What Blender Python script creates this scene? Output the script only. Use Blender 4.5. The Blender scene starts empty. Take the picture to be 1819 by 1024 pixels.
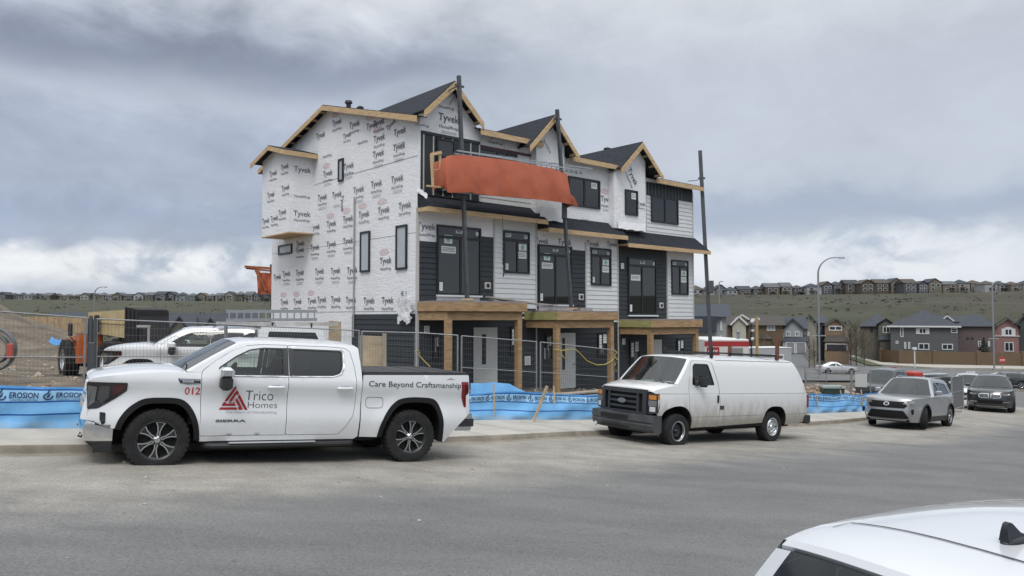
import bpy, bmesh, math, random
from mathutils import Vector, Matrix, geometry
from math import radians as R, sin, cos, pi, sqrt, atan2, exp
random.seed(7)
S = bpy.context.scene
COL = S.collection
# ------------------------------------------------------------------ camera
E = 1.9                      # eye height over the origin of the road
FPX, CX, CY, YH = 1350.0, 909.5, 512.0, 565.0
PIT = math.atan((YH - CY) / FPX)
cam = bpy.data.cameras.new('camera')
cam.sensor_fit = 'HORIZONTAL'; cam.sensor_width = 36.0
cam.lens = 36.0 * FPX / 1819.0
cam.clip_start = 0.1; cam.clip_end = 6000
camo = bpy.data.objects.new('camera', cam); COL.objects.link(camo)
camo.location = (0, 0, E); camo.rotation_euler = (pi / 2 + PIT, 0, 0)
S.camera = camo
# ------------------------------------------------------------------ light
S.view_settings.view_transform = 'Standard'; S.view_settings.look = 'None'
S.view_settings.exposure = 0.6; S.view_settings.gamma = 1.0
S.cycles.use_denoising = True
S.cycles.max_bounces = 6; S.cycles.transparent_max_bounces = 24
SUN_EL, SUN_AZ = R(56), R(262)        # azimuth from +X, counter-clockwise: behind and left of the camera
sl = bpy.data.lights.new('sun', 'SUN'); sl.energy = 1.0; sl.angle = R(24); sl.color = (1.0, .96, .9)
so = bpy.data.objects.new('sun', sl); COL.objects.link(so)
sd = Vector((cos(SUN_EL) * cos(SUN_AZ), cos(SUN_EL) * sin(SUN_AZ), sin(SUN_EL)))
so.rotation_euler = sd.to_track_quat('Z', 'Y').to_euler(); so.location = sd * 60

def build_world():
    w = bpy.data.worlds.new('World'); S.world = w; w.use_nodes = True
    nt = w.node_tree; N = nt.nodes; L = nt.links
    for n in list(N): N.remove(n)
    def nd(t, **k):
        n = N.new(t)
        for a, b in k.items(): setattr(n, a, b)
        return n
    def val(x, sock):
        if isinstance(x, (int, float)): sock.default_value = x
        else: L.new(x, sock)
    def mth(op, a, b=0.0, c=None, clamp=False):
        n = nd('ShaderNodeMath', operation=op, use_clamp=clamp)
        val(a, n.inputs[0]); val(b, n.inputs[1])
        if c is not None: val(c, n.inputs[2])
        return n.outputs[0]
    def sstep(a, b, x):
        n = nd('ShaderNodeMapRange', interpolation_type='SMOOTHSTEP')
        val(x, n.inputs['Value']); n.inputs['From Min'].default_value = a; n.inputs['From Max'].default_value = b
        return n.outputs['Result']
    def mix(f, a, b):
        n = nd('ShaderNodeMix', data_type='RGBA')
        val(f, n.inputs['Factor'])
        for s, v in ((n.inputs[6], a), (n.inputs[7], b)):
            if isinstance(v, tuple): s.default_value = (*v, 1)
            else: L.new(v, s)
        return n.outputs[2]
    tc = nd('ShaderNodeTexCoord'); sep = nd('ShaderNodeSeparateXYZ'); L.new(tc.outputs['Generated'], sep.inputs[0])
    x, y, z = sep.outputs
    def cloud(sc, detail, rough, off, dist=0.0):
        cb = nd('ShaderNodeCombineXYZ')
        L.new(mth('MULTIPLY', x, sc[0]), cb.inputs[0]); L.new(mth('MULTIPLY', y, sc[0]), cb.inputs[1]); L.new(mth('MULTIPLY_ADD', z, sc[1], off), cb.inputs[2])
        n = nd('ShaderNodeTexNoise'); L.new(cb.outputs[0], n.inputs['Vector'])
        n.inputs['Scale'].default_value = 1.0; n.inputs['Detail'].default_value = detail
        n.inputs['Roughness'].default_value = rough; n.inputs['Distortion'].default_value = dist
        return mth('SUBTRACT', n.outputs['Fac'], .5)
    big = cloud((2.4, 5.0), 5, .5, 3.1, .3); med = cloud((5.5, 10.5), 8, .56, 8.2, .5); fine = cloud((15, 24), 8, .6, 1.7, .6); cum = cloud((9.0, 15), 10, .58, 5.3, .6)
    az = mth('ARCTAN2', x, y)                       # 0 ahead, + to the right
    zw = mth('ADD', z, mth('ADD', mth('MULTIPLY', big, .11), mth('ADD', mth('MULTIPLY', med, .07), mth('MULTIPLY', fine, .022))))
    lf = sstep(.12, -.35, mth('ADD', az, mth('MULTIPLY', big, .5)))
    def bump(c, w):        # soft band in warped elevation
        d = mth('DIVIDE', mth('SUBTRACT', zw, c), w); return mth('POWER', 2.718, mth('MULTIPLY', mth('MULTIPLY', d, d), -1.0))
    c = mix(lf, (.525, .572, .645), (.40, .452, .560))
    c = mix(sstep(.29, .42, zw), c, (.68, .71, .745))
    c = mix(mth('MULTIPLY', mth('MULTIPLY', bump(.305, .035), lf), .85), c, (.235, .268, .345))
    c = mix(mth('MULTIPLY', mth('MULTIPLY', bump(.262, .022), lf), .45), c, (.56, .60, .67))
    c = mix(mth('MULTIPLY', mth('MULTIPLY', bump(.135, .026), sstep(-.02, .3, az)), .75), c, (.345, .405, .530))
    c = mix(mth('MULTIPLY', mth('MULTIPLY', bump(.112, .022), lf), .55), c, (.300, .365, .490))
    # lit cumulus heads in the low gap
    lowm = sstep(.098, .070, mth('ADD', z, mth('MULTIPLY', cum, .085)))
    lowr = sstep(.118, .086, mth('ADD', z, mth('MULTIPLY', cum, .10)))
    azr = mth('MULTIPLY', sstep(.14, .26, az), sstep(.75, .5, az))
    lo = mth('MAXIMUM', mth('MULTIPLY', lowm, lf), mth('MULTIPLY', lowr, azr))
    heads = sstep(-.17, .07, mth('ADD', cum, mth('MULTIPLY', fine, .6)))
    edge = mth('MULTIPLY', sstep(.018, .055, mth('ADD', z, mth('MULTIPLY', med, .04))), heads)
    lc = mix(mth('MULTIPLY', edge, mth('MULTIPLY_ADD', lf, .30, .62)), (.475, .540, .640), (.90, .915, .93))
    c = mix(lo, c, lc)
    c = mix(mth('MULTIPLY', sstep(.06, .0, z), .6), c, (.56, .615, .69))
    tex = mth('ADD', 1.0, mth('MULTIPLY', mth('MULTIPLY_ADD', lf, .6, .4), mth('ADD', mth('MULTIPLY', big, .25), mth('ADD', mth('MULTIPLY', med, .62), mth('MULTIPLY', fine, .34)))))
    tex = mth('MULTIPLY', tex, mth('MULTIPLY_ADD', sstep(.42, .95, z), 1.25, 1.0))
    vm = nd('ShaderNodeVectorMath', operation='SCALE'); L.new(c, vm.inputs[0]); L.new(tex, vm.inputs['Scale']); c = vm.outputs[0]
    sky = nd('ShaderNodeTexSky', sky_type='NISHITA'); sky.sun_disc = False
    sky.sun_elevation = SUN_EL; sky.sun_rotation = pi / 2 - SUN_AZ
    bg1 = nd('ShaderNodeBackground'); L.new(sky.outputs[0], bg1.inputs[0]); bg1.inputs[1].default_value = .06
    bg2 = nd('ShaderNodeBackground'); L.new(c, bg2.inputs[0]); bg2.inputs[1].default_value = .72
    mx = nd('ShaderNodeMixShader'); mx.inputs[0].default_value = .93
    L.new(bg1.outputs[0], mx.inputs[1]); L.new(bg2.outputs[0], mx.inputs[2])
    out = nd('ShaderNodeOutputWorld'); L.new(mx.outputs[0], out.inputs[0])
build_world()
# ------------------------------------------------------------------ helpers
def tag(o, label=None, cat=None, group=None, kind=None):
    if label: o['label'] = label
    if cat: o['category'] = cat
    if group: o['group'] = group
    if kind: o['kind'] = kind
    return o
def empty(name, loc=(0, 0, 0), rz=0.0, parent=None, label=None, cat=None, group=None):
    o = bpy.data.objects.new(name, None); COL.objects.link(o); o.empty_display_size = .2
    o.location = loc; o.rotation_euler = (0, 0, rz)
    if parent: o.parent = parent
    return tag(o, label, cat, group)
MATS = {}
def mat(name, col, rough=.6, metal=0.0, var=0.0, vscale=3.0, bump=0.0, bscale=20.0, coat=0.0, alpha=None, spec=.5, tint2=None, stretch=None, emit=None):
    if name in MATS: return MATS[name]
    m = bpy.data.materials.new(name); m.use_nodes = True; MATS[name] = m
    nt = m.node_tree; N = nt.nodes; L = nt.links; b = N['Principled BSDF']
    b.inputs['Base Color'].default_value = (*col, 1); b.inputs['Roughness'].default_value = rough
    b.inputs['Metallic'].default_value = metal; b.inputs['Specular IOR Level'].default_value = spec
    b.inputs['Coat Weight'].default_value = coat; b.inputs['Coat Roughness'].default_value = .04
    if emit: b.inputs['Emission Color'].default_value = (*emit[0], 1); b.inputs['Emission Strength'].default_value = emit[1]
    if alpha is not None: b.inputs['Alpha'].default_value = alpha
    tc = N.new('ShaderNodeTexCoord'); src = tc.outputs['Object']
    if stretch:
        mp = N.new('ShaderNodeMapping'); mp.inputs['Scale'].default_value = stretch
        L.new(src, mp.inputs[0]); src = mp.outputs[0]
    if var or tint2:
        n = N.new('ShaderNodeTexNoise'); n.inputs['Scale'].default_value = vscale; n.inputs['Detail'].default_value = 6
        n.inputs['Roughness'].default_value = .62
        L.new(src, n.inputs['Vector'])
        cr = N.new('ShaderNodeValToRGB'); L.new(n.outputs['Fac'], cr.inputs[0])
        cr.color_ramp.elements[0].position = .32; cr.color_ramp.elements[1].position = .68
        c2 = tint2 or tuple(min(1, c * (1 + var)) for c in col)
        c1 = col if tint2 else tuple(c * (1 - var) for c in col)
        cr.color_ramp.elements[0].color = (*c1, 1); cr.color_ramp.elements[1].color = (*c2, 1)
        L.new(cr.outputs[0], b.inputs['Base Color'])
        rr = N.new('ShaderNodeMapRange'); L.new(n.outputs['Fac'], rr.inputs['Value'])
        rr.inputs['To Min'].default_value = max(.02, rough - .08); rr.inputs['To Max'].default_value = min(1, rough + .08)
        if rough > .15: L.new(rr.outputs[0], b.inputs['Roughness'])
    if bump:
        n2 = N.new('ShaderNodeTexNoise'); n2.inputs['Scale'].default_value = bscale; n2.inputs['Detail'].default_value = 5
        L.new(src, n2.inputs['Vector'])
        bp = N.new('ShaderNodeBump'); bp.inputs['Strength'].default_value = bump; bp.inputs['Distance'].default_value = .02
        L.new(n2.outputs['Fac'], bp.inputs['Height']); L.new(bp.outputs[0], b.inputs['Normal'])
    return m
def glass(name, tint, body=.5, rough=.03, ior=1.5):
    """see-through tinted pane: clear part tinted, plus dark film and mirror-like reflection"""
    if name in MATS: return MATS[name]
    m = bpy.data.materials.new(name); m.use_nodes = True; MATS[name] = m
    nt = m.node_tree; N = nt.nodes; L = nt.links
    out = N['Material Output']; N.remove(N['Principled BSDF'])
    d = N.new('ShaderNodeBsdfDiffuse'); d.inputs[0].default_value = (tint[0] * .12, tint[1] * .12, tint[2] * .12, 1)
    t = N.new('ShaderNodeBsdfTransparent'); t.inputs[0].default_value = (*tint, 1)
    g = N.new('ShaderNodeBsdfGlossy'); g.inputs[0].default_value = (.95, .97, .97, 1); g.inputs['Roughness'].default_value = rough
    m1 = N.new('ShaderNodeMixShader'); m1.inputs[0].default_value = body; L.new(t.outputs[0], m1.inputs[1]); L.new(d.outputs[0], m1.inputs[2])
    fr = N.new('ShaderNodeFresnel'); fr.inputs[0].default_value = ior
    m2 = N.new('ShaderNodeMixShader'); L.new(fr.outputs[0], m2.inputs[0]); L.new(m1.outputs[0], m2.inputs[1]); L.new(g.outputs[0], m2.inputs[2])
    L.new(m2.outputs[0], out.inputs[0])
    return m

class MB:
    """collects shapes and links them as ONE mesh object"""
    def __init__(s, mtx=None):
        s.v = []; s.f = []; s.m = []; s.M = mtx; s.cur = 0
    def add(s, vs, fs, mi=None):
        b = len(s.v); mi = s.cur if mi is None else mi
        s.v += [(s.M @ Vector(p)) if s.M else Vector(p) for p in vs]
        for f in fs: s.f.append([b + i for i in f]); s.m.append(mi)
        return s
    def hexa(s, p, mi=None):       # 8 corners: bottom 4 ccw, top 4 ccw
        return s.add(p, [(3, 2, 1, 0), (4, 5, 6, 7), (0, 1, 5, 4), (1, 2, 6, 5), (2, 3, 7, 6), (3, 0, 4, 7)], mi)
    def box(s, x0, x1, y0, y1, z0, z1, mi=None):
        return s.hexa([(x0, y0, z0), (x1, y0, z0), (x1, y1, z0), (x0, y1, z0), (x0, y0, z1), (x1, y0, z1), (x1, y1, z1), (x0, y1, z1)], mi)
    def bbox(s, x0, x1, y0, y1, z0, z1, b=.01, mi=None):   # chamfered box
        def ring(z, i): return [(x0 + i, y0 + i * 0 + 0, z)]
        P = []
        lv = [(z0, b), (z0 + b, 0), (z1 - b, 0), (z1, b)]
        for z, i in lv:
            a0, a1, c0, c1 = x0 + i, x1 - i, y0 + i, y1 - i
            P += [(a0 + b, c0, z), (a1 - b, c0, z), (a1, c0 + b, z), (a1, c1 - b, z), (a1 - b, c1, z), (a0 + b, c1, z), (a0, c1 - b, z), (a0, c0 + b, z)]
        F = [tuple(range(7, -1, -1)), tuple(range(24, 32))]
        for k in range(3):
            for j in range(8):
                F.append((k * 8 + j, k * 8 + (j + 1) % 8, k * 8 + 8 + (j + 1) % 8, k * 8 + 8 + j))
        return s.add(P, F, mi)
    def bar(s, a, b, w, h=None, up=(0, 0, 1), mi=None):
        a = Vector(a); b = Vector(b); h = h or w; d = (b - a).normalized(); u = Vector(up)
        if abs(d.dot(u)) > .98: u = Vector((0, 1, 0))
        r = d.cross(u).normalized() * w / 2; q = r.cross(d).normalized() * h / 2
        return s.hexa([a - r - q, a + r - q, b + r - q, b - r - q, a - r + q, a + r + q, b + r + q, b - r + q], mi)
    def tube(s, pts, r, n=8, caps=True, mi=None, r1=None):
        pts = [Vector(p) for p in pts]; P = []; F = []; k = len(pts)
        ref = Vector((0, 0, 1))
        d0 = (pts[1] - pts[0]).normalized()
        if abs(d0.dot(ref)) > .95: ref = Vector((1, 0, 0))
        for i, p in enumerate(pts):
            d = (pts[min(i + 1, k - 1)] - pts[max(i - 1, 0)]).normalized()
            a = d.cross(ref)
            if a.length < 1e-4: a = d.cross(Vector((0, 1, 0)))
            a.normalize(); c = d.cross(a).normalized()
            rr = r if r1 is None else r + (r1 - r) * i / (k - 1)
            for j in range(n):
                t = 2 * pi * j / n; P.append(p + a * rr * cos(t) + c * rr * sin(t))
        for i in range(k - 1):
            for j in range(n):
                F.append((i * n + j, i * n + (j + 1) % n, (i + 1) * n + (j + 1) % n, (i + 1) * n + j))
        if caps: F += [tuple(range(n - 1, -1, -1)), tuple(range((k - 1) * n, k * n))]
        return s.add(P, F, mi)
    def lathe(s, prof, n=32, axis='y', o=(0, 0, 0), mi=None, close=False):
        P = []; F = []; k = len(prof); o = Vector(o)
        for (r, h) in prof:
            for j in range(n):
                t = 2 * pi * j / n; a, b = r * cos(t), r * sin(t)
                P.append(o + Vector({'y': (a, h, b), 'z': (a, b, h), 'x': (h, a, b)}[axis]))
        for i in range(k - 1):
            for j in range(n): F.append((i * n + j, i * n + (j + 1) % n, (i + 1) * n + (j + 1) % n, (i + 1) * n + j))
        return s.add(P, F, mi)
    def ext(s, poly, fn0, fn1, mi=None):      # polygon (2-D list) mapped by fn0 / fn1 to the two caps
        n = len(poly); P = [fn0(*p) for p in poly] + [fn1(*p) for p in poly]
        F = [tuple(range(n - 1, -1, -1)), tuple(range(n, 2 * n))] + [(i, (i + 1) % n, n + (i + 1) % n, n + i) for i in range(n)]
        return s.add(P, F, mi)
    def grid(s, rows, mi=None, flip=False):
        n = len(rows[0]); P = [p for r in rows for p in r]; F = []
        for i in range(len(rows) - 1):
            for j in range(n - 1):
                q = (i * n + j, i * n + j + 1, (i + 1) * n + j + 1, (i + 1) * n + j)
                F.append(q[::-1] if flip else q)
        return s.add(P, F, mi)
    def build(s, name, mats, parent=None, smooth=None, recalc=False):
        me = bpy.data.meshes.new(name); me.from_pydata([tuple(p) for p in s.v], [], s.f)
        mats = mats if isinstance(mats, (list, tuple)) else [mats]
        for m in mats: me.materials.append(m)
        for p, mi in zip(me.polygons, s.m): p.material_index = min(mi, len(mats) - 1)
        if recalc or smooth:
            bm = bmesh.new(); bm.from_mesh(me)
            if smooth: bmesh.ops.remove_doubles(bm, verts=bm.verts, dist=2e-4)
            if recalc: bmesh.ops.recalc_face_normals(bm, faces=bm.faces)
            bm.to_mesh(me); bm.free()
        if smooth:
            me.polygons.foreach_set('use_smooth', [True] * len(me.polygons)); me.set_sharp_from_angle(angle=R(smooth))
        me.update()
        o = bpy.data.objects.new(name, me); COL.objects.link(o)
        if parent: o.parent = parent
        return o
_txt = {}
def text_geo(body, bold=0.0, shear=0.0):
    """triangles of a word: cap height 1, starts at x=0; returns verts, faces, width"""
    key = (body, bold, shear)
    if key in _txt: return _txt[key]
    cu = bpy.data.curves.new('t', 'FONT'); cu.body = body; cu.size = 1.0; cu.offset = bold; cu.shear = shear; cu.resolution_u = 3
    ob = bpy.data.objects.new('t', cu); COL.objects.link(ob)
    dg = bpy.context.evaluated_depsgraph_get(); dg.update()
    me = bpy.data.meshes.new_from_object(ob.evaluated_get(dg))
    vs = [tuple(v.co) for v in me.vertices]; fs = [tuple(p.vertices) for p in me.polygons]
    bpy.data.objects.remove(ob); bpy.data.curves.remove(cu); bpy.data.meshes.remove(me)
    cap = .73
    x0 = min(v[0] for v in vs) if vs else 0; x1 = max(v[0] for v in vs) if vs else 1
    vs = [((v[0] - x0) / cap, v[1] / cap) for v in vs]
    _txt[key] = (vs, fs, (x1 - x0) / cap)
    return _txt[key]
def put_text(mb, body, fn, h, width=None, mi=0, bold=0.0, center=True, shear=0.0, rot=0.0, x=0.0, y=0.0, clip=None):
    """writes body with cap height h; fn(a,b) maps local (right, up) metres to 3-D"""
    vs, fs, w = text_geo(body, bold, shear)
    sx = (width / w) if width else h
    ox = -w * sx / 2 if center else 0; oy = -h / 2 if center else 0
    P = []
    for (a, b) in vs:
        a, b = a * sx + ox, b * h + oy
        a, b = a * cos(rot) - b * sin(rot) + x, a * sin(rot) + b * cos(rot) + y
        if clip: a = max(clip[0], min(clip[1], a)); b = max(clip[2], min(clip[3], b))
        P.append(fn(a, b))
    mb.add(P, fs, mi)
# pixel helpers: a pixel of the photograph to a point on a real surface
_c, _s = cos(PIT), sin(PIT)
def ray(px, py):
    a = (px - CX) / FPX; b = (CY - py) / FPX
    return Vector((a, _c - b * _s, _s + b * _c))
def at_y(px, py, d):
    r = ray(px, py); t = d / r.y
    return Vector((r.x * t, d, E + r.z * t))
# ------------------------------------------------------------------ terrain
HT = [(-60, -2.6), (-20, .05), (0, 1.80), (6.5, 2.345), (17.2, 3.14), (28.7, 3.83), (40, 4.42), (60, 5.55), (85, 6.75), (110, 7.0), (200, 7.0)]
def H(u):
    if u <= HT[0][0]: return HT[0][1]
    for i in range(len(HT) - 1):
        if u <= HT[i + 1][0]:
            (a, p), (b, q) = HT[i], HT[i + 1]
            def sl(j):
                if j <= 0 or j >= len(HT) - 1: return 0.07 if j <= 0 else 0
                return (HT[j + 1][1] - HT[j - 1][1]) / (HT[j + 1][0] - HT[j - 1][0])
            t = (u - a) / (b - a); h = b - a; m0, m1 = sl(i) * h, sl(i + 1) * h
            return (2*t**3-3*t*t+1)*p + (t**3-2*t*t+t)*m0 + (-2*t**3+3*t*t)*q + (t**3-t*t)*m1
    return HT[-1][1]
def plane_z(x, y): return E - H(.788 * x + .616 * y)
def on_road(px, py):
    r = ray(px, py); t = 3.0
    lo, hi = 1.5, 400
    for _ in range(60):
        m = (lo + hi) / 2
        if E + r.z * m > plane_z(r.x * m, r.y * m): lo = m
        else: hi = m
    return Vector((r.x * lo, r.y * lo, E + r.z * lo))
def ss(a, b, x):
    t = max(0, min(1, (x - a) / (b - a))); return t * t * (3 - 2 * t)
KERB = [(-45, -14), (-22, .6), (-7.05, 10.54), (-.86, 15.61), (1.98, 18.4), (9.66, 24.85), (12.81, 27.8), (21, 36.2), (27, 43)]
OUTR = [(-45, -10.5), (-24, 1.4), (-7.9, 12.0), (-.85, 18.85), (2.25, 21.1), (11.3, 28.3), (14.4, 30.9), (22, 39), (28, 46)]
def smooth_poly(P, n=8):
    P = [Vector(p) for p in P]; out = []
    for i in range(len(P) - 1):
        a, b, c, d = P[max(i - 1, 0)], P[i], P[i + 1], P[min(i + 2, len(P) - 1)]
        for k in range(n):
            t = k / n
            out.append(.5 * ((2 * b) + (c - a) * t + (2 * a - 5 * b + 4 * c - d) * t * t + (3 * b - a - 3 * c + d) * t ** 3))
    out.append(P[-1]); return out
def resample(P, n):
    L = [0]
    for a, b in zip(P, P[1:]): L.append(L[-1] + (b - a).length)
    out = []; j = 0
    for k in range(n):
        s = L[-1] * k / (n - 1)
        while j < len(P) - 2 and L[j + 1] < s: j += 1
        t = (s - L[j]) / max(1e-9, L[j + 1] - L[j]); out.append(P[j].lerp(P[j + 1], t))
    return out
KP = resample(smooth_poly(KERB), 130); OP = resample(smooth_poly(OUTR), 130)
def sdist(P, x, y):
    p = Vector((x, y)); best = 1e9; sg = 1
    for a, b in zip(P, P[1:]):
        d = b - a; t = max(0, min(1, (p - a).dot(d) / d.length_squared)); c = a + d * t; l = (p - c).length
        if l < best: best = l; sg = 1 if d.x * (p.y - a.y) - d.y * (p.x - a.x) > 0 else -1
    return best * sg
def tab(T, x):
    if x <= T[0][0]: return T[0][1]
    for (a, p), (b, q) in zip(T, T[1:]):
        if x <= b:
            t = (x - a) / (b - a); t = t * t * (3 - 2 * t) * .5 + t * .5; return p + (q - p) * t
    return T[-1][1]
FAR_R = [(60, -5.6), (105, -7.3), (150, -7.0), (230, -4), (330, 5), (425, 12.3), (520, 13), (900, 10), (4000, -10)]
FAR_L = [(60, -2.2), (110, -3.5), (200, -5), (320, -1), (430, 4), (545, 11.2), (640, 12.5), (1000, 9), (4000, -10)]
def hsh(i, j): return (sin(i * 127.1 + j * 311.7) * 43758.5453) % 1
def vnoise(x, y):
    i, j = math.floor(x), math.floor(y); fx, fy = x - i, y - j; fx = fx * fx * (3 - 2 * fx); fy = fy * fy * (3 - 2 * fy)
    return (hsh(i, j) * (1 - fx) + hsh(i + 1, j) * fx) * (1 - fy) + (hsh(i, j + 1) * (1 - fx) + hsh(i + 1, j + 1) * fx) * fy
def ground(x, y):
    r = sqrt(x * x + y * y); u = .788 * x + .616 * y; az = math.degrees(atan2(x, y))
    zn = plane_z(x, y)
    if r < 110 and y > -20:
        qo = sdist(OP, x, y)
        pad = 1 - ss(34, 46, u)
        k = ss(-.6, 0, qo)
        zn += -.22 * (1 - k) + k * (.08 * pad - .07 * (1 - pad)) + .42 * ss(.4, 4, qo) * pad * ss(-15, -5, x)
        if qo > 2: zn += (vnoise(x * .6, y * .6) - .5) * .22 * pad + (vnoise(x * 2, y * 2) - .5) * .08 * pad
        # spoil heaps on the left of the site
        if x < -8:
            for (mx, my, h, sx, sy) in ((-33, 42, 1.15, 12, 6), (-37, 47, 3.3, 9, 6)):
                zn += h * exp(-((x - mx) / sx) ** 2 - ((y - my) / sy) ** 2) * (.75 + .5 * vnoise(x * .35, y * .35))
    f = ss(52, 100, r)
    if f > 0:
        a = ss(-12, 8, az)
        zf = E + tab(FAR_L, r) * (1 - a) + tab(FAR_R, r) * a
        if r > 180: zf += (vnoise(x / 60, y / 60) - .5) * 6.0 * ss(180, 260, r) * (1 - ss(400, 430, r)) + (vnoise(x / 22, y / 22) - .5) * 1.6 * (1 - ss(400, 430, r))
        zn = zn * (1 - f) + zf * f
    return zn
def ground_mat():
    m = mat('site_soil', (.20, .165, .125), .95)
    nt = m.node_tree; N = nt.nodes; L = nt.links; b = N['Principled BSDF']
    g = N.new('ShaderNodeNewGeometry')
    def noise(s, d=6, st=None, rough=.6):
        v = g.outputs['Position']
        if st:
            mp = N.new('ShaderNodeMapping'); mp.inputs['Scale'].default_value = st; L.new(v, mp.inputs[0]); v = mp.outputs[0]
        n = N.new('ShaderNodeTexNoise'); n.inputs['Scale'].default_value = s; n.inputs['Detail'].default_value = d; n.inputs['Roughness'].default_value = rough; L.new(v, n.inputs['Vector']); return n.outputs['Fac']
    def ramp(f, a, b_, ca, cb):
        r = N.new('ShaderNodeValToRGB'); L.new(f, r.inputs[0]); e = r.color_ramp.elements
        e[0].position = a; e[1].position = b_; e[0].color = (*ca, 1); e[1].color = (*cb, 1); return r.outputs[0]
    def mixc(f, a, b_):
        n = N.new('ShaderNodeMix'); n.data_type = 'RGBA'; L.new(f, n.inputs[0]); L.new(a, n.inputs[6]); L.new(b_, n.inputs[7]); return n.outputs[2]
    soil = ramp(noise(.5, 8), .34, .66, (.066, .051, .036), (.195, .160, .118))
    stones = ramp(noise(9, 3), .60, .70, (0, 0, 0), (1, 1, 1))
    sc = N.new('ShaderNodeRGB'); sc.outputs[0].default_value = (.27, .245, .21, 1)
    soil = mixc(stones, soil, sc.outputs[0])
    scrub = ramp(noise(.035, 8, (1, 1, 9)), .38, .62, (.026, .026, .015), (.062, .060, .034))
    grass = ramp(noise(.012, 6), .40, .62, (.046, .037, .026), (.042, .048, .025))
    sx = N.new('ShaderNodeSeparateXYZ'); L.new(g.outputs['Position'], sx.inputs[0]); gx = N.new('ShaderNodeMapRange'); L.new(sx.outputs[0], gx.inputs['Value']); gx.inputs['From Min'].default_value = 60; gx.inputs['From Max'].default_value = -60; gx.inputs['To Max'].default_value = .75
    gc = ramp(noise(.03, 7, (1, 1, 6)), .35, .65, (.040, .052, .024), (.074, .078, .040)); scrub = mixc(gx.outputs[0], scrub, gc)
    h = N.new('ShaderNodeMix'); h.data_type = 'RGBA'; h.inputs[0].default_value = .5; L.new(scrub, h.inputs[6]); L.new(grass, h.inputs[7])
    ln = N.new('ShaderNodeVectorMath'); ln.operation = 'LENGTH'; L.new(g.outputs['Position'], ln.inputs[0])
    mr = N.new('ShaderNodeMapRange'); mr.inputs['From Min'].default_value = 70; mr.inputs['From Max'].default_value = 120; L.new(ln.outputs['Value'], mr.inputs['Value'])
    col = mixc(mr.outputs[0], soil, h.outputs[2])
    L.new(col, b.inputs['Base Color'])
    bp = N.new('ShaderNodeBump'); bp.inputs['Strength'].default_value = .7; bp.inputs['Distance'].default_value = .08
    L.new(noise(5, 8), bp.inputs['Height']); L.new(bp.outputs[0], b.inputs['Normal'])
    return m
def build_ground():
    azs = [-180, -150, -120, -95, -75] + [a for a in [(-60 + 1.0 * k) for k in range(121)]] + [75, 95, 120, 150]
    rs = [1.0, 3]; r = 5.0
    while r < 60: rs.append(r); r *= 1.045
    while r < 700: rs.append(r); r *= 1.035
    rs += [900, 1300, 2200, 4000]
    mb = MB(); V = []; F = []
    na = len(azs)
    for r in rs:
        for a in azs:
            x, y = r * sin(R(a)), r * cos(R(a)); V.append((x, y, ground(x, y)))
    for i in range(len(rs) - 1):
        for j in range(na):
            k = (j + 1) % na; F.append((i * na + j, (i + 1) * na + j, (i + 1) * na + k, i * na + k))
    F.append(tuple(reversed(range(na))))
    mb.add(V, F); o = mb.build('ground', ground_mat(), smooth=60, recalc=False); o['kind'] = 'structure'
    o.data.flip_normals() if o.data.polygons[10].normal.z < 0 else None
def inside(P, x, y):
    c = False; n = len(P); j = n - 1
    for i in range(n):
        if (P[i][1] > y) != (P[j][1] > y) and x < (P[j][0] - P[i][0]) * (y - P[i][1]) / (P[j][1] - P[i][1]) + P[i][0]: c = not c
        j = i
    return c
def cdt(outline, holes, pts):
    """triangles of a 2-D outline with holes and inner points"""
    V = []; Ed = []
    for loop in [outline] + list(holes):
        b = len(V); n = len(loop); V += [Vector((p[0], p[1])) for p in loop]; Ed += [(b + i, b + (i + 1) % n) for i in range(n)]
    V += [Vector(p) for p in pts]
    r = geometry.delaunay_2d_cdt(V, Ed, [], 0, 1e-6)
    vv = r[0]; tr = []
    for t in r[2]:
        c = (vv[t[0]] + vv[t[1]] + vv[t[2]]) / 3
        if inside(outline, c.x, c.y) and not any(inside(h, c.x, c.y) for h in holes): tr.append(tuple(t))
    return vv, tr
def px_xy(p): v = on_road(*p); return (v.x, v.y)
def sheet(name, outline, zoff, m, step=None, qattr=None, rings=None):
    O = []
    n = len(outline)
    for i in range(n):
        a, b = Vector(outline[i]), Vector(outline[(i + 1) % n]); l = (b - a).length; d = max(1.2, .04 * ((a + b) / 2).length)
        k = max(1, int(l / d)); O += [a.lerp(b, t / k) for t in range(k)]
    pts = []
    r = 1.5
    while r < 130:
        da = max(1.2, 60 / (r + 8))
        a = -179.0
        while a < 180:
            x, y = r * sin(R(a)), r * cos(R(a))
            if inside(O, x, y) and min((Vector((x, y)) - o).length for o in O) > .25 + .01 * r: pts.append((x, y))
            a += da * (1 if abs(a) < 60 else 4)
        r *= 1.09
    vv, tr = cdt(O, [], pts)
    mb = MB(); mb.add([(p.x, p.y, plane_z(p.x, p.y) + zoff) for p in vv], tr)
    o = mb.build(name, m, smooth=None); o['kind'] = 'structure'
    me = o.data
    if me.polygons[0].normal.z < 0: me.flip_normals()
    me.polygons.foreach_set('use_smooth', [True] * len(me.polygons))
    if qattr:
        at = me.attributes.new('verge', 'FLOAT', 'POINT')
        at.data.foreach_set('value', [qattr(p.co.x, p.co.y) for p in me.vertices])
    return o
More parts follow.
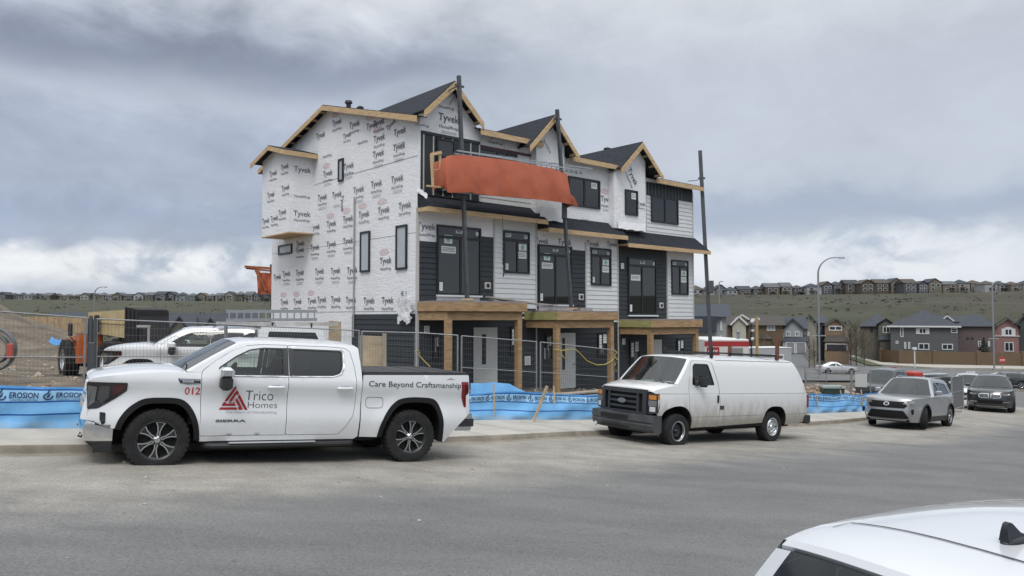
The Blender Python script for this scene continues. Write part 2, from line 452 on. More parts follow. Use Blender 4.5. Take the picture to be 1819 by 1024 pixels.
def asphalt_mat():
    m = mat('asphalt', (.12, .12, .118), .85); nt = m.node_tree; N = nt.nodes; L = nt.links; b = N['Principled BSDF']
    g = N.new('ShaderNodeNewGeometry'); P = g.outputs['Position']
    def noise(s, d=6, st=None, rz=None, rough=.6):
        v = P
        if st or rz:
            mp = N.new('ShaderNodeMapping'); mp.inputs['Scale'].default_value = st or (1, 1, 1); mp.inputs['Rotation'].default_value = (0, 0, rz or 0); L.new(v, mp.inputs[0]); v = mp.outputs[0]
        n = N.new('ShaderNodeTexNoise'); n.inputs['Scale'].default_value = s; n.inputs['Detail'].default_value = d; n.inputs['Roughness'].default_value = rough; L.new(v, n.inputs['Vector']); return n.outputs['Fac']
    def rng(f, a, b_, c=0., d=1.):
        r = N.new('ShaderNodeMapRange'); r.interpolation_type = 'SMOOTHSTEP'; L.new(f, r.inputs['Value'])
        r.inputs['From Min'].default_value = a; r.inputs['From Max'].default_value = b_; r.inputs['To Min'].default_value = c; r.inputs['To Max'].default_value = d; return r.outputs[0]
    def mth(op, a, b_):
        n = N.new('ShaderNodeMath'); n.operation = op
        for s, v in zip(n.inputs, (a, b_)):
            if isinstance(v, (int, float)): s.default_value = v
            else: L.new(v, s)
        return n.outputs[0]
    def mixc(f, a, b_):
        n = N.new('ShaderNodeMix'); n.data_type = 'RGBA'; L.new(f, n.inputs[0])
        for s, v in ((n.inputs[6], a), (n.inputs[7], b_)):
            if isinstance(v, tuple): s.default_value = (*v, 1)
            else: L.new(v, s)
        return n.outputs[2]
    at = N.new('ShaderNodeAttribute'); at.attribute_name = 'verge'; q = at.outputs['Fac']
    rz = -R(36)
    streak = noise(.9, 8, (.5, 1.2, 1), rz)
    blot = noise(.35, 6)
    grain = noise(38, 3, None, None, .7)
    grain2 = noise(140, 2)
    qq = mth('ADD', q, mth('MULTIPLY', mth('SUBTRACT', blot, .5), 1.8))
    qq = mth('ADD', qq, mth('MULTIPLY', mth('SUBTRACT', streak, .5), 1.6))
    dust = rng(qq, -4.9, -2.4)
    dust = mth('MULTIPLY', dust, rng(streak, .25, .55, .72, 1.0))
    base = mixc(rng(streak, .32, .68), (.114, .115, .115), (.152, .151, .149))
    base = mixc(rng(noise(.12, 5), .55, .75, 0, .55), base, (.205, .195, .178))
    dst = mixc(rng(noise(1.4, 7), .3, .7), (.235, .218, .188), (.325, .305, .266))
    c = mixc(mth('MULTIPLY', dust, .92), base, dst)
    tint = rng(grain, .3, .7, .74, 1.26)
    hs = N.new('ShaderNodeHueSaturation'); L.new(c, hs.inputs['Color']); L.new(tint, hs.inputs['Value'])
    # small dark pebbles and clods
    spk = rng(noise(7, 2, None, None, .4), .735, .76)
    c2 = mixc(mth('MULTIPLY', spk, .6), hs.outputs[0], (.07, .062, .052))
    # tyre-black oil drips
    L.new(c2, b.inputs['Base Color'])
    bp = N.new('ShaderNodeBump'); bp.inputs['Strength'].default_value = .35; bp.inputs['Distance'].default_value = .01
    L.new(mth('ADD', grain, mth('MULTIPLY', grain2, .6)), bp.inputs['Height']); L.new(bp.outputs[0], b.inputs['Normal'])
    return m
def build_road():
    kerb = [(p.x - .25, p.y + .3) for p in KP]
    far = [px_xy(p) for p in ((1668, 690), (1560, 676), (1420, 676), (1280, 680), (1280, 655), (1418, 648), (1452, 640), (1440, 633), (1462, 627), (1500, 627), (1512, 637), (1556, 650), (1650, 656), (1819, 660), (2050, 664))]
    near = [(150, 60), (150, -8), (40, -25), (-45, -25)]
    o = sheet('road', kerb + far + near, .004, asphalt_mat(), qattr=lambda x, y: sdist(KP, x, y) if .788 * x + .616 * y < 46 else min(-6.0, sdist(KP, x, y)))
    # concrete sidewalk with kerb
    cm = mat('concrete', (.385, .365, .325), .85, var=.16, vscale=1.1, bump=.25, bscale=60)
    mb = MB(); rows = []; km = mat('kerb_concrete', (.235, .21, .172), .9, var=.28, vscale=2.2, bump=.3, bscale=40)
    for a, b in zip(KP, OP):
        d = (b - a).normalized(); row = []
        def pt(v, dz): row.append((v.x, v.y, plane_z(v.x, v.y) + dz))
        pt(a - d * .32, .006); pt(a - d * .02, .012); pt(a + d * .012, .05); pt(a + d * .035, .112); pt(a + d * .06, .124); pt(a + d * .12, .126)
        for k in range(1, 9): pt((a + d * .12).lerp(b + d * .25, k / 8), .126 + .003 * k)
        pt(b + d * .26, -.1); rows.append(row)
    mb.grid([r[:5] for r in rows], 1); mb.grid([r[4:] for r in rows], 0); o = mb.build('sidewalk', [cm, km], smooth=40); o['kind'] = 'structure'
    if o.data.polygons[5].normal.z < 0: o.data.flip_normals()
    mj = MB()
    for i in range(3, len(KP) - 2, 2):
        a = KP[i]; d = (KP[i + 1] - KP[i - 1]).normalized(); d = Vector((-d.y, d.x)); b = a + d * 1.9
        mj.bar((a.x + d.x * .02, a.y + d.y * .02, plane_z(a.x, a.y) + .1265), (b.x, b.y, plane_z(b.x, b.y) + .150), .012, .004)
    jo = mj.build('sidewalk_joints', mat('joint', (.27, .25, .215), .9)); jo['kind'] = 'structure'
    # far pavement in front of the garden wall and verge
    for nm, P, zo, m in (('pavement', [(1500, 630), (1516, 636), (1562, 649), (1660, 654.5), (1819, 657), (1990, 660), (1990, 657), (1819, 652), (1660, 649), (1566, 645), (1519, 633.5), (1503, 628)], .12, cm),
                     ('pavement', [(1420, 640), (1454, 645), (1480, 645), (1484, 643), (1452, 640.5), (1426, 634)], .10, cm),
                     ('pavement', [(1752, 668), (1819, 672), (1990, 676), (1990, 668), (1819, 664), (1770, 663)], .10, cm),
                     ('verge', [(1500, 636), (1545, 651), (1568, 651), (1522, 637.5), (1505, 633)], .16, mat('verge_grass', (.07, .085, .04), .95, var=.4, vscale=.6))):
        mb = MB(); V = [px_xy(p) for p in P]
        mb.ext(V, lambda x, y: (x, y, plane_z(x, y) - .4), lambda x, y: (x, y, plane_z(x, y) + zo))
        o = mb.build(nm, m, recalc=True); o['kind'] = 'structure'
build_ground(); build_road()
# ------------------------------------------------------------------ townhouse block under construction
TH = R(41); BX, BY = -3.234, 26.0; ZB = E - 2.75
UX = Vector((cos(TH), sin(TH), 0)); VY = Vector((-sin(TH), cos(TH), 0)); BO = Vector((BX, BY, ZB))
CAM = Vector((0, 0, E))
def fw(px, py, p=0.0):
    """pixel -> (along facade, height) on the plane p metres in front of the facade"""
    d = ray(px, py); o = BO - VY * p; t = ((o - CAM).dot(VY)) / d.dot(VY); q = CAM + d * t - o
    return q.dot(UX), q.z
def sw(px, py, p=0.0):
    """pixel -> (depth, height) on the side wall, p metres out"""
    d = ray(px, py); o = BO - UX * p; t = ((o - CAM).dot(UX)) / d.dot(UX); q = CAM + d * t - o
    return q.dot(VY), q.z
def siding(mb, x0, x1, z0, z1, y=0.0, exp=.19, side=False, mi=0, thick=.026):
    n = max(1, round((z1 - z0) / exp)); e = (z1 - z0) / n
    for k in range(n):
        a, b = z0 + k * e, z0 + (k + 1) * e
        Q = [(x0, y - thick, a), (x1, y - thick, a), (x1, y - .003, b), (x0, y - .003, b), (x0, y, a), (x1, y, a)]
        if side: Q = [(q[1], q[0], q[2]) for q in Q]
        mb.add(Q, [(0, 1, 2, 3), (0, 4, 5, 1)] if not side else [(3, 2, 1, 0), (1, 5, 4, 0)], mi)
def build_house():
    B = empty('townhouse_block', BO, TH, label='three-storey townhouse row under construction, half wrapped in white house wrap, behind the fence', cat='building')
    wrap = mat('house_wrap', (.80, .81, .835), .55, var=.04, vscale=.8, spec=.35)
    nt = wrap.node_tree; N = nt.nodes; L = nt.links; b = N['Principled BSDF']
    tc = N.new('ShaderNodeTexCoord')
    def nz(s, d, st, dist=0.):
        mp = N.new('ShaderNodeMapping'); mp.inputs['Scale'].default_value = st; L.new(tc.outputs['Object'], mp.inputs[0])
        n = N.new('ShaderNodeTexNoise'); n.inputs['Scale'].default_value = s; n.inputs['Detail'].default_value = d; n.inputs['Distortion'].default_value = dist; L.new(mp.outputs[0], n.inputs[0]); return n.outputs[0]
    ad = N.new('ShaderNodeMath'); ad.operation = 'ADD'; 
    w1 = nz(1.5, 6, (.55, .55, 2.4), 2.2); w2 = nz(2.6, 5, (1.6, 1.6, .5), 1.2)
    def rdg(v):
        a = N.new('ShaderNodeMath'); a.operation = 'SUBTRACT'; L.new(v, a.inputs[0]); a.inputs[1].default_value = .5
        b2 = N.new('ShaderNodeMath'); b2.operation = 'ABSOLUTE'; L.new(a.outputs[0], b2.inputs[0]); c2 = N.new('ShaderNodeMath'); c2.operation = 'MULTIPLY'; L.new(b2.outputs[0], c2.inputs[0]); c2.inputs[1].default_value = -2.6; return c2.outputs[0]
    sm_ = N.new('ShaderNodeMath'); sm_.operation = 'ADD'; L.new(rdg(w1), sm_.inputs[0]); L.new(rdg(w2), sm_.inputs[1]); L.new(sm_.outputs[0], ad.inputs[0])
    vo = N.new('ShaderNodeTexVoronoi'); vo.feature = 'DISTANCE_TO_EDGE'; vo.inputs['Scale'].default_value = 1.9
    wv = N.new('ShaderNodeMapping'); wv.inputs['Scale'].default_value = (1, 1, 1.5)
    nn = N.new('ShaderNodeTexNoise'); nn.inputs['Scale'].default_value = 1.3; L.new(tc.outputs['Object'], nn.inputs[0])
    av = N.new('ShaderNodeVectorMath'); av.operation = 'MULTIPLY_ADD'; av.inputs[1].default_value = (.9, .9, .9); L.new(nn.outputs['Color'], av.inputs[0]); L.new(tc.outputs['Object'], av.inputs[2])
    L.new(av.outputs[0], wv.inputs[0]); L.new(wv.outputs[0], vo.inputs['Vector'])
    mr = N.new('ShaderNodeMapRange'); mr.inputs['From Max'].default_value = .10; mr.inputs['To Max'].default_value = .16; L.new(vo.outputs['Distance'], mr.inputs['Value'])
    L.new(mr.outputs[0], ad.inputs[1])
    bp = N.new('ShaderNodeBump'); bp.inputs['Strength'].default_value = .30; bp.inputs['Distance'].default_value = .05
    L.new(ad.outputs[0], bp.inputs['Height']); L.new(bp.outputs[0], b.inputs['Normal'])
    ink = mat('wrap_ink', (.085, .09, .105), .6); ink2 = mat('wrap_ink_pale', (.20, .21, .25), .6); red = mat('wrap_red', (.64, .36, .37), .6)
    dark = mat('charcoal_siding', (.028, .035, .041), .6, var=.12, vscale=1.5); whit = mat('white_siding', (.66, .68, .69), .55, var=.04, vscale=2)
    shing = mat('shingles', (.030, .034, .042), .92, var=.35, vscale=9, bump=.6, bscale=14, spec=.2)
    lum = mat('lumber', (.52, .37, .21), .75, var=.22, vscale=2.2, stretch=(1, 1, 6))
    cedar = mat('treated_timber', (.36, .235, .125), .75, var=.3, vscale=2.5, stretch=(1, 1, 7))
    green = mat('green_timber', (.34, .32, .13), .75, var=.25, vscale=2.5, stretch=(1, 1, 7))
    blk = mat('window_black', (.014, .017, .022), .4); trimw = mat('trim_putty', (.50, .49, .47), .6)
    film = mat('filmed_glass', (.42, .46, .50), .22, var=.06, vscale=2); pane = glass('house_pane', (.5, .55, .57), .25, .02, 1.75)
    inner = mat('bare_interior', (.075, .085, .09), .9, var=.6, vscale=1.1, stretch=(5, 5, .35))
    paper = mat('paper_label', (.72, .75, .73), .7); pgreen = mat('label_green', (.10, .34, .24), .7)
    W1, W2, W3 = 5.53, 10.33, fw(1231, 500)[0]
    DEP = 11.95; DZ = (0, -.33, -.57)
    def zE(k): return 2.75 + k            # metres above the eye -> local z
    eave = zE(6.88)
    P_G = .35
    # --- core walls (sheathing boxes, one per unit)
    core = MB()
    Ws = (0, W1, W2, W3)
    for k in range(3):
        e = eave + DZ[k]; s = .265
        # gable-profiled core
        core.ext([(0, -1.5), (DEP, -1.5), (DEP, e + .02), (6.4, e + .05 + s * 6.4), (0, e)], lambda y, z, a=Ws[k] + .002: (a, y, z), lambda y, z, a=Ws[k + 1] - .002: (a, y, z))
    core.build('wall', wrap, B, recalc=True)
    # --- house wrap skins: side wall (thin sheets 6 mm proud, lapped)
    wr = MB(); D0z = sw(741, 558)[1]
    laps = [(-1.5, 3.02), (2.99, 5.72), (5.69, 8.38), (8.35, eave + 1.9)]
    for i, (a, bz) in enumerate(laps):
        o = -.006 - .004 * (i % 2)
        for (d0, d1) in ((-.01, 4.6), (4.57, 9.1), (9.07, DEP + .01)):
            bb = bz; a2 = a
            if d0 < 1: a2 = max(a, D0z)
            if a2 >= bb: continue
            if i == 3:
                def rf(y): return eave + .265 * (y if y < 6.4 else 12.8 - y) - .03
                ys = [d0] + ([6.4] if d0 < 6.4 < d1 else []) + [d1]
                poly = [(y, a2) for y in (d0, d1)] + [(y, rf(min(y, DEP))) for y in reversed(ys)]
                wr.ext(poly, lambda y, z: (.0, y, z), lambda y, z, o=o: (o, y, z))
            else: wr.box(o, .0, d0, d1, a2, bb)
            o -= .003
    tx = MB()
    def brand(fn, a, b, s=1.0, rot=0.0, parts='tsd', clipx=None):
        def f(p, q): 
            c, t = cos(rot), sin(rot); return fn(a + p * c - q * t, b + p * t + q * c)
        if 't' in parts: put_text(tx, 'Tyvek', f, .245 * s, .80 * s, 1, bold=.006)
        if 's' in parts: put_text(tx, 'HomeWrap', f, .115 * s, .74 * s, 1, bold=.004, y=-.30 * s)
        if 'd' in parts and hsh(a * 3.1, b * 1.7 + len(tx.v)) > .45:
            put_text(tx, 'DUPONT', f, .10 * s, .36 * s, 3, x=-.12 * s, y=.31 * s)
            n = 20; ov = []
            for k in range(n):
                t = 2 * pi * k / n; ov.append((cos(t), sin(t)))
            P = [f(-.12 * s + .30 * s * c, .31 * s + .105 * s * q) for c, q in ov] + [f(-.12 * s + .27 * s * c, .31 * s + .085 * s * q) for c, q in ov]
            tx.add(P, [(k, (k + 1) % n, n + (k + 1) % n, n + k) for k in range(n)], 3)
        if 'l' in parts:
            for q in range(2):
                f2 = lambda p, r: f(p, r); tx.add([f(-.3 * s, -.46 * s - .06 * q), f(.3 * s, -.46 * s - .06 * q), f(.3 * s, -.445 * s - .06 * q), f(-.3 * s, -.445 * s - .06 * q)], [(0, 1, 2, 3)], 2)
    sideF = lambda d, z, p=.028: (-p, d, z)
    # text on the side wall runs from the back corner to the front, i.e. along decreasing depth
    def on_side(px, py, s=1.0, rot=0., parts='tsl'):
        d, z = sw(px, py); brand(lambda a, b: (-.030, d - a, z + b), 0, 0, s, rot, parts)
    C4 = lambda x, y: (430 + x / 3.413, 120 + y / 3.413); C5 = lambda x, y: (430 + x / 3.938, 380 + y / 3.938)
    for (x, y, pt) in ((578, 330, 'tsd'), (685, 342, 'tsd'), (790, 350, 'td'), (832, 332, 'ts'), (480, 410, 't'), (520, 492, 's'), (735, 405, 's'), (960, 385, 'tl'), (835, 425, 'tsd'), (955, 478, 'tsdl'), (830, 520, 'tsdl'),
                    (523, 640, 'tsdl'), (650, 595, 'tsl'), (944, 672, 'tsl'), (818, 702, 'tsl'), (710, 738, 'tsl'), (490, 785, 'tsl'), (578, 768, 'tl'), (990, 833, 'tsd'), (862, 862, 'tsd'), (742, 888, 'tsd'), (645, 915, 'tsd'), (545, 945, 'tsd'), (447, 965, 'tsd')):
        on_side(*C4(x, y), parts=pt)
    for (x, y, pt) in ((410, 207, 't'), (408, 252, 'ts'), (513, 232, 'tsl'), (628, 210, 'tsl'), (745, 187, 'tsl'), (314, 417, 'tsl'), (408, 410, 'tsl'), (545, 400, 'tsl'), (658, 396, 'tsl'), (775, 392, 'tsl'),
                    (1008, 325, 'tsd'), (300, 615, 'tsd'), (392, 612, 'tsd'), (493, 606, 'tsd'), (562, 598, 'ts'), (660, 596, 'ts'), (765, 600, 'ts'), (892, 605, 'ts'), (1022, 603, 'tsd')):
        on_side(*C5(x, y), parts=pt)
    on_side(*C4(905, 345), s=.8, rot=.35, parts='t'); on_side(*C5(1122, 600), s=.8, rot=1.57, parts='ts'); on_side(*C4(612, 825), s=.85, rot=-1.57, parts='t')
    on_side(*C4(640, 410), s=.8, parts='ts'); on_side(*C5(250, 440), parts='t')
    # lap tape lines and crease ridges on the side
    for i, z in enumerate((2.99, 5.69, 8.35)): tx.box(-.019, -.016, .0, DEP, z - .006, z + .006, 2)
    # --- bump-out at the rear of the side wall
    y0, y1, px_, zb0, ze = 7.83, 10.68, 1.04, zE(3.56), zE(6.9)
    bm_ = MB()
    bm_.ext([(y0, zb0), (y1, zb0), (y1, ze), ((y0 + y1) / 2, ze + .38), (y0, ze)], lambda y, z: (-px_, y, z), lambda y, z: (.0, y, z))
    bm_.build('bay', wrap, B, recalc=True)
    sof = MB(); sof.box(-px_ - .01, .0, y0 - .01, y1 + .01, zb0 - .05, zb0 - .002); sof.build('bay_soffit', lum, B)
    for (x, y, pt) in ((260, 600, 'ts'), (190, 640, 'ts'), (285, 722, 'ts'), (176, 770, 'ts'), (246, 876, 'ts'), (197, 913, 'ts'), (130, 932, 'ts')):
        d, z = sw(*C4(x, y), p=px_); d = min(max(d, y0 + .45), y1 - .42); brand(lambda a, b, d=d, z=z: (-px_ - .012, d - a, z + b), 0, 0, .95, 0, pt)
    for (zz, pt) in ((zE(4.35), 'tsd'), (zE(5.35), 's'), (zE(6.2), 't')): brand(lambda a, b: (-.52 + a, y0 - .012, zz + b), 0, 0, .95, 0, pt)
    # --- facade wrap and claddings
    up = MB()
    zs = [None] * 3
    def F(px, py, p=0.): return fw(px, py, p)
    skT = [F(760, 347)[1], F(1010, 388)[1], F(1180, 417)[1]]
    skB = [F(765, 368, .6)[1], F(1000, 408, .6)[1], F(1170, 438, .6)[1]]
    SK = [(-.02, W1 + .05), (W1 + .08, W2 - .06), (W2 - .02, W3 + .55)]
    # wrap over the facade of units one and two (upper), band under the skirt roofs
    up.box(.0, W1, -.008, 0, skB[0] - 1.35, eave); up.box(W1 + .004, W2, -.008, 0, skB[1] - 1.0, eave + DZ[1]); up.box(W2 + .004, W3 - .01, -.006, 0, skB[2] - .3, eave + DZ[2])
    # gable fronts
    G = []
    for k, (pxl, pxp, pyp, pxr, pyr) in enumerate(((743, 797, 150, 846, 220), (0, 974, 209, 1015, 277), (0, 1129.5, 256, 1165, 314))):
        p = .10 if k == 0 else P_G
        wc, zp = F(pxp, pyp, p); we, z_e = F(pxr, pyr, p)
        G.append((wc, zp, we - wc, zp - z_e, p))
    gfb = [(.0, 2.62, skT[0])]
    for k, (l, r, bt) in enumerate(((953, 1003, 388), (1091, 1147, 418))):
        a, z = F(l, bt, P_G); b2, z2 = F(r, bt, P_G); gfb.append((a, b2, (skT[k + 1]) - .02))
    for k in range(3):
        wc, zp, hw, rise, p = G[k]; a, b2, zb_ = gfb[k]; s = rise / hw
        zl = zp - s * (wc - a) - .1; zr = zp - s * (b2 - wc) - .1
        up.ext([(a, zb_ if k else skT[0]), (b2, zb_ if k else skT[0]), (b2, zr), (wc, zp - .1), (a, zl)], lambda x, z, p=p: (x, -p, z), lambda x, z: (x, .02, z))
    up.build('wrap_skin', wrap, B, recalc=True)
    wr.build('wrap_skin', wrap, B, recalc=True)
    facF = lambda p: (lambda a, b: (a, -p - .012, b))
    def on_f(px, py, p=0., s=1.0, rot=0., parts='tsl'):
        w, z = F(px, py, p); brand(lambda a, b: (w + a, -p - .02, z + b), 0, 0, s, rot, parts)
    on_f(797, 210, G[0][4], 1.12, 0, 'tsl'); on_f(793, 178, G[0][4], .9, 0, 's'); on_f(879, 240.5, 0, .95, 0, 'ts'); on_f(1078, 354, 0, 1.0, 0, 'tsdl'); on_f(1124, 314, P_G, 1.05, -.95, 'tsd'); on_f(1116, 407, P_G, .8, 0, 't')
    on_f(1139, 362, P_G, .7, 0, 'ts'); on_f(978, 255, P_G, .8, -.9, 's'); on_f(757, 402, 0, 1.0, 0, 'tsd'); on_f(1003, 430, 0, .98, 0, 't'); on_f(1053, 433, 0, .98, 0, 't'); on_f(962, 428, 0, .9, 0, 't'); on_f(1087, 434, 0, .85, 0, 't'); on_f(1040, 382, 0, .7, 0, 's')
    on_f(862, 417, 0, .55, .2, 's'); on_f(749, 245 - 35, 0.1, .8, 0, 's')
    tx.build('wrap_print', [ink, ink, ink2, red], B)
    cl = MB()
    def rect(l, r, t, b_, p=0.):        # pixel rectangle on the facade -> w0,w1,z0,z1 (t and b read at the left edge)
        w0, zt = F(l, t, p); w1 = F(r, (t + b_) / 2, p)[0]; return w0, w1, F(l, b_, p)[1], zt
    PZ = [F(840, 537, 1.78)[1], F(1040, 554.5, 1.8)[1], F(1200, 569, 1.8)[1]]      # porch roof heights
    # main-floor panels
    siding(cl, *[rect(743.5, 775, 428, 531)[i] for i in (0, 1)], PZ[0] - .1, rect(743.5, 775, 428, 531)[3], -.008, mi=0)
    siding(cl, rect(853, 876, 420, 521)[0], rect(853, 876, 420, 521)[1], PZ[0] - .1, F(853, 420)[1], -.008, mi=0)
    siding(cl, F(877.5, 450)[0], W1 - .03, PZ[0] - .55, skB[0] + .02, -.008, mi=1)
    siding(cl, F(1014, 480)[0], F(1039, 480)[0], PZ[1] - .1, F(1016, 444)[1], -.008, mi=0)
    siding(cl, W1 + .02, F(956, 480)[0], PZ[1] - .1, F(956, 436)[1], -.008, mi=0)
    siding(cl, F(1040.5, 480)[0], W2 - .03, PZ[1] - .4, F(1042, 443)[1], -.008, mi=1)
    siding(cl, W2 + .03, F(1183, 480)[0], PZ[2] - .1, skB[2] + .02, -.008, mi=0)
    siding(cl, F(1185.5, 480)[0], W3, PZ[2] - .4, skB[2] + .02, -.008, mi=1)
    # top floor right: white lap siding with a dark batten band
    w0, w1, z0, z1 = rect(1147.5, 1219.5, 345, 418)
    siding(cl, w0, W3 - .0, skT[2] - .1, z1, -.008, mi=1)
    # white strip above window, unit one
    w0, w1, z0, z1 = rect(832, 944, 256, 360); siding(cl, w0, w1, skT[0], z1, -.010, mi=1)
    # ground floor dark siding behind the porches, and along the side
    siding(cl, .02, W1 - .02, -1.4, PZ[0] - .1, -.010, mi=0); siding(cl, W1 + .0, W2 - .02, -1.4, PZ[1] - .1, -.010, mi=0); siding(cl, W2, W3, -1.4, PZ[2] - .1, -.010, mi=0)
    siding(cl, .0, 4.45, -1.4, D0z, -.012, side=True, mi=0)
    cl.build('siding', [dark, whit], B)
    # board and batten areas
    bb = MB()
    w0, w1, z0, z1 = rect(744, 831, 238, 345); a = G[0][4]
    bb.box(w0 + .01, 2.60, -a - .012, -a - .001, skT[0], z1, 0)
    for i in range(7): x = w0 + .1 + i * .41; bb.box(x, x + .045, -a - .030, -a - .012, skT[0], z1 - .02, 1)
    bb.box(w0 + .01, 2.62, -a - .04, -a - .012, z1, z1 + .10, 0)
    BM = [dark, trimw, mat('charcoal_batten', (.13, .145, .16), .6), mat('flashing_maroon', (.085, .03, .035), .5)]
    bb.build('batten_panel', BM, B); bb = MB()
    w0, w1, z0, z1 = rect(1147.5, 1219.5, 323, 345)
    bb.box(w0, W3, -.022, -.009, z0, z1, 0)
    for i in range(11): x = w0 + .12 + i * .245; bb.box(x, x + .04, -.04, -.022, z0, z1, 2)
    bb.box(w0, W3, -.05, -.022, z0 - .04, z0, 0)
    bb.build('batten_panel', BM, B); bb = MB()
    w0, w1, z0, z1 = rect(832, 944, 254, 258); bb.box(w0, w1, -.05, -.012, z0 - .02, z1, 3)
    bb.build('flashing', BM, B)
    # vertical trims
    tr = MB()
    trs = []
    for (px, t, b_) in ((877, 386, 527), (1039.6, 430, 548), (1184.4, 447, 563)):
        w, zt = F(px, t); tr.box(w - .035, w + .035, -.045, -.004, F(px, b_)[1] - .3, zt)
    for w, k in ((W1 - .02, 0), (W2 - .02, 1)): tr.box(w - .03, w + .03, -.05, -.004, -1.4, skB[k] + .05)
    tr.box(W3 - .05, W3 + .015, -.045, .04, -1.4, eave + DZ[2] - .3, 0); tr.box(-.05, .03, -.05, .05, -1.4, skB[0] + .05, 0)
    tr.build('corner_trim', trimw, B)
    # --- windows
    def window(w0, w1, z0, z1, p=0., side=False, transom=0., split=None, gl=pane, door=False, sticker=()):
        f = MB(); g = MB(); fr = .07; dp = .06; y = -p
        def bx(m, a, b2, c, d, yo, yi):
            if side: m.box(yo, yi, a, b2, c, d)
            else: m.box(a, b2, yo, yi, c, d)
        bx(f, w0, w0 + fr, z0, z1, y - dp, y); bx(f, w1 - fr, w1, z0, z1, y - dp, y); bx(f, w0 + fr, w1 - fr, z1 - fr, z1, y - dp, y); bx(f, w0 + fr, w1 - fr, z0, z0 + fr, y - dp, y)
        zt = z1 - fr
        if transom: zt = z1 - transom; bx(f, w0 + fr, w1 - fr, zt - .05, zt + .05, y - dp + .004, y); zt -= .05
        if split:
            c = w0 + (w1 - w0) * split; bx(f, c - .04, c + .04, z0 + fr, zt, y - dp + .006, y)
        bx(g, w0 + fr, w1 - fr, z0 + fr, z1 - fr, y - .026, y - .020)
        o = f.build('patio_door' if door else 'window', blk, B); g.build('pane', gl, o)
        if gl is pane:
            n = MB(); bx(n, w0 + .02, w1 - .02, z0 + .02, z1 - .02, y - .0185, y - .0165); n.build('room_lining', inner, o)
        if door:
            s = MB(); s.box(w0 - .02, w1 + .02, y - .12, y - .02, z0 - .06, z0); s.build('sill', mat('sill_white', (.7, .72, .73), .5), o)
        for (a, b2, c, d, col) in sticker:
            n = MB(); n.box(w0 + (w1 - w0) * a, w0 + (w1 - w0) * b2, y - .032, y - .028, z0 + (z1 - z0) * c, z0 + (z1 - z0) * d, 0)
            if col: cx_, cz = w0 + (w1 - w0) * (a + b2) / 2, z0 + (z1 - z0) * (c + d) / 2; n.lathe([(.0, 0), (.05, 0)], 12, 'y', (cx_, y - .034, cz), 1); n.lathe([(.07, 0), (.10, 0)], 16, 'y', (cx_, y - .034, cz), 1)
            else:
                for q in range(3): zz = z0 + (z1 - z0) * (c + (d - c) * (.25 + .22 * q)); n.box(w0 + (w1 - w0) * (a + .02), w0 + (w1 - w0) * (b2 - .03), y - .0335, y - .0325, zz, zz + .025, 2)
            n.build('sticker', [paper, pgreen, ink2], o)
        return o
    st = lambda *a: a
    pd = [(.16, .34, .74, .86, 1), (.10, .42, .60, .70, 0), (.06, .13, .06, .18, 0), (.42, .58, .90, .94, 0), (.88, .94, .89, .94, 0)]
    wn = [(.08, .28, .85, .93, 0), (.80, .92, .84, .92, 0), (.58, .88, .55, .70, 1), (.56, .88, .36, .52, 0), (.05, .18, .08, .22, 0)]
    window(*[rect(775, 853, 399, 524)[i] for i in (0, 1, 2, 3)], .008, transom=.42, split=.53, door=True, sticker=pd)
    window(*rect(893, 939, 409, 485), .02, transom=.36, split=.52, sticker=wn)
    window(*rect(955, 1015, 434, 541), .008, transom=.40, split=.5, door=True, sticker=pd)
    window(*rect(1048, 1084, 440, 507), .02, transom=.32, split=.48, sticker=wn)
    window(*rect(1114, 1164.5, 457, 560), .02, transom=.36, split=.48, door=True, sticker=pd[1:])
    window(*rect(1191, 1221, 461.5, 523.5), .02, transom=.30, split=.5, sticker=wn[:4])
    window(*rect(771, 804, 246, 340), .12)
    window(*rect(845.5, 917, 262, 330), .02, split=.5)
    window(*rect(1008, 1064.5, 312.6, 365), .012, split=.5, sticker=[(.72, .9, .70, .9, 0)])
    window(*rect(1109.5, 1132, 336.5, 381.5, P_G), P_G, sticker=[(.5, .85, .65, .9, 0)])
    window(*rect(1155, 1203, 347, 394), .02, split=.5, sticker=[])
    def srect(l, r, t, b_): d1, zt = sw(l, t); d0 = sw(r, (t + b_) / 2)[0]; return d0, d1, sw(l, b_)[1], zt
    for q in ((642, 658.5, 413, 484.5), (705.5, 724.6, 402, 480), (496.5, 520, 437, 454), (603, 611.6, 284, 324)):
        window(*srect(*q), .018, side=True, gl=film)
    # ground-floor: doors, small windows, notices
    dr = mat('door_white', (.66, .68, .67), .5, var=.03)
    for (l, r, t, b_) in ((993, 1020.5, 592, 691), (1148, 1174, 604, 690)):
        w0, w1, z0, z1 = rect(l, r, t, b_); d = MB(); d.box(w0, w1, -.06, -.02, z0, z1); o = d.build('door', dr, B)
        m = MB(); m.box(w0 + .12, w0 + .27, -.066, -.061, z0 + .75, z1 - .2); m.build('door_lite', blk, o)
        m = MB(); m.lathe([(0, -.12), (.03, -.12), (.035, -.09), (.015, -.07), (.015, -.06)], 10, 'y', (w1 - .1, 0, z0 + .95)); m.build('handle', mat('brushed_metal', (.4, .4, .4), .35, 1), o)
    w0, z1 = F(838.5, 582); z0 = F(838.5, 682)[1]; d = MB(Matrix.Translation((w0 + .05, -.03, 0)) @ Matrix.Rotation(R(-38), 4, 'Z'))
    d.box(0, .86, -.04, 0, z0, z1); o = d.build('door', dr, B); m = MB(d.M); m.box(.3, .45, -.047, -.041, z0 + .7, z1 - .25); m.build('door_lite', blk, o)
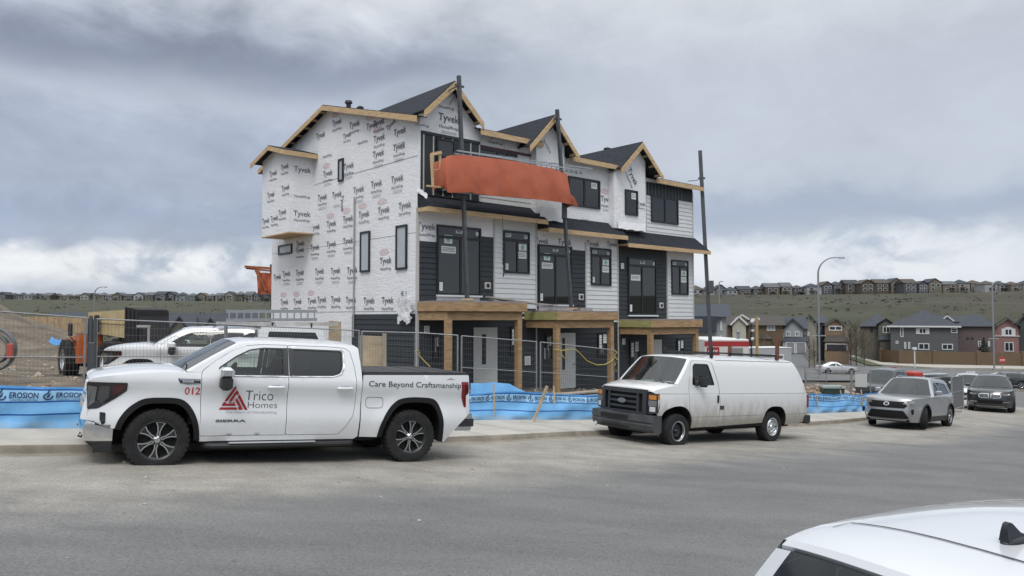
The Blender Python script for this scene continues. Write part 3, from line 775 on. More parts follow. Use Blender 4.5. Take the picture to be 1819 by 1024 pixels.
    for (l, r, t, b_) in ((905, 921, 580, 631), (1060, 1078, 591, 634), (1117, 1135, 605, 650), (1201, 1214, 602, 640), (768, 780, 596, 640), (968, 980, 595, 640)):
        window(*rect(l, r, t, b_), .02, sticker=[(.12, .4, .35, .9, 0), (.55, .9, .55, .95, 0)])
    for (px, py, w, h, num) in ((757, 586, .22, .26, '1'), (1104.5, 467 + 6, .2, .24, '8'), (1107, 607, .2, .26, '3'), (1068, 620, .24, .34, '5'), (1129, 634, .26, .34, '0'), (970, 628, .28, .42, '2'), (936, 641, .3, .34, '')):
        nb = MB(); x, z = F(px, py); nb.box(x - w / 2, x + w / 2, -.045, -.036, z - h / 2, z + h / 2, 0)
        for q in range(4): nb.box(x - w * .36, x + w * .36, -.0475, -.0455, z - h * .36 + q * h * .2, z - h * .30 + q * h * .2, 1)
        nb.build('notice', [paper, ink2], B)
    # vents
    for (px, py) in ((865, 508), (1031, 528), (1173.5, 543)):
        vt = MB(); vt2 = MB(); x, z = F(px, py); vt.bbox(x - .14, x + .14, -.07, -.012, z - .13, z + .13, .015); vt2.lathe([(0, -.075), (.08, -.075), (.085, -.06), (.085, -.05)], 14, 'y', (x, 0, z))
        o = vt.build('vent_block', trimw, B, smooth=30); vt2.build('vent_hood', blk, o)
    # --- roofs
    rf = MB(); fa = MB()
    for k in range(3):
        x0 = -.36 if k == 0 else Ws[k] - .02; x1 = Ws[k + 1] + (.30 if k == 2 else .0); e = eave + DZ[k] + .06; s = .265
        yf, yb = -.42, DEP + .85; zf = e + s * yf; zr = e + s * 6.4; zb2 = zr - s * (yb - 6.4)
        T = .03
        gL, gR = G[k][0] - G[k][2] + .1, G[k][0] + G[k][2] - .1
        rf.ext([(.03, e + s * .03), (6.4, zr), (yb, zb2), (yb, zb2 + T), (6.4, zr + T), (.03, e + s * .03 + T)], lambda y, z, a=x0: (a, y, z), lambda y, z, a=x1: (a, y, z))
        for xa, xb in ((x0, gL), (gR, x1)):
            if xb - xa > .05: rf.ext([(yf, zf), (.03, e + s * .03), (.03, e + s * .03 + T), (yf, zf + T)], lambda y, z, a=xa: (a, y, z), lambda y, z, a=xb: (a, y, z))
        # lumber fascia at the front, barge boards on the open gable end
        a0 = G[k][0] + G[k][2] - .05
        fa.box(a0 if k != 0 else a0, x1, yf - .035, yf, zf - .20, zf - .002)
        if k == 0:
            fa.ext([(yf - .035, zf - .21), (6.4, zr - .21), (yb, zb2 - .21), (yb, zb2 - .002), (6.4, zr - .002), (yf - .035, zf - .002)], lambda y, z: (x0 - .035, y, z), lambda y, z: (x0, y, z))
            fa.box(x0, x0 + .30, yb - .04, yb, zb2 - .2, zb2)
            for j in range(17):
                y = .3 + j * .72
                if y < yb - .2: zz = e + s * (y if y < 6.4 else 12.8 - y) - .03; fa.box(x0, .0, y - .02, y + .02, zz - .10, zz - .004)
        if k == 2: fa.ext([(yf - .035, zf - .20), (6.4, zr - .20), (6.4, zr), (yf - .035, zf)], lambda y, z: (x1, y, z), lambda y, z: (x1 + .035, y, z))
        # front gable roof
        wc, zp, hw, rise, p = G[k]; s2 = rise / hw; yb3 = (zp - e) / s + .3; ex = .05
        for sg in (-1, 1):
            hx = (hw + ex); yfr = -p - .38
            A = (wc, zp); Bq = (wc + sg * hx, zp - s2 * hx)
            yl = max(.05, (Bq[1] - e) / s)
            rf.hexa([(A[0], yfr, A[1]), (Bq[0], yfr, Bq[1]), (Bq[0], yl, Bq[1]), (A[0], yb3, A[1]), (A[0], yfr, A[1] + .045), (Bq[0], yfr, Bq[1] + .04), (Bq[0], yl, Bq[1] + .04), (A[0], yb3, A[1] + .045)])
            fa.ext([(A[0], A[1] - .26), (Bq[0], Bq[1] - .24), (Bq[0], Bq[1] - .001), (A[0], A[1] - .001)], lambda x, z: (x, yfr - .036, z), lambda x, z: (x, yfr, z))
            for j in (.32, .62, .9): xx = wc + sg * hx * j; zz = zp - s2 * hx * j; fa.bar((xx, yfr + .02, zz - .09), (xx, -p, zz - .09), .045, .10)
    # bay roof
    ymid = (y0 + y1) / 2
    s = .38 / (y1 - y0) * 2
    prof = [(y0 - .36, ze - s * .36 + .03), (ymid, ze + .38 + .03), (y1 + .45, ze - s * .45 + .03)]
    rf.ext(prof + [(a, b2 + .035) for a, b2 in reversed(prof)], lambda y, z: (-px_ - .36, y, z), lambda y, z: (-.02, y, z))
    fa.ext([(a, b2 - .19) for a, b2 in prof] + [(a, b2 - .001) for a, b2 in reversed(prof)], lambda y, z: (-px_ - .395, y, z), lambda y, z: (-px_ - .36, y, z))
    fa.box(-px_ - .36, -.02, y0 - .395, y0 - .36, prof[0][1] - .19, prof[0][1] - .002)
    for j in range(5): fa.box(-px_ + .02 + j * .22, -px_ + .06 + j * .22, y0 - .36, y0, ze - .16, ze - .04)
    rf.build('roof', shing, B, recalc=True)
    fa.build('fascia', lum, B, recalc=True)
    # ridge vents and birds-mouth stubs
    rv = MB()
    d, z = sw(622, 186); rv.lathe([(.0, .32), (.14, .32), (.16, .22), (.10, .2), (.10, -.2)], 10, 'z', (.6, 6.0, eave + .265 * 6.0 + .12)); rv.build('roof_vent', blk, B); rv = MB(); rv.bbox(.90, 1.12, 5.65, 5.9, eave + 1.5, eave + 1.83, .03); rv.build('roof_vent', blk, B); rv = MB()
    x, z = F(1078, 264, -2.5); rv.bbox(x - .14, x + .14, 2.35, 2.6, z - .25, z + .02, .02)
    rv.build('roof_vent', blk, B)
    # --- skirt roofs
    for k in range(3):
        a, b2 = SK[k]; zt, zb_ = skT[k], skB[k]; m = MB(); pr = .62
        hip = .42 if k == 2 else 0
        m.hexa([(a, -pr, zb_), (b2, -pr, zb_), (b2, .0, zb_), (a, .0, zb_), (a, -.012, zt), (b2 - hip, -.012, zt), (b2 - hip, .0, zt), (a, .0, zt)])
        o = m.build('skirt_roof', shing, B)
        q = MB(); q.box(a, b2, -pr - .035, -pr, zb_ - .16, zb_ + .012); q.box(a, b2, -pr, .0, zb_ - .06, zb_ - .003)
        if k == 0: q.box(a - .03, a, -pr, 0, zb_ - .14, zb_)
        q.build('skirt_fascia', lum, o)
    fl = MB()
    z = skT[0]; fl.grid([[(-.05 - .006 * j, -.02 - .09 * i, z + .25 - .30 * (i / 6) ** 1.0 - .04 * j + .02 * sin(i * 2.3 + j)) for i in range(8)] for j in range(5)]); fl.build('wrap_flap', wrap, B, smooth=60); fl = MB()
    w0, zt = F(956, 352, .33); w1 = F(998, 352, .33)[0]
    fl.grid([[(w0 + (w1 - w0) * i / 10, -.40 - .012 * sin(i * 1.9 + j) - .05 * j / 6, skT[1] + .25 - .52 * j / 6 + .02 * sin(i * 1.3) * (j == 6)) for i in range(11)] for j in range(7)]); fl.build('wrap_flap', wrap, B, smooth=60); fl = MB()
    w0, zt = F(1099, 395, .45); w1 = F(1147, 400, .45)[0]
    fl.grid([[(w0 + (w1 - w0) * i / 10, -P_G - .04 - .012 * sin(i * 1.9 + j) - .06 * j / 6, skT[2] + .30 - .34 * j / 6 + .02 * sin(i * 1.7) * (j == 6)) for i in range(11)] for j in range(7)])
    fl.build('wrap_flap', wrap, B, smooth=60)
    # crumpled loose wrap at the base of the side corner
    cr = MB()
    rows = []
    d0, zc = sw(728, 545)
    for j in range(9):
        rows.append([(-.10 - .12 * abs(sin(i * 1.7 + j * 2.1)) - .06 * hsh(i, j), d0 + .45 - i * .11 + .05 * hsh(j, i), zc + .35 - .11 * j + .10 * sin(i * 1.2 + .5 * j) * (j / 8)) for i in range(9)])
    cr.grid(rows); cr.build('wrap_flap', wrap, B, smooth=70)
    # --- porches
    for k, (wl, wr_, P) in enumerate(((0.0, 3.42, 1.78), (4.93, 8.26, 1.8), (10.37, 13.88, 1.8))):
        zt = PZ[k]; m = MB(); m.box(wl - .02, wr_ + .02, -P - .02, -.02, zt - .012, zt + .05); o = m.build('porch_roof', mat('roof_deck', (.26, .23, .22), .8, var=.2), B)
        f = MB(); f.box(wl + (0 if k == 0 else 0), wr_, -P - .04, -P, zt - .30, zt - .014); f.build('porch_fascia', cedar, o)
        f = MB(); f.box(wl - .04, wl, -P - .04, -.03, zt - .30, zt - .014); f.build('porch_fascia', cedar if k == 0 else green, o)
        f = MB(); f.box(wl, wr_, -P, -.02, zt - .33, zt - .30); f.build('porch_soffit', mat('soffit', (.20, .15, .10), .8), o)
        f = MB(); f.box(wl + .02, wr_ - .12, -P + .10, -P + .24, zt - .60, zt - .33); f.box(wl + .02, wl + .16, -P + .24, -.05, zt - .60, zt - .33); f.build('porch_beam', cedar, o)
        for x in (wl + .02, wr_ - .34):
            q = MB(); q.box(x, x + .19, -P + .07, -P + .26, -1.6, zt - .60); q.build('post', cedar, o)
    # deck clutter: boards and a gable ladder end on the porch roofs
    cb = MB()
    zt = PZ[0] + .05
    x, z = F(868, 524, .6); cb.bar((x, -.5, zt + .18), (W1 + .1, -.75, zt - .22 + .1), .22, .05); cb.bar((x + .3, -.3, zt + .1), (W1 + .3, -.9, zt - .1), .10, .04)
    zt = PZ[1] + .05; x, z = F(985, 548, 1.2); cb.box(x - .2, x + .9, -1.3, -1.0, zt, zt + .07); cb.box(x + .5, x + 1.6, -1.0, -.7, zt, zt + .05); cb.box(x + 1.4, x + 2.1, -1.2, -.8, zt, zt + .12)
    cb.build('loose_boards', mat('grey_boards', (.33, .31, .29), .8, var=.25), B)
    # steps under the porches
    sp = MB()
    x, z = F(1010, 694, .9); sp.box(x - .5, x + .6, -1.6, -.3, z - .25, z - .05); sp.box(x - .5, x + .6, -2.0, -1.6, z - .45, z - .25); sp.build('porch_step', mat('step_concrete', (.33, .31, .29), .85, var=.15), B)
    # downpipe and cable on the side wall
    dp = MB(); d, z = sw(632, 354); z2 = sw(632, 600)[1]; dp.tube([(-.06, d, z), (-.06, d, z2)], .035, 8); dp.build('service_pipe', mat('grey_pipe', (.34, .33, .33), .6), B)
    d, z = sw(209, 0) if False else (0, 0)
    return B
BLD = build_house()
# ------------------------------------------------------------------ vehicle library
def herm(T):
    """smooth curve through a table of (x, value)"""
    n = len(T)
    def f(x):
        if x <= T[0][0]: return T[0][1]
        if x >= T[-1][0]: return T[-1][1]
        for i in range(n - 1):
            if x <= T[i + 1][0]:
                (a, p), (b, q) = T[i], T[i + 1]; h = b - a; t = (x - a) / h
                def sl(j):
                    if j == 0: return (T[1][1] - T[0][1]) / (T[1][0] - T[0][0])
                    if j == n - 1: return (T[-1][1] - T[-2][1]) / (T[-1][0] - T[-2][0])
                    return (T[j + 1][1] - T[j - 1][1]) / (T[j + 1][0] - T[j - 1][0])
                m0, m1 = sl(i) * h, sl(i + 1) * h
                return (2*t**3-3*t*t+1)*p + (t**3-2*t*t+t)*m0 + (-2*t**3+3*t*t)*q + (t**3-t*t)*m1
    return f
def catm(keys, n=5):
    """dense Catmull-Rom through key tuples"""
    out = []; K = [tuple(map(float, k)) for k in keys]; m = len(K)
    for i in range(m - 1):
        a, b, c, d = K[max(i - 1, 0)], K[i], K[i + 1], K[min(i + 2, m - 1)]
        for j in range(n):
            t = j / n
            out.append(tuple(.5 * (2*q + (r - p)*t + (2*p - 5*q + 4*r - s)*t*t + (3*q - p - 3*r + s)*t**3) for p, q, r, s in zip(a, b, c, d)))
    out.append(K[-1]); return out
def arc(cx, cz, r, a0, a1, n=14, rz=None):
    rz = rz or r
    return [(cx + r * cos(R(a0 + (a1 - a0) * i / n)), cz + rz * sin(R(a0 + (a1 - a0) * i / n))) for i in range(n + 1)]
def rounded(P, r, n=4):
    out = []; m = len(P)
    for i in range(m):
        a, b, c = Vector(P[i - 1]), Vector(P[i]), Vector(P[(i + 1) % m])
        rr = min(r, (a - b).length * .45, (c - b).length * .45); p = b + (a - b).normalized() * rr; q = b + (c - b).normalized() * rr
        for k in range(n + 1):
            t = k / n; out.append(tuple((p * (1 - t) ** 2 + b * 2 * t * (1 - t) + q * t * t)))
    return out
def inset(P, d):
    m = len(P); A = sum(P[i][0] * P[(i + 1) % m][1] - P[(i + 1) % m][0] * P[i][1] for i in range(m)); s = 1 if A > 0 else -1; out = []
    for i in range(m):
        a, b, c = Vector(P[i - 1]), Vector(P[i]), Vector(P[(i + 1) % m]); u = b - a; v = c - b
        if u.length < 1e-6: u = v
        if v.length < 1e-6: v = u
        u.normalize(); v.normalize(); n1 = Vector((-u.y, u.x)) * s; n2 = Vector((-v.y, v.x)) * s; k = n1 + n2
        if k.length < 1e-6: k = n1
        k.normalize(); l = d / max(.45, k.dot(n1)); q = b + k * l; out.append((q.x, q.y))
    return out
def densify(P, d, closed=True):
    out = []; n = len(P)
    for i in range(n if closed else n - 1):
        a, b = Vector(P[i]), Vector(P[(i + 1) % n]); k = max(1, int(math.ceil((b - a).length / d)))
        out += [tuple(a.lerp(b, j / k)) for j in range(k)]
    if not closed: out.append(tuple(P[-1]))
    return out
def fill(poly, holes, fn, step, mb, mi=0, flip=False):
    O = densify(poly, step * .8); Hs = [densify(h, step * .8) for h in holes]
    xs = [p[0] for p in O]; zs = [p[1] for p in O]; pts = []
    B_ = [Vector(p) for l in [O] + Hs for p in l]
    x = min(xs) + step * .5; j = 0
    while x < max(xs):
        z = min(zs) + step * (.5 + .5 * (j % 2) * 0)
        while z < max(zs):
            if inside(O, x, z) and not any(inside(h, x, z) for h in Hs):
                v = Vector((x, z))
                if min((v - b).length_squared for b in B_) > (step * .45) ** 2: pts.append((x, z))
            z += step
        x += step; j += 1
    vv, tr = cdt(O, Hs, pts)
    tr = [t[::-1] if flip else t for t in tr]
    mb.add([fn(p.x, p.y) for p in vv], tr, mi)
TS = [-1, -.985, -.96, -.92, -.86, -.76, -.62, -.45, -.25, 0, .25, .45, .62, .76, .86, .92, .96, .985, 1]
class Body:
    def __init__(s, root, yf): s.root = root; s.yf = yf
    def P(s, x, z, sd=1, off=0.0): return (x, sd * (s.yf(x, z) + off), z)
    def panel(s, name, poly, holes=(), m=None, sides=(1, -1), off=0.0, step=.10, parent=None, smooth=50, thick=0.0):
        r = []
        for sd in sides:
            mb = MB(); fill(poly, holes, lambda x, z: s.P(x, z, sd, off), step, mb, 0)
            o = mb.build(name, m, parent if parent is not None else s.root, smooth=smooth)
            me = o.data
            if sum(p.normal.y * p.area for p in me.polygons) * sd < 0: me.flip_normals()
            r.append(o)
        return r
    def band(s, name, st, m, t0=-1, t1=1, parent=None, off=0.0, smooth=50, ts=None):
        ts = sorted(set([t0, t1] + [t for t in (ts or TS) if t0 <= t <= t1]))
        rows = []
        for q in st:
            x, z, c, k, b, pw = q[:6]; ye = s.yf(x, z) if len(q) < 7 else q[6]
            rows.append([Vector((x + b * (1 - abs(t) ** pw), ye * t, z + c * (1 - abs(t) ** k))) for t in ts])
        if off:
            mid = Vector((sum(r[len(r) // 2].x for r in rows) / len(rows), 0, -1)) * 0
            n = len(rows); nr = []
            for i in range(n):
                row = []
                for j in range(len(ts)):
                    a = rows[min(i + 1, n - 1)][j] - rows[max(i - 1, 0)][j]; b_ = rows[i][min(j + 1, len(ts) - 1)] - rows[i][max(j - 1, 0)]
                    row.append(rows[i][j] + a.cross(b_).normalized() * off)
                nr.append(row)
            rows = nr
        mb = MB(); mb.grid(rows); return mb.build(name, m, parent if parent is not None else s.root, smooth=smooth)
def paint(name, col, flake=0.0, dirt=None):
    if name in MATS: return MATS[name]
    m = mat(name, col, .32, coat=1.0, spec=.5)
    nt = m.node_tree; N = nt.nodes; L = nt.links; b = N['Principled BSDF']
    if flake: b.inputs['Metallic'].default_value = flake
    tc = N.new('ShaderNodeTexCoord'); sep = N.new('ShaderNodeSeparateXYZ'); L.new(tc.outputs['Object'], sep.inputs[0])
    n = N.new('ShaderNodeTexNoise'); n.inputs['Scale'].default_value = 5; n.inputs['Detail'].default_value = 8; n.inputs['Roughness'].default_value = .65
    mp = N.new('ShaderNodeMapping'); mp.inputs['Scale'].default_value = (1, 1, .45); L.new(tc.outputs['Object'], mp.inputs[0]); L.new(mp.outputs[0], n.inputs[0])
    # road film: a thrown-up dust line low on the body, ragged by noise
    zt, zw, amt, dc = dirt or (.62, .55, .38, (.33, .30, .25))
    a = N.new('ShaderNodeMath'); a.operation = 'MULTIPLY_ADD'; L.new(n.outputs['Fac'], a.inputs[0]); a.inputs[1].default_value = -.9; L.new(sep.outputs[2], a.inputs[2])
    mr = N.new('ShaderNodeMapRange'); mr.interpolation_type = 'SMOOTHSTEP'; L.new(a.outputs[0], mr.inputs['Value'])
    mr.inputs['From Min'].default_value = zt - .45 - zw; mr.inputs['From Max'].default_value = zt - .45 + zw * .55; mr.inputs['To Min'].default_value = amt; mr.inputs['To Max'].default_value = 0
    mx = N.new('ShaderNodeMix'); mx.data_type = 'RGBA'; L.new(mr.outputs[0], mx.inputs[0]); mx.inputs[6].default_value = (*col, 1); mx.inputs[7].default_value = (*dc, 1)
    L.new(mx.outputs[2], b.inputs['Base Color'])
    r2 = N.new('ShaderNodeMapRange'); L.new(mr.outputs[0], r2.inputs['Value']); r2.inputs['From Max'].default_value = max(.01, amt); r2.inputs['To Min'].default_value = 1.0; r2.inputs['To Max'].default_value = .25
    L.new(r2.outputs[0], b.inputs['Coat Weight'])
    return m
RUB = mat('tyre_rubber', (.022, .022, .023), .85, var=.35, vscale=8, bump=.4, bscale=40, spec=.3)
MATB = mat('matt_black', (.010, .010, .011), .75, spec=.2)
BLKP = mat('black_plastic', (.022, .023, .025), .55, var=.25, vscale=6)
GLBK = mat('gloss_black', (.010, .010, .012), .12, coat=.6)
CHR = mat('chrome', (.75, .76, .77), .10, 1.0)
ALU = mat('machined_alloy', (.60, .61, .62), .28, 1.0)
DKAL = mat('dark_alloy', (.045, .047, .05), .4, .6)
WELL = mat('wheel_well', (.012, .012, .012), .95)
SEAT = mat('seat_cloth', (.035, .035, .038), .85)
GLS = glass('car_glass', (.80, .88, .84), .02, .02, 1.6)
GLD = glass('privacy_glass', (.10, .12, .125), .35, .02, 1.7)
GLW = glass('windscreen_glass', (.50, .58, .56), .12, .02, 1.7)
GLF = glass('shaded_windscreen', (.36, .42, .41), .55, .03, 1.6)
GLB = glass('bright_windscreen', (.62, .70, .68), .06, .02, 2.7)
AMB = mat('amber_lens', (.55, .20, .03), .15, coat=.5); REDL = mat('red_lens', (.20, .008, .012), .12, coat=.6); CLR = mat('clear_lens', (.55, .58, .60), .08, coat=.7)
def wheel(root, x, y, rr, w, style, sd, steer=0.0, rim=None, lugs=False, cap=None):
    T = Matrix.Translation((x, y * sd, rr)) @ Matrix.Rotation(steer, 4, 'Z') @ Matrix.Diagonal((1, sd, 1, 1))
    k = rim or rr * .62
    mb = MB(T); h = w / 2
    prof = [(k - .01, -h * .8), (k + .015, -h), (rr * .84, -h * 1.07), (rr * .93, -h * 1.02), (rr - .012, -h * .86), (rr, -h * .7), (rr, h * .7), (rr - .012, h * .86), (rr * .93, h * 1.02), (rr * .84, h * 1.07), (k + .02, h), (k + .012, h * .98), (k - .01, h * .8)]
    mb.lathe(prof, 40)
    nl = 34
    for i in range(nl):
        a = 2 * pi * i / nl
        for (y0, y1, da) in ((h * .35, h * 1.0, 0), (-h * 1.0, -h * .35, .5), (-h * .28, h * .28, .25)):
            if not lugs and abs(y0) > h * .3 and False: continue
            ca = a + 2 * pi / nl * da; d = .30 * 2 * pi / nl; e = .011 if lugs else .005
            P = []
            for rad in (rr - .02, rr + e):
                for (aa, yy) in ((ca - d, y0), (ca + d, y0), (ca + d, y1), (ca - d, y1)):
                    r2 = rad - (.018 if abs(yy) > h * .9 else 0); P.append((r2 * cos(aa), yy, r2 * sin(aa)))
            mb.hexa(P)
    tyre = mb.build('wheel', RUB, root, smooth=35, recalc=False)
    m = MB(T); d = MB(T)
    d.lathe([(0, h * .25), (k * .9, h * .25), (k * .97, h * .55), (k * .97, -h * .6), (0, -h * .6)], 28, mi=0)     # barrel, and a black disc standing in for the shadow over the brake
    m.lathe([(k * .93, h * .70), (k * .99, h * .86), (k + .006, h * .90), (k + .012, h * .98), (k + .004, h * 1.0), (k * .95, h * .9)], 36, mi=1 if style == 'bone' else 0)
    def spoke(P, y0, y1, a, mb_, mi):
        c, s_ = cos(a), sin(a)
        mb_.ext(P, lambda u, v: (u * c - v * s_, y0, u * s_ + v * c), lambda u, v: (u * c - v * s_, y1, u * s_ + v * c), mi)
    if style == 'bone':
        for i in range(6):
            a = 2 * pi * i / 6 + pi / 2 + .12
            Pp = [(k * .18, -k * .10), (k * .45, -k * .075), (k * .70, -k * .13), (k * .93, -k * .25), (k * .97, -k * .10), (k * .97, k * .10), (k * .93, k * .25), (k * .70, k * .13), (k * .45, k * .075), (k * .18, k * .10)]
            spoke(Pp, h * .30, h * .74, a, m, 0); spoke(inset(Pp, k * .058), h * .3, h * .76, a, m, 1)
            aa = a + pi / 6; m.lathe([(0, h * .86), (.014, h * .86), (.016, h * .7)], 8, 'y', (k * .24 * cos(aa), 0, k * .24 * sin(aa)), 1)
        m.lathe([(0, h * .90), (k * .13, h * .90), (k * .17, h * .82), (k * .22, h * .74), (k * .24, h * .4)], 16, mi=0)
    elif style in ('steel', 'pale'):
        m.lathe([(0, h * .75), (k * .16, h * .75), (k * .22, h * .6), (k * .30, h * .35), (k * .42, h * .5), (k * .60, h * .55), (k * .78, h * .35), (k * .93, h * .3), (k * .95, h * .8)], 30, mi=0 if style == 'pale' else 1)
        for i in range(8):
            a = 2 * pi * i / 8; d.lathe([(0, h * .57), (k * .055, h * .57)], 8, 'y', (k * .55 * cos(a), .002, k * .55 * sin(a)), 0)
    elif style == 'cap':
        m.lathe([(0, h * .95), (k * .2, h * .95), (k * .26, h * .8), (k * .45, h * .72), (k * .62, h * .86), (k * .74, h * .9), (k * .92, h * .62), (k * .96, h * .8)], 30, mi=0)
        for i in range(8):
            a = 2 * pi * i / 8; d.lathe([(0, h * .90), (k * .085, h * .90)], 10, 'y', (k * .66 * cos(a), .004, k * .66 * sin(a)), 0)
    else:
        n = 5
        for i in range(n):
            for q in (-.15, .15):
                a = 2 * pi * i / n + pi / 2 + q
                Pp = [(k * .1, -k * .05), (k * .95, -k * .055), (k * .97, 0), (k * .95, k * .055), (k * .1, k * .05)]
                spoke(Pp, h * .3, h * .8, a, m, 0)
        m.lathe([(0, h * .9), (k * .15, h * .9), (k * .2, h * .7), (k * .2, h * .3)], 14, mi=0)
    d.build('barrel_shade', WELL, tyre); m.build('rim', [DKAL if style == 'darkalloy' else ALU, DKAL] if style != 'cap' else [CHR, DKAL], tyre, smooth=35)
    return tyre
def liner(root, P, y_in, yf, m=WELL):
    mb = MB()
    for sd in (1, -1):
        rows = [[(x, sd * (yf(x, z) - .004), z) for x, z in P], [(x, sd * (yf(x, z) - .05), z + .0) for x, z in P], [(x, sd * y_in, z) for x, z in P]]
        mb.grid(rows)
    return mb.build('wheel_well', m, root)
def seats(root, xs, z, ym=.38, w=.5, hgt=.62):
    for x in xs:
        for sd in (1, -1):
            mb = MB()
            mb.bbox(x - .05, x + .45, sd * ym - w / 2, sd * ym + w / 2, z - .2, z, .04)
            mb.hexa([(x - .10, sd * ym - w / 2, z - .05), (x + .06, sd * ym - w / 2, z - .05), (x + .06, sd * ym + w / 2, z - .05), (x - .10, sd * ym + w / 2, z - .05), (x - .26, sd * ym - w / 2 + .05, z + hgt - .17), (x - .14, sd * ym - w / 2 + .05, z + hgt - .17), (x - .14, sd * ym + w / 2 - .05, z + hgt - .17), (x - .26, sd * ym + w / 2 - .05, z + hgt - .17)])
            mb.bbox(x - .28, x - .16, sd * ym - .14, sd * ym + .14, z + hgt - .14, z + hgt + .05, .03)
            mb.build('seat', SEAT, root)
def steering(root, x, y, z):
    mb = MB(Matrix.Translation((x, y, z)) @ Matrix.Rotation(R(62), 4, 'Y'))
    mb.tube([(.19 * cos(2 * pi * i / 20), .19 * sin(2 * pi * i / 20), 0) for i in range(21)], .016, 6)
    mb.bbox(-.07, .07, -.08, .08, -.03, .01, .01); mb.bar((-.18, 0, 0), (.18, 0, 0), .03, .02)
    mb.build('steering_wheel', SEAT, root)
def place(root, loc, yaw, pitch):
    root.matrix_world = Matrix.Translation(loc) @ Matrix.Rotation(yaw, 4, 'Z') @ Matrix.Rotation(-pitch, 4, 'Y')
    return root

# ------------------------------------------------------------------ crew-cab pickup
def pickup(name, label, loc, yaw, pitch, first=True):
    T = empty(name, label=label, cat='pickup truck')
    white = paint('truck_white', (.69, .705, .725), dirt=(.6, .55, .30, (.34, .32, .29))) if first else paint('worktruck_white', (.70, .71, .72), dirt=(1.0, .7, .5, (.33, .30, .25)))
    zt = herm([(.28, .925), (.40, .945), (.55, .972), (.68, .985), (.76, .976), (.92, .948), (1.08, .956), (1.2, .992), (1.28, .985), (1.345, .955), (1.42, .925), (1.6, .85), (1.80, .755), (1.88, .70)])
    def arch_b(x, z):
        b = 0
        for cx in (0.0, 3.745):
            r = sqrt((x - cx) ** 2 + (z - .41) ** 2); b = max(b, ss(.80, .60, r)) if False else max(b, 1 - ss(.56, .80, r))
        return b
    def yf(x, z):
        y = zt(z)
        if z < 1.25: y += .028 * arch_b(x, z)
        if x > 4.0: y -= .34 * (x - 4.0) ** 2
        if x < -.75: y -= .30 * (x + .75) ** 2
        return y
    def yb(x, z):
        y = zt(min(z, 1.25)); 
        if z > 1.25: y = zt(1.25) - .10 * (z - 1.25)
        y += .028 * arch_b(x, z) * (1 if z < 1.25 else .0)
        if x < -.75: y -= .30 * (x + .75) ** 2
        return y
    Bd = Body(T, yf); Bb = Body(T, yb)
    hood = catm([(4.625, 1.205, .05, 3.2, .03, 2.4), (4.60, 1.235, .04, 3.2, .03, 2.4), (4.50, 1.268, .05, 3.0, .03, 2.4), (4.10, 1.328, .065, 3.0, .05, 2.4), (3.72, 1.355, .07, 3, .04, 2.4), (3.44, 1.362, .055, 3, .05, 2.4)], 4)
    wsh = catm([(3.42, 1.368, .045, 2.6, .12, 2.2), (3.08, 1.585, .05, 2.6, .10, 2.2), (2.74, 1.785, .055, 2.6, .07, 2.2)], 5)
    roof = catm([(2.74, 1.785, .055, 2.6, .07, 2.2), (2.5, 1.822, .06, 2.8, .05, 2.2), (2.0, 1.838, .065, 2.8, .0, 2.2), (1.3, 1.842, .06, 2.8, 0, 2.2), (.99, 1.832, .05, 2.8, -.02, 2.2), (.905, 1.80, .045, 2.8, -.02, 2.2)], 4)
    back = [(.905, 1.80, .045, 2.8, -.02, 2.2), (.875, 1.39, .0, 2, -.02, 2.2)]
    Bd.band('hood', hood, white); Bd.band('roof', roof, white)
    Bd.band('windscreen', wsh, GLB, -.90, .90); Bd.band('windscreen_pillar', wsh, white, -1, -.90); Bd.band('windscreen_pillar', wsh, white, .90, 1)
    Bd.band('rear_window', back, GLD, -.86, .86); Bd.band('cab_back', back, white, -1, -.86); Bd.band('cab_back', back, white, .86, 1)
    hp = [(q[0], q[1]) for q in hood]; wp = [(q[0], q[1]) for q in wsh]; rp = [(q[0], q[1]) for q in roof]
    # arches (opening, ccw from the rear foot over the top to the front foot)
    fa = [(3.205, .41), (3.235, .62), (3.30, .80), (3.40, .935), (3.52, .995), (3.72, 1.005), (3.93, .992), (4.06, .93), (4.17, .83), (4.25, .70), (4.285, .585)]
    ra = [(-.575, .32), (-.565, .60), (-.53, .80), (-.46, .955), (-.36, 1.03), (-.18, 1.05), (.05, 1.05), (.24, 1.01), (.38, .89), (.48, .74), (.545, .58), (.575, .42)]
    fa = [p[:2] for p in catm(fa, 3)]; ra = [p[:2] for p in catm(ra, 3)]
    fender = fa + [(4.42, .59), (4.53, .672), (4.70, .70), (4.685, .80), (4.655, 1.0)] + hp + [(3.30, 1.366), (3.243, 1.36), (3.246, 1.30), (3.222, .8), (3.208, .60)]
    Bd.panel('fender', fender, (), white, step=.075)
    fd = rounded([(3.205, .475), (3.214, .8), (3.238, 1.30), (3.228, 1.385), (3.05, 1.535), (2.83, 1.68), (2.62, 1.765), (2.38, 1.79), (2.026, 1.795), (2.012, .475)], .025)
    rd = rounded([(2.004, .475), (2.018, 1.795), (1.42, 1.80), (1.13, 1.79), (1.05, 1.74), (.99, 1.5), (.968, 1.3), (.960, .95), (.985, .77), (1.10, .585), (1.20, .475)], .03)
    fwn = rounded([(2.99, 1.335), (2.075, 1.345), (2.08, 1.755), (2.38, 1.75), (2.58, 1.715), (2.78, 1.61), (3.02, 1.435)], .03)
    rwn = rounded([(1.965, 1.345), (1.33, 1.36), (1.215, 1.40), (1.175, 1.50), (1.17, 1.73), (1.21, 1.755), (1.965, 1.755)], .04)
    cab = [(3.205, .395), (3.208, .60), (3.222, .8), (3.246, 1.30), (3.243, 1.362), (3.30, 1.368)] + wp[0:] + rp[1:] + [(.872, 1.38), (.868, 1.0), (.885, .43), (.95, .395)]
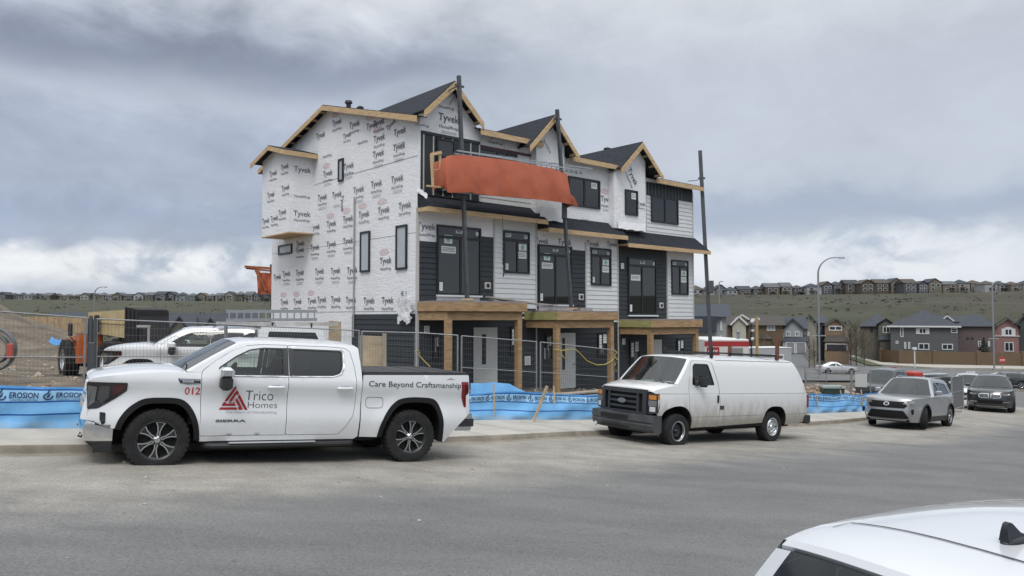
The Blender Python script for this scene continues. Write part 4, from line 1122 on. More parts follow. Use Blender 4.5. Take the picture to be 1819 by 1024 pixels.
    Bd.panel('cab_side', cab, (inset(fd, -.007), inset(rd, -.007)), white, step=.09)
    doors = []
    for poly, wn in ((fd, fwn), (rd, rwn)):
        for o, sd in zip(Bd.panel('door', poly, (wn,), white, step=.08), (1, -1)):
            doors.append((o, sd))
            w2 = inset(wn, .022)
            for nm, p_, hs, mm, of in (('window_seal', wn, (w2,), GLBK, -.002), ('pane', w2, (), GLS if poly is fd else GLD, -.014)): Bd.panel(nm, p_, hs, mm, sides=(sd,), off=of, step=.12, parent=o)
            xh = 2.20 if poly is fd else 1.15
            mb = MB(); zz = 1.175; y0 = yf(xh, zz)
            mb.bbox(xh - .13, xh + .13, sd * y0 + (.018 if sd > 0 else -.055), sd * y0 + (.055 if sd > 0 else -.018), zz - .022, zz + .022, .012)
            mb.bbox(xh - .06, xh + .07, sd * y0 - .004, sd * y0 + .004, zz + .024, zz + .06, .002)
            mb.build('handle', white, o, smooth=50)
            if poly is rd:     # divider at the rear of the door glass and bright trim
                pass
            mb = MB(); B2 = [p for p in wn if True]
            if first:
                if poly is fd: L_ = [(3.0, 1.325), (2.02, 1.335)]
                else: L_ = [(2.0, 1.335), (1.34, 1.348), (1.20, 1.39), (1.158, 1.50), (1.152, 1.74), (1.20, 1.772)]
                L_ = densify(L_, .08, False); mb.tube([Bd.P(x, z, sd, .006) for x, z in L_], .010, 6); mb.build('bright_trim', CHR, o, smooth=60)
    Bd.panel('door_pillar', [(2.085, 1.345), (2.014, 1.345), (2.024, 1.757), (2.09, 1.757)], (), GLBK, off=.003, step=.12); Bd.panel('door_pillar', [(2.006, 1.345), (1.955, 1.345), (1.955, 1.757), (2.016, 1.757)], (), GLBK, off=.003, step=.12)
    # bed
    bed = ra + [(.86, .425), (.862, 1.385), (.80, 1.392), (-.98, 1.435), (-1.005, 1.42), (-1.03, 1.1), (-1.06, .80), (-1.02, .755), (-.86, .60), (-.74, .47), (-.62, .335)]
    tl = rounded([(-.862, 1.315), (-1.00, 1.318), (-1.018, 1.1), (-1.045, .90), (-.955, .895), (-.90, 1.05)], .02)
    Bb.panel('bed_side', bed, (inset(tl, -.004),), white, step=.075)
    for sd in (1, -1):
        o = Bb.panel('taillight', tl, (), REDL, sides=(sd,), off=.006, step=.06)[0]
        Bb.panel('lamp_insert', [(-.93, 1.27), (-.99, 1.275), (-1.02, .95), (-.965, .94)], (), mat('red_deep', (.07, .004, .006), .2), sides=(sd,), off=.009, step=.06, parent=o)
    tg = MB(); y9 = yb(-1.0, 1.2) - .02
    tg.hexa([(-1.06, -y9, .78), (-1.0, -y9, .78), (-1.0, y9, .78), (-1.06, y9, .78), (-1.005, -y9, 1.43), (-.95, -y9, 1.43), (-.95, y9, 1.43), (-1.005, y9, 1.43)]); tg.build('tailgate', white, T)
    if first:
        tc = MB(); tc.hexa([(-1.0, -.93, 1.42), (.85, -.93, 1.378), (.85, .93, 1.378), (-1.0, .93, 1.42), (-.98, -.92, 1.475), (.84, -.92, 1.44), (.84, .92, 1.44), (-.98, .92, 1.475)])
        for i in range(4): x = -.7 + i * .42; tc.box(x, x + .02, -.9, .9, 1.475 - .018 * i * .6, 1.478 - .011 * i)
        tc.build('bed_cover', mat('vinyl_cover', (.03, .03, .033), .6), T)
        fo = MB(); F0 = rounded([(.50, .875), (.78, .875), (.785, 1.045), (.50, 1.045)], .06); o_ = [Bb.P(x, z, 1, .002) for x, z in densify(F0, .05)]; fo.tube(o_ + [o_[0]], .004, 4, caps=False); fo.build('fuel_door', mat('panel_gap', (.12, .12, .125), .8), T)
    # wells, floor, dark inner tub
    liner(T, fa, .45, yf); liner(T, ra, .45, yb)
    for P_ in (fa, ra):     # black arch mouldings
        f_ = yf if P_ is fa else yb
        for sd in (1, -1):
            mb = MB(); inn = [(x + (cx - x) * .13, z + (.41 - z) * .13) for (x, z), cx in [((x, z), 3.745 if P_ is fa else 0.0) for x, z in P_]]
            mb.grid([[(x, sd * (f_(x, z) + .010), z) for x, z in P_], [(x, sd * (f_(x, z) + .014), z) for x, z in inn], [(x, sd * (f_(x, z) - .05), z) for x, z in inn]])
            mb.build('arch_moulding', mat('arch_black', (.012, .012, .013), .8, spec=.25), T, smooth=40)
    ub = MB(); ub.box(-.95, .82, -.44, .44, .42, 1.0); ub.box(-1.0, .80, -.86, .86, 1.0, 1.30); ub.box(.58, 3.2, -.88, .88, .36, .62); ub.box(.86, 3.35, -.86, .86, .62, .95); ub.box(3.2, 4.4, -.44, .44, .35, 1.15); ub.box(3.25, 4.45, -.62, .62, 1.02, 1.22); ub.box(-.9, 4.3, -.40, .40, .30, .42)
    ub.tube([(0, -.8, .41), (0, .8, .41)], .06, 8); ub.build('underbody', WELL, T)
    it = MB(); it.hexa([(2.9, -.84, .95), (3.4, -.84, .95), (3.4, .84, .95), (2.9, .84, .95), (2.95, -.84, 1.33), (3.38, -.84, 1.35), (3.38, .84, 1.35), (2.95, .84, 1.33)]); it.box(.9, 2.9, -.9, .9, .95, .99); it.build('dashboard', SEAT, T)
    seats(T, (2.05, 1.2), 1.05, .42, .52, .66); steering(T, 2.78, .42, 1.32)
    # rocker, step bar
    for sd in (1, -1):
        mb = MB(); mb.box(.95, 3.15, sd * .86 if sd > 0 else -.93, .93 if sd > 0 else -.86, .31, .40); mb.build('rocker', BLKP, T)
        if first:
            mb = MB(); y = sd * 1.0; mb.tube([(.98, y - sd * .07, .335), (1.06, y, .335), (3.02, y, .335), (3.10, y - sd * .07, .335)], .040, 8, mi=1); mb.bbox(1.56, 2.82, y - .035, y + .052 * sd if sd > 0 else y + .035, .356, .388, .012, mi=0); mb.build('step_bar', [CHR, BLKP], T, smooth=40)
    # front: grille, bumper, lamps
    gr = MB()
    def fx(y, z): b = .07; return 4.512 + (.085 if z < 1.0 else .085 - .35 * (z - 1.0)) + b * (1 - (abs(y) / .86) ** 2.4) if abs(y) < .86 else 4.70
    gz = [.70, .80, .90, 1.0, 1.1, 1.2, 1.26]
    gr.grid([[(fx(y, z) - .03, y, z) for y in [-.80 + .1 * i for i in range(17)]] for z in gz], 0)
    for z in (.80, .90, 1.0, 1.10): gr.grid([[(fx(y, z + dz) + (.004 if 0 < i < 3 else -.02), y, z + dz) for y in [-.72 + .09 * i for i in range(17)]] for i, dz in enumerate((-.025, -.018, .018, .025))], 1)
    for sd in (1, -1): gr.grid([[(fx(.74, z) + .012 * (i % 3 == 1), sd * (.70 + .05 * i), z) for i in range(4)] for z in gz], 1)
    gr.build('grille', [GLBK, CHR], T, smooth=40)
    for sd in (1, -1):
        hl = rounded([(4.655, 1.195), (4.17, 1.20), (4.172, 1.09), (4.30, .985), (4.50, .845), (4.625, .83), (4.64, 1.0)], .02)
        o = Bd.panel('headlight', hl, (), GLBK, sides=(sd,), off=.008, step=.06)[0]
        Bd.panel('lamp_insert', rounded([(4.50, 1.15), (4.38, 1.15), (4.38, .99), (4.46, .93), (4.52, .96)], .015), (), mat('lamp_smoke', (.05, .055, .06), .1, coat=.8), sides=(sd,), off=.012, step=.06, parent=o)
        Bd.panel('lamp_insert', [(4.645, 1.15), (4.53, 1.13), (4.545, .93), (4.62, .86)], (), mat('lamp_silver', (.20, .21, .22), .18, .6), sides=(sd,), off=.012, step=.06, parent=o)
        Bd.panel('lamp_insert', [(4.345, 1.165), (4.20, 1.175), (4.20, 1.10), (4.345, 1.02)], (), mat('lamp_dark_red', (.06, .008, .01), .15, coat=.6), sides=(sd,), off=.012, step=.06, parent=o)
        Bd.panel('air_slot', rounded([(4.475, .80), (4.405, .79), (4.40, .66), (4.435, .63), (4.47, .70)], .012), (), GLBK, sides=(sd,), off=.006, step=.06)
    bp = MB()
    sec = [(.66, -.0), (.685, .02), (.62, .035), (.55, .03), (.42, .01), (.415, -.02)]
    def bx_(y, o): a = abs(y); return (4.62 + .05 * (1 - (a / .94) ** 3) + o)
    for ztop, zlow, mi in ((.69, .42, 0), (.42, .27, 1)):
        rows = []
        for i in range(6):
            z = ztop + (zlow - ztop) * i / 5; row = []
            for y in [-.90, -.8, -.6, -.3, 0, .3, .6, .8, .90]:
                a = abs(y); row.append((bx_(y, (.03 * sin(pi * i / 5) if mi == 0 else -.16 * i / 5)), y, z))
            # wrap to the wheel opening
            rows.append([(4.30, -.965 + (.03 * i / 5 if mi else 0), max(z, .0) if not mi else z)] + [(4.52, -.96, z)] + row + [(4.52, .96, z), (4.30, .965 - (.03 * i / 5 if mi else 0), z)])
        zt_ = rows
        if mi == 0:
            rows[0] = [(p[0], p[1], (.575 if abs(p[0] - 4.30) < .01 else .665 if abs(p[0] - 4.52) < .01 else p[2])) for p in rows[0]]
        bp.grid(rows, mi)
    o = bp.build('front_bumper', [CHR, BLKP], T, smooth=40)
    if not first: o.data.materials[0] = white
    for sd in (1, -1):
        hk = MB(); hk.tube([(4.55, sd * .62, .50), (4.68, sd * .62, .49), (4.70, sd * .62, .45), (4.62, sd * .62, .42)], .014, 6)
        hk.build('tow_hook', BLKP, T)
    rb = MB()
    rows = []
    for i, (z, o) in enumerate(((.79, 0), (.785, -.05), (.66, -.06), (.53, -.03), (.50, .0))):
        rows.append([(-.80, -.955, z)] + [(-1.10 + o * .5 - .0 * abs(y), y, z) for y in (-.93, -.8, -.4, 0, .4, .8, .93)] + [(-.80, .955, z)])
    for r in rows: r[0] = (-.84 if r[0][2] > .6 else -.79, r[0][1], r[0][2] - (.02 if r[0][2] > .6 else 0)); r[-1] = (r[0][0], .955, r[0][2])
    rb.grid(rows, 0); rb.box(-1.14, -.95, -.80, .80, .785, .805, 1)
    for sd in (1, -1): rb.hexa([(-1.165, sd * .60, .57), (-.88, sd * .60, .57), (-.88, sd * .975, .57), (-1.15, sd * .95, .57), (-1.165, sd * .60, .70), (-.90, sd * .60, .70), (-.90, sd * .975, .70), (-1.15, sd * .95, .70)], 1)
    rb.build('rear_bumper', [CHR, BLKP], T, smooth=40)
    # mirrors
    for sd in (1, -1):
        y0 = yf(2.95, 1.33) * sd
        mb = MB(); mb.bbox(2.85, 3.01, min(y0 + sd * .05, y0 + sd * .29), max(y0 + sd * .05, y0 + sd * .29), 1.13, 1.33, .04, mi=0); mb.bbox(2.84, 3.03, min(y0 + sd * .06, y0 + sd * .30), max(y0 + sd * .06, y0 + sd * .30), 1.30, 1.46, .04, mi=1); mb.bbox(2.87, 2.96, min(y0 - sd * .02, y0 + sd * .1), max(y0 - sd * .02, y0 + sd * .1), 1.27, 1.34, .02, mi=0)
        mb.build('mirror', [BLKP, CHR if first else white], T, smooth=40)
    fn = MB(); fn.hexa([(2.36, -.03, 1.89), (2.58, -.03, 1.878), (2.58, .03, 1.878), (2.36, .03, 1.89), (2.37, -.006, 1.955), (2.43, -.004, 1.955), (2.43, .004, 1.955), (2.37, .006, 1.955)]); fn.build('aerial', BLKP, T)
    for sd in (.5, -.1): wp_ = MB(); wp_.tube([(3.50, sd + .35, 1.42), (3.42, sd + .1, 1.47), (3.40, sd - .25, 1.475)], .010, 5); wp_.build('wiper', BLKP, T)
    for x in (0, 3.745):
        for sd in (1, -1): wheel(T, x, .86, .419, .275, 'bone' if first else 'steel', sd, rim=.262, lugs=True)
    if first:
        ink = mat('decal_charcoal', (.035, .038, .045), .5); rd_ = mat('decal_red', (.50, .03, .04), .5); mr_ = mat('decal_maroon', (.33, .012, .018), .5); gy = mat('decal_grey', (.38, .385, .39), .5); pk = mat('decal_pink', (.62, .45, .45), .5)
        for sd in (1, -1):
            def sfn(x0, z0, f_=yf, o=.005): return lambda a, b: (x0 - a * sd, sd * (f_(x0 - a * sd, z0 + b) + o), z0 + b)
            mb = MB()
            put_text(mb, '012', sfn(3.345, 1.105), .105, .205, 0, bold=.012)
            mb.build('fleet_number', [rd_], T)
            mb = MB(); fd_o = [o for o, s_ in doors if s_ == sd][0]
            lx = (2.80, 2.42) if sd > 0 else (2.42, 2.80)
            put_text(mb, 'Trico', sfn(2.42 if sd > 0 else 2.72, 1.055), .155, .40, 0, bold=-.012); put_text(mb, 'Homes', sfn(2.365 if sd > 0 else 2.66, .915), .098, .42, 0, bold=-.014)
            put_text(mb, 'The Heart of Homebuilding', sfn(2.52 if sd > 0 else 2.6, .81), .036, .72, 1)
            # triangle emblem of woven bars
            cxm = 2.775 if sd > 0 else 2.40
            f = sfn(cxm, .955)
            def q(P, mi): mb.add([f(a, b) for a, b in P], [tuple(range(len(P)))], mi)
            for k in range(3):
                a = 2 * pi * k / 3; c, s_ = cos(a), sin(a)
                rot = lambda P: [(x * c - y * s_, x * s_ + y * c) for x, y in P]
                q(rot([(-.20, -.115), (.06, -.115), (.04, -.080), (-.18, -.080)]), 2); q(rot([(-.165, -.062), (.03, -.062), (.01, -.030), (-.145, -.030)]), 2)
                q(rot([(-.07, -.026), (.045, -.026), (.03, .0), (-.055, .0)]), 3 if k else 2); q(rot([(.075, -.115), (.12, -.115), (.10, -.08), (.055, -.08)]), 2)
            mb.build('door_decal', [ink, gy, mr_, pk], fd_o)
            mb = MB(); put_text(mb, 'SIERRA', sfn(2.80 if sd > 0 else 2.66, .685), .034, .42, 0, bold=.04); mb.build('door_badge', [mat('badge_grey', (.16, .165, .17), .3, .7)], fd_o)
            mb = MB(); put_text(mb, 'Care Beyond Craftsmanship', sfn(-.045, 1.262, yb), .088, 1.62, 0, bold=.004); mb.build('bed_slogan', [ink], T)
            mb = MB(); f = sfn(-.66, 1.362, yb); mb.add([f(-.075, -.010), f(.075, -.010), f(.075, -.004), f(-.075, -.004)], [(0, 1, 2, 3)]); put_text(mb, '4X4', f, .022, .06, 0, y=.012); mb.build('bed_badge', [mat('badge_grey', (.16, .165, .17), .3, .7)], T)
            mb = MB(); mb.add([Bd.P(x, z, sd, .004) for x, z in ((3.55, 1.275), (3.255, 1.27), (3.25, 1.205), (3.42, 1.195), (3.52, 1.21))], [(0, 1, 2, 3, 4)], 0)
            mb.add([Bd.P(x, z, sd, .008) for x, z in ((3.53, 1.265), (3.265, 1.262), (3.265, 1.252), (3.52, 1.254))], [(0, 1, 2, 3)], 1); mb.add([Bd.P(x, z, sd, .008) for x, z in ((3.50, 1.22), (3.265, 1.216), (3.265, 1.206), (3.49, 1.208))], [(0, 1, 2, 3)], 1); mb.add([Bd.P(x, z, sd, .008) for x, z in ((3.49, 1.248), (3.345, 1.246), (3.345, 1.225), (3.48, 1.225))], [(0, 1, 2, 3)], 1)
            put_text(mb, 'SIERRA', sfn(3.42, 1.238, yf, .011), .018, .11, 0); mb.build('fender_badge', [GLBK, CHR], T)
    else:
        # fibreglass canopy over the bed with a window band, and a roof rack
        cy = lambda x, z: yb(x, 1.38) - .02 - .17 * (z - 1.40)
        Bc = Body(T, cy); o1 = [(.80, 1.40), (.78, 1.86), (.70, 1.90), (-.85, 1.90), (-.92, 1.86), (-1.02, 1.44)]
        wn = rounded([(.55, 1.50), (.53, 1.80), (-.72, 1.80), (-.86, 1.50)], .05)
        Bc.panel('canopy', o1, (wn,), white, step=.12); Bc.panel('canopy_glass', wn, (), GLD, off=-.01, step=.15)
        mb = MB(); yy = cy(0, 1.9); mb.box(-.86, .74, -yy, yy, 1.895, 1.925); mb.hexa([(-.92, -yy, 1.44), (-.9, -yy, 1.44), (-.9, yy, 1.44), (-.92, yy, 1.44), (-.86, -yy, 1.9), (-.84, -yy, 1.9), (-.84, yy, 1.9), (-.86, yy, 1.9)]); mb.box(.78, .80, -yy, yy, 1.42, 1.9); mb.build('canopy_roof', white, T)
        mb = MB()
        for x in (-.6, .45):
            mb.bar((x, -.78, 2.03), (x, .78, 2.03), .05, .04)
            for sd in (1, -1): mb.bar((x, sd * .70, 1.92), (x, sd * .70, 2.05), .04)
        mb.bar((2.0, -.6, 1.93), (2.0, .6, 1.93), .04); mb.build('roof_rack', BLKP, T)
    return place(T, loc, yaw, pitch)
TRK = pickup('pickup_truck', 'white crew-cab pickup truck with company lettering and 012 on the fender, parked at the kerb', (-2.159, 13.241, E - 2.342), R(210.0), R(3.63))
# ------------------------------------------------------------------ cargo van
def cargo_van(loc, yaw, pitch):
    T = empty('cargo_van', label='old white cargo van with a black grille and mud-stained sills beside the silt fence', cat='van')
    W = paint('van_white', (.68, .69, .69), dirt=(.90, .48, .78, (.215, .18, .125)))
    zt = herm([(.40, .93), (.52, .965), (.68, .995), (.72, .992), (.95, 1.005), (1.21, .998), (1.24, .988), (1.42, .965), (1.75, .895), (1.98, .825), (2.06, .77), (2.10, .72)])
    def yf(x, z):
        y = zt(z)
        if x > 3.3: y -= .16 * (x - 3.3) ** 2
        if x < -1.0: y -= .16 * (x + 1.0) ** 2
        return y
    B_ = Body(T, yf)
    hood = catm([(4.20, 1.255, .05, 3, .06, 2.5), (4.17, 1.30, .055, 3, .07, 2.5), (4.02, 1.345, .06, 3, .08, 2.5), (3.78, 1.395, .05, 3, .08, 2.5), (3.56, 1.435, .035, 3, .08, 2.5)], 4)
    ws = catm([(3.54, 1.445, .03, 2.5, .10, 2.2), (3.22, 1.78, .035, 2.5, .09, 2.2), (2.99, 2.025, .04, 2.5, .08, 2.2)], 5)
    roof = catm([(2.99, 2.025, .04, 2.5, .08, 2.2), (2.82, 2.065, .05, 2.8, .05, 2.2), (2.2, 2.075, .06, 2.8, 0, 2), (.6, 2.075, .065, 2.8, 0, 2), (-.8, 2.068, .06, 2.8, 0, 2), (-1.02, 2.045, .05, 2.8, -.03, 2)], 4)
    rear = catm([(-1.02, 2.045, .05, 2.8, -.03, 2), (-1.10, 1.98, .03, 2.8, -.04, 2), (-1.26, 1.72, 0, 2, -.05, 3), (-1.48, 1.24, 0, 2, -.05, 3), (-1.57, .65, 0, 2, -.05, 3), (-1.57, .48, 0, 2, -.05, 3)], 4)
    B_.band('bonnet', hood, W); B_.band('windscreen', ws, GLW, -.88, .88); B_.band('windscreen_pillar', ws, W, -1, -.91); B_.band('windscreen_pillar', ws, W, .91, 1)
    B_.band('windscreen_seal', ws, GLBK, -.91, -.88); B_.band('windscreen_seal', ws, GLBK, .88, .91)
    B_.band('roof', roof, W); B_.band('rear_doors', rear, W)
    fa = catm([(3.06, .44), (3.07, .62), (3.13, .78), (3.26, .90), (3.44, .955), (3.62, .95), (3.80, .905), (3.93, .83), (4.0, .72)], 3)
    ra = catm([(-.58, .42), (-.55, .62), (-.48, .78), (-.34, .88), (-.16, .905), (.08, .895), (.25, .82), (.36, .68), (.41, .50)], 3)
    fd = rounded([(3.10, .47), (3.145, 1.0), (3.165, 1.40), (2.98, 1.97), (2.90, 2.005), (2.40, 2.01), (2.22, 1.975), (2.14, 1.60), (2.10, 1.0), (2.105, .47)], .04)
    fd = [(3.055, .455), (3.055, .62), (3.11, .80), (3.165, .86), (3.172, 1.40), (3.0, 1.94), (2.93, 1.995), (2.42, 2.0), (2.26, 1.965), (2.13, 1.45), (2.095, 1.0), (2.105, .455)]
    body = ra + [(3.055, .44)] + [(3.055, .45)] * 0
    side = ra + fa + [(4.10, .72), (4.135, .80), (4.14, 1.0), (4.19, 1.24)] + [(q[0], q[1]) for q in hood] + [(q[0], q[1]) for q in ws] + [(q[0], q[1]) for q in roof[1:]] + [(q[0], q[1]) for q in rear[1:]]
    # sill between the arches is the straight run from ra end to fa start
    fdh = inset(fd, -.007)
    def clampfd(P): return [(x, max(z, .449)) for x, z in P]
    fdh = clampfd(fdh)
    B_.panel('van_side', side, (fdh,), W, step=.10)
    wn = rounded([(3.05, 1.43), (2.255, 1.43), (2.385, 1.93), (2.875, 1.935), (2.95, 1.87)], .05)
    for o, sd in zip(B_.panel('door', fd, (wn,), W, step=.09), (1, -1)):
        w2 = inset(wn, .025)
        B_.panel('window_seal', wn, (w2,), GLBK, sides=(sd,), off=-.002, parent=o); B_.panel('pane', w2, (), GLS, sides=(sd,), off=-.014, step=.14, parent=o)
        y = sd * yf(2.2, 1.12); mb = MB(); mb.bbox(2.15, 2.20, y - .004 if sd > 0 else y - .03, y + .03 if sd > 0 else y + .004, 1.02, 1.20, .01); mb.build('handle', BLKP, o)
        # two stacked mirror heads on a black arm
        mb = MB(); y0 = yf(2.9, 1.5); a, b = sorted((sd * (y0 + .05), sd * (y0 + .30)))
        mb.bbox(2.80, 2.90, a, b, 1.40, 1.66, .04); a, b = sorted((sd * (y0 - .02), sd * (y0 + .10))); mb.bbox(2.84, 2.98, a, b, 1.42, 1.54, .03); mb.build('mirror', BLKP, o, smooth=40)
    for sd in (1, -1):     # latch plate and seams
        mb = MB(); y = sd * (yf(2.02, .95) + .004); mb.box(1.95, 2.10, min(y, y - sd * .01), max(y, y - sd * .01), .86, .95)
        mb.build('latch_plate', mat('rust_plate', (.05, .042, .035), .7, var=.4), T)
    sm = MB()
    for sd in (1, -1):
        for L_ in ([(4.10, 1.235), (3.2, 1.235)], [(3.14, 1.235), (2.13, 1.235)], [(2.08, 1.235), (-1.44, 1.235)], [(3.05, .70), (2.12, .70)], [(2.06, .70), (.40, .70)], [(-.52, .70), (-1.54, .70)], [(2.06, 2.03), (-1.0, 2.035)], [(2.10, .46), (2.09, 1.0), (2.12, 1.45), (2.24, 1.97)]):
            sm.tube([B_.P(x, z, sd, .001) for x, z in densify(L_, .15, False)], .0045, 4)
    sm.build('body_seam', mat('seam_grey', (.20, .195, .18), .8), T)
    liner(T, fa, .42, yf); liner(T, ra, .42, yf)
    ub = MB(); ub.box(-1.5, 4.1, -.40, .40, .30, .62); ub.box(-1.5, -.55, -.9, .9, .44, .62); ub.box(.4, 3.04, -.93, .93, .42, .62); ub.tube([(0, -.85, .385), (0, .85, .385)], .07, 8); ub.box(2.2, 4.1, -.62, .62, .62, 1.20); ub.box(2.15, 2.2, -.8, .8, .6, 2.0); ub.build('underbody', WELL, T)
    it = MB(); it.hexa([(3.15, -.88, 1.0), (3.9, -.82, 1.0), (3.9, .82, 1.0), (3.15, .88, 1.0), (3.2, -.88, 1.38), (3.6, -.86, 1.42), (3.6, .86, 1.42), (3.2, .88, 1.38)]); it.build('dashboard', SEAT, T)
    pp = MB(); random.seed(3)
    for (x, y, s) in ((3.46, .55, .20), (3.42, .62, .16), (3.45, -.1, .18), (3.40, -.72, .16), (3.47, .70, .14), (3.4, .02, .12)):
        a = random.uniform(0, 3); pp.hexa([(x + s * cos(a + k * pi / 2), y + s * sin(a + k * pi / 2), 1.425 + (.07 if k % 2 else .0) + q) for q in (0, .012) for k in range(4)])
    pp.build('papers', mat('paper_white', (.75, .78, .76), .7), T)
    seats(T, (2.5,), 1.12, .45, .5, .7); steering(T, 3.02, .42, 1.36)
    # grille shell, lamps
    def fx(y, z): return 4.19 + .10 * (1 - min(1, abs(y) / 1.0) ** 2.6)
    g = MB()
    def slab(y0, y1, z0, z1, d, mi=0, th=.05):
        n = 6; ys = [y0 + (y1 - y0) * i / n for i in range(n + 1)]
        F_ = [[(fx(y, z) + d, y, z) for y in ys] for z in (z0, z1)]
        g.grid(F_, mi); g.grid([[(fx(y, z0) + d - th, y, z0) for y in ys], [(fx(y, z0) + d, y, z0) for y in ys]], mi); g.grid([[(fx(y, z1) + d, y, z1) for y in ys], [(fx(y, z1) + d - th, y, z1) for y in ys]], mi)
        for y in (y0, y1): g.add([(fx(y, z0) + d - th, y, z0), (fx(y, z0) + d, y, z0), (fx(y, z1) + d, y, z1), (fx(y, z1) + d - th, y, z1)], [(0, 1, 2, 3)], mi)
    slab(-.74, .74, .76, 1.30, -.03, 1)
    for z0, z1 in ((1.215, 1.31), (.755, .80)): slab(-.72, .72, z0, z1, .055)
    for sd in (1, -1):
        a, b = sorted((sd * .62, sd * .72)); slab(a, b, .80, 1.215, .055); a, b = sorted((sd * .44, sd * .50)); slab(a, b, .80, 1.215, .045)
    for z in (.865, .985, 1.10): slab(-.44, .44, z, z + .05, .035)
    g.build('grille', [mat('faded_black', (.030, .033, .038), .6, var=.2), WELL], T, smooth=30, recalc=True)
    em = MB(); c_ = fx(0, 1) + .062
    em.add([(c_ + (.012 if r == 0 else 0), .135 * cos(2 * pi * i / 24) * (1 - .0 * r), 1.02 + .055 * sin(2 * pi * i / 24)) for r in (0, 1) for i in range(24)], [tuple(range(24))] + [(i, (i + 1) % 24, 24 + (i + 1) % 24, 24 + i) for i in range(24)], 0)
    em.build('badge', [mat('badge_oval', (.22, .23, .25), .3, .5)], T, recalc=True)
    for sd in (1, -1):
        def hf(y, z, o=0.0): ay = abs(y); return (4.225 + .03 - .55 * max(0, ay - .80) ** 1.0 * .5 + o, y, z)
        m = MB(); P_ = [(.735, .765), (.98, .80), (1.0, .90), (.985, 1.235), (.735, 1.25)]
        P_ = [(sd * a, b) for a, b in P_]; fill(P_, (), lambda y, z: hf(y, z), .08, m, 0, flip=sd < 0); o = m.build('headlight', mat('faded_black', (.03, .03, .03)), T)
        # wrap to the wing
        m = MB(); Q = [B_.P(x, z, sd, .006) for x, z in ((4.22, .80), (4.09, .80), (4.06, .95), (4.06, 1.225), (4.22, 1.235))]; m.add(Q, [tuple(range(5))]); m.build('lamp_surround', MATS['faded_black'], o)
        for (a, b, c, d, mm) in ((.77, .96, 1.10, 1.20, AMB), (.76, .97, .955, 1.08, mat('lamp_clear_dark', (.14, .15, .16), .1, coat=.8)), (.80, .94, .83, .94, CLR)):
            m = MB(); P_ = rounded([(sd * a, c), (sd * b, c), (sd * b, d), (sd * a, d)], .012); fill(P_, (), lambda y, z: hf(y, z, .012), .05, m, 0, flip=sd < 0); m.build('lamp_lens', mm, o)
        m = MB(); Q = [B_.P(x, z, sd, .012) for x, z in ((4.19, 1.105), (4.075, 1.11), (4.075, 1.20), (4.19, 1.205))]; m.add(Q, [(0, 1, 2, 3)]); m.build('lamp_lens', AMB, o)
    bp = MB()
    def by(y): return 4.36 + .08 * (1 - (abs(y) / 1.02) ** 3)
    ys = [-1.0, -.9, -.7, -.4, -.15, .15, .4, .7, .9, 1.0]
    for lv in (((.75, -.12), (.745, 0), (.60, .01), (.56, -.02)), ((.56, -.02), (.53, .0), (.42, -.03), (.36, -.12))):
        rows = []
        for z, o_ in lv: rows.append([(4.06, -.985, z)] + [(by(y) + o_, y * .995, z) for y in ys] + [(4.06, .985, z)])
        bp.grid(rows, 0)
    bp.grid([[(by(y) + .014, y, z) for y in (-.62, -.3, 0, .3)] for z in (.60, .70)], 1); bp.grid([[(by(y) + .005, y, z) for y in (-.62, -.3, 0, .3)] for z in (.41, .455)], 1)
    bp.build('front_bumper', [mat('bumper_grey', (.055, .058, .062), .55, var=.35, vscale=4), WELL], T, smooth=35)
    fg = MB(); fg.lathe([(0, .03), (.05, .03), (.055, 0)], 12, 'x', (4.40, -.82, .40)); fg.build('fog_lamp', CLR, T)
    rb = MB(); rb.bbox(-1.68, -1.52, -.96, .96, .42, .58, .03); rb.bbox(-1.66, -1.40, .90, .985, .45, .66, .02); rb.bbox(-1.66, -1.40, -.985, -.90, .45, .66, .02); rb.build('rear_bumper', BLKP, T)
    for sd in (1, -1):
        m = MB(); a, b = sorted((sd * .86, sd * .97)); m.bbox(-1.60, -1.49, a, b, .85, 1.20, .015); m.build('taillight', REDL, T)
    for y in (.62, -.22):
        wp = MB(); wp.tube([(3.63, y, 1.46), (3.56, y - .2, 1.53), (3.50, y - .55, 1.56)], .011, 5)
        wp.build('wiper', BLKP, T)
    # ladder-rack bars with upright stakes
    wood = mat('rust_red_post', (.14, .05, .035), .7, var=.3)
    for x, hs in ((2.15, (.22, .18)), (-.45, (.55, .30))):
        m = MB(); m.bar((x, -.80, 2.18), (x, .80, 2.18), .045, .045)
        for sd in (1, -1): m.bar((x, sd * .74, 2.06), (x, sd * .74, 2.18), .05, .05)
        o = m.build('rack_bar', BLKP, T)
        for sd, h in ((1, hs[0]), (-1, hs[1])):
            m = MB(); m.bar((x, sd * .76, 2.08), (x, sd * .76, 2.12 + h), .055 if x > 0 else .09, .05, up=(1, 0, 0)); m.build('rack_post', wood if x < 0 else BLKP, o)
    
    for y in (.7, -.7): m = MB(); m.bar((2.15, y, 2.20), (-.45, y, 2.20), .03); m.build('rack_rail', BLKP, T)
    for x, st in ((0, 'cap'), (3.505, 'steel')):
        for sd in (1, -1): wheel(T, x, .86, .388, .25, st, sd, rim=.215, steer=R(2) if x else 0)
    return place(T, loc, yaw, pitch)
VAN = cargo_van((6.04, 20.255, E - 3.16), R(215.7), R(3.08))
WT = pickup('work_truck', 'white work pickup with a canopy and roof ladders, parked behind the wire fence', (-6.45, 21.9, E - 2.19), R(194.5), R(1.7), first=False)

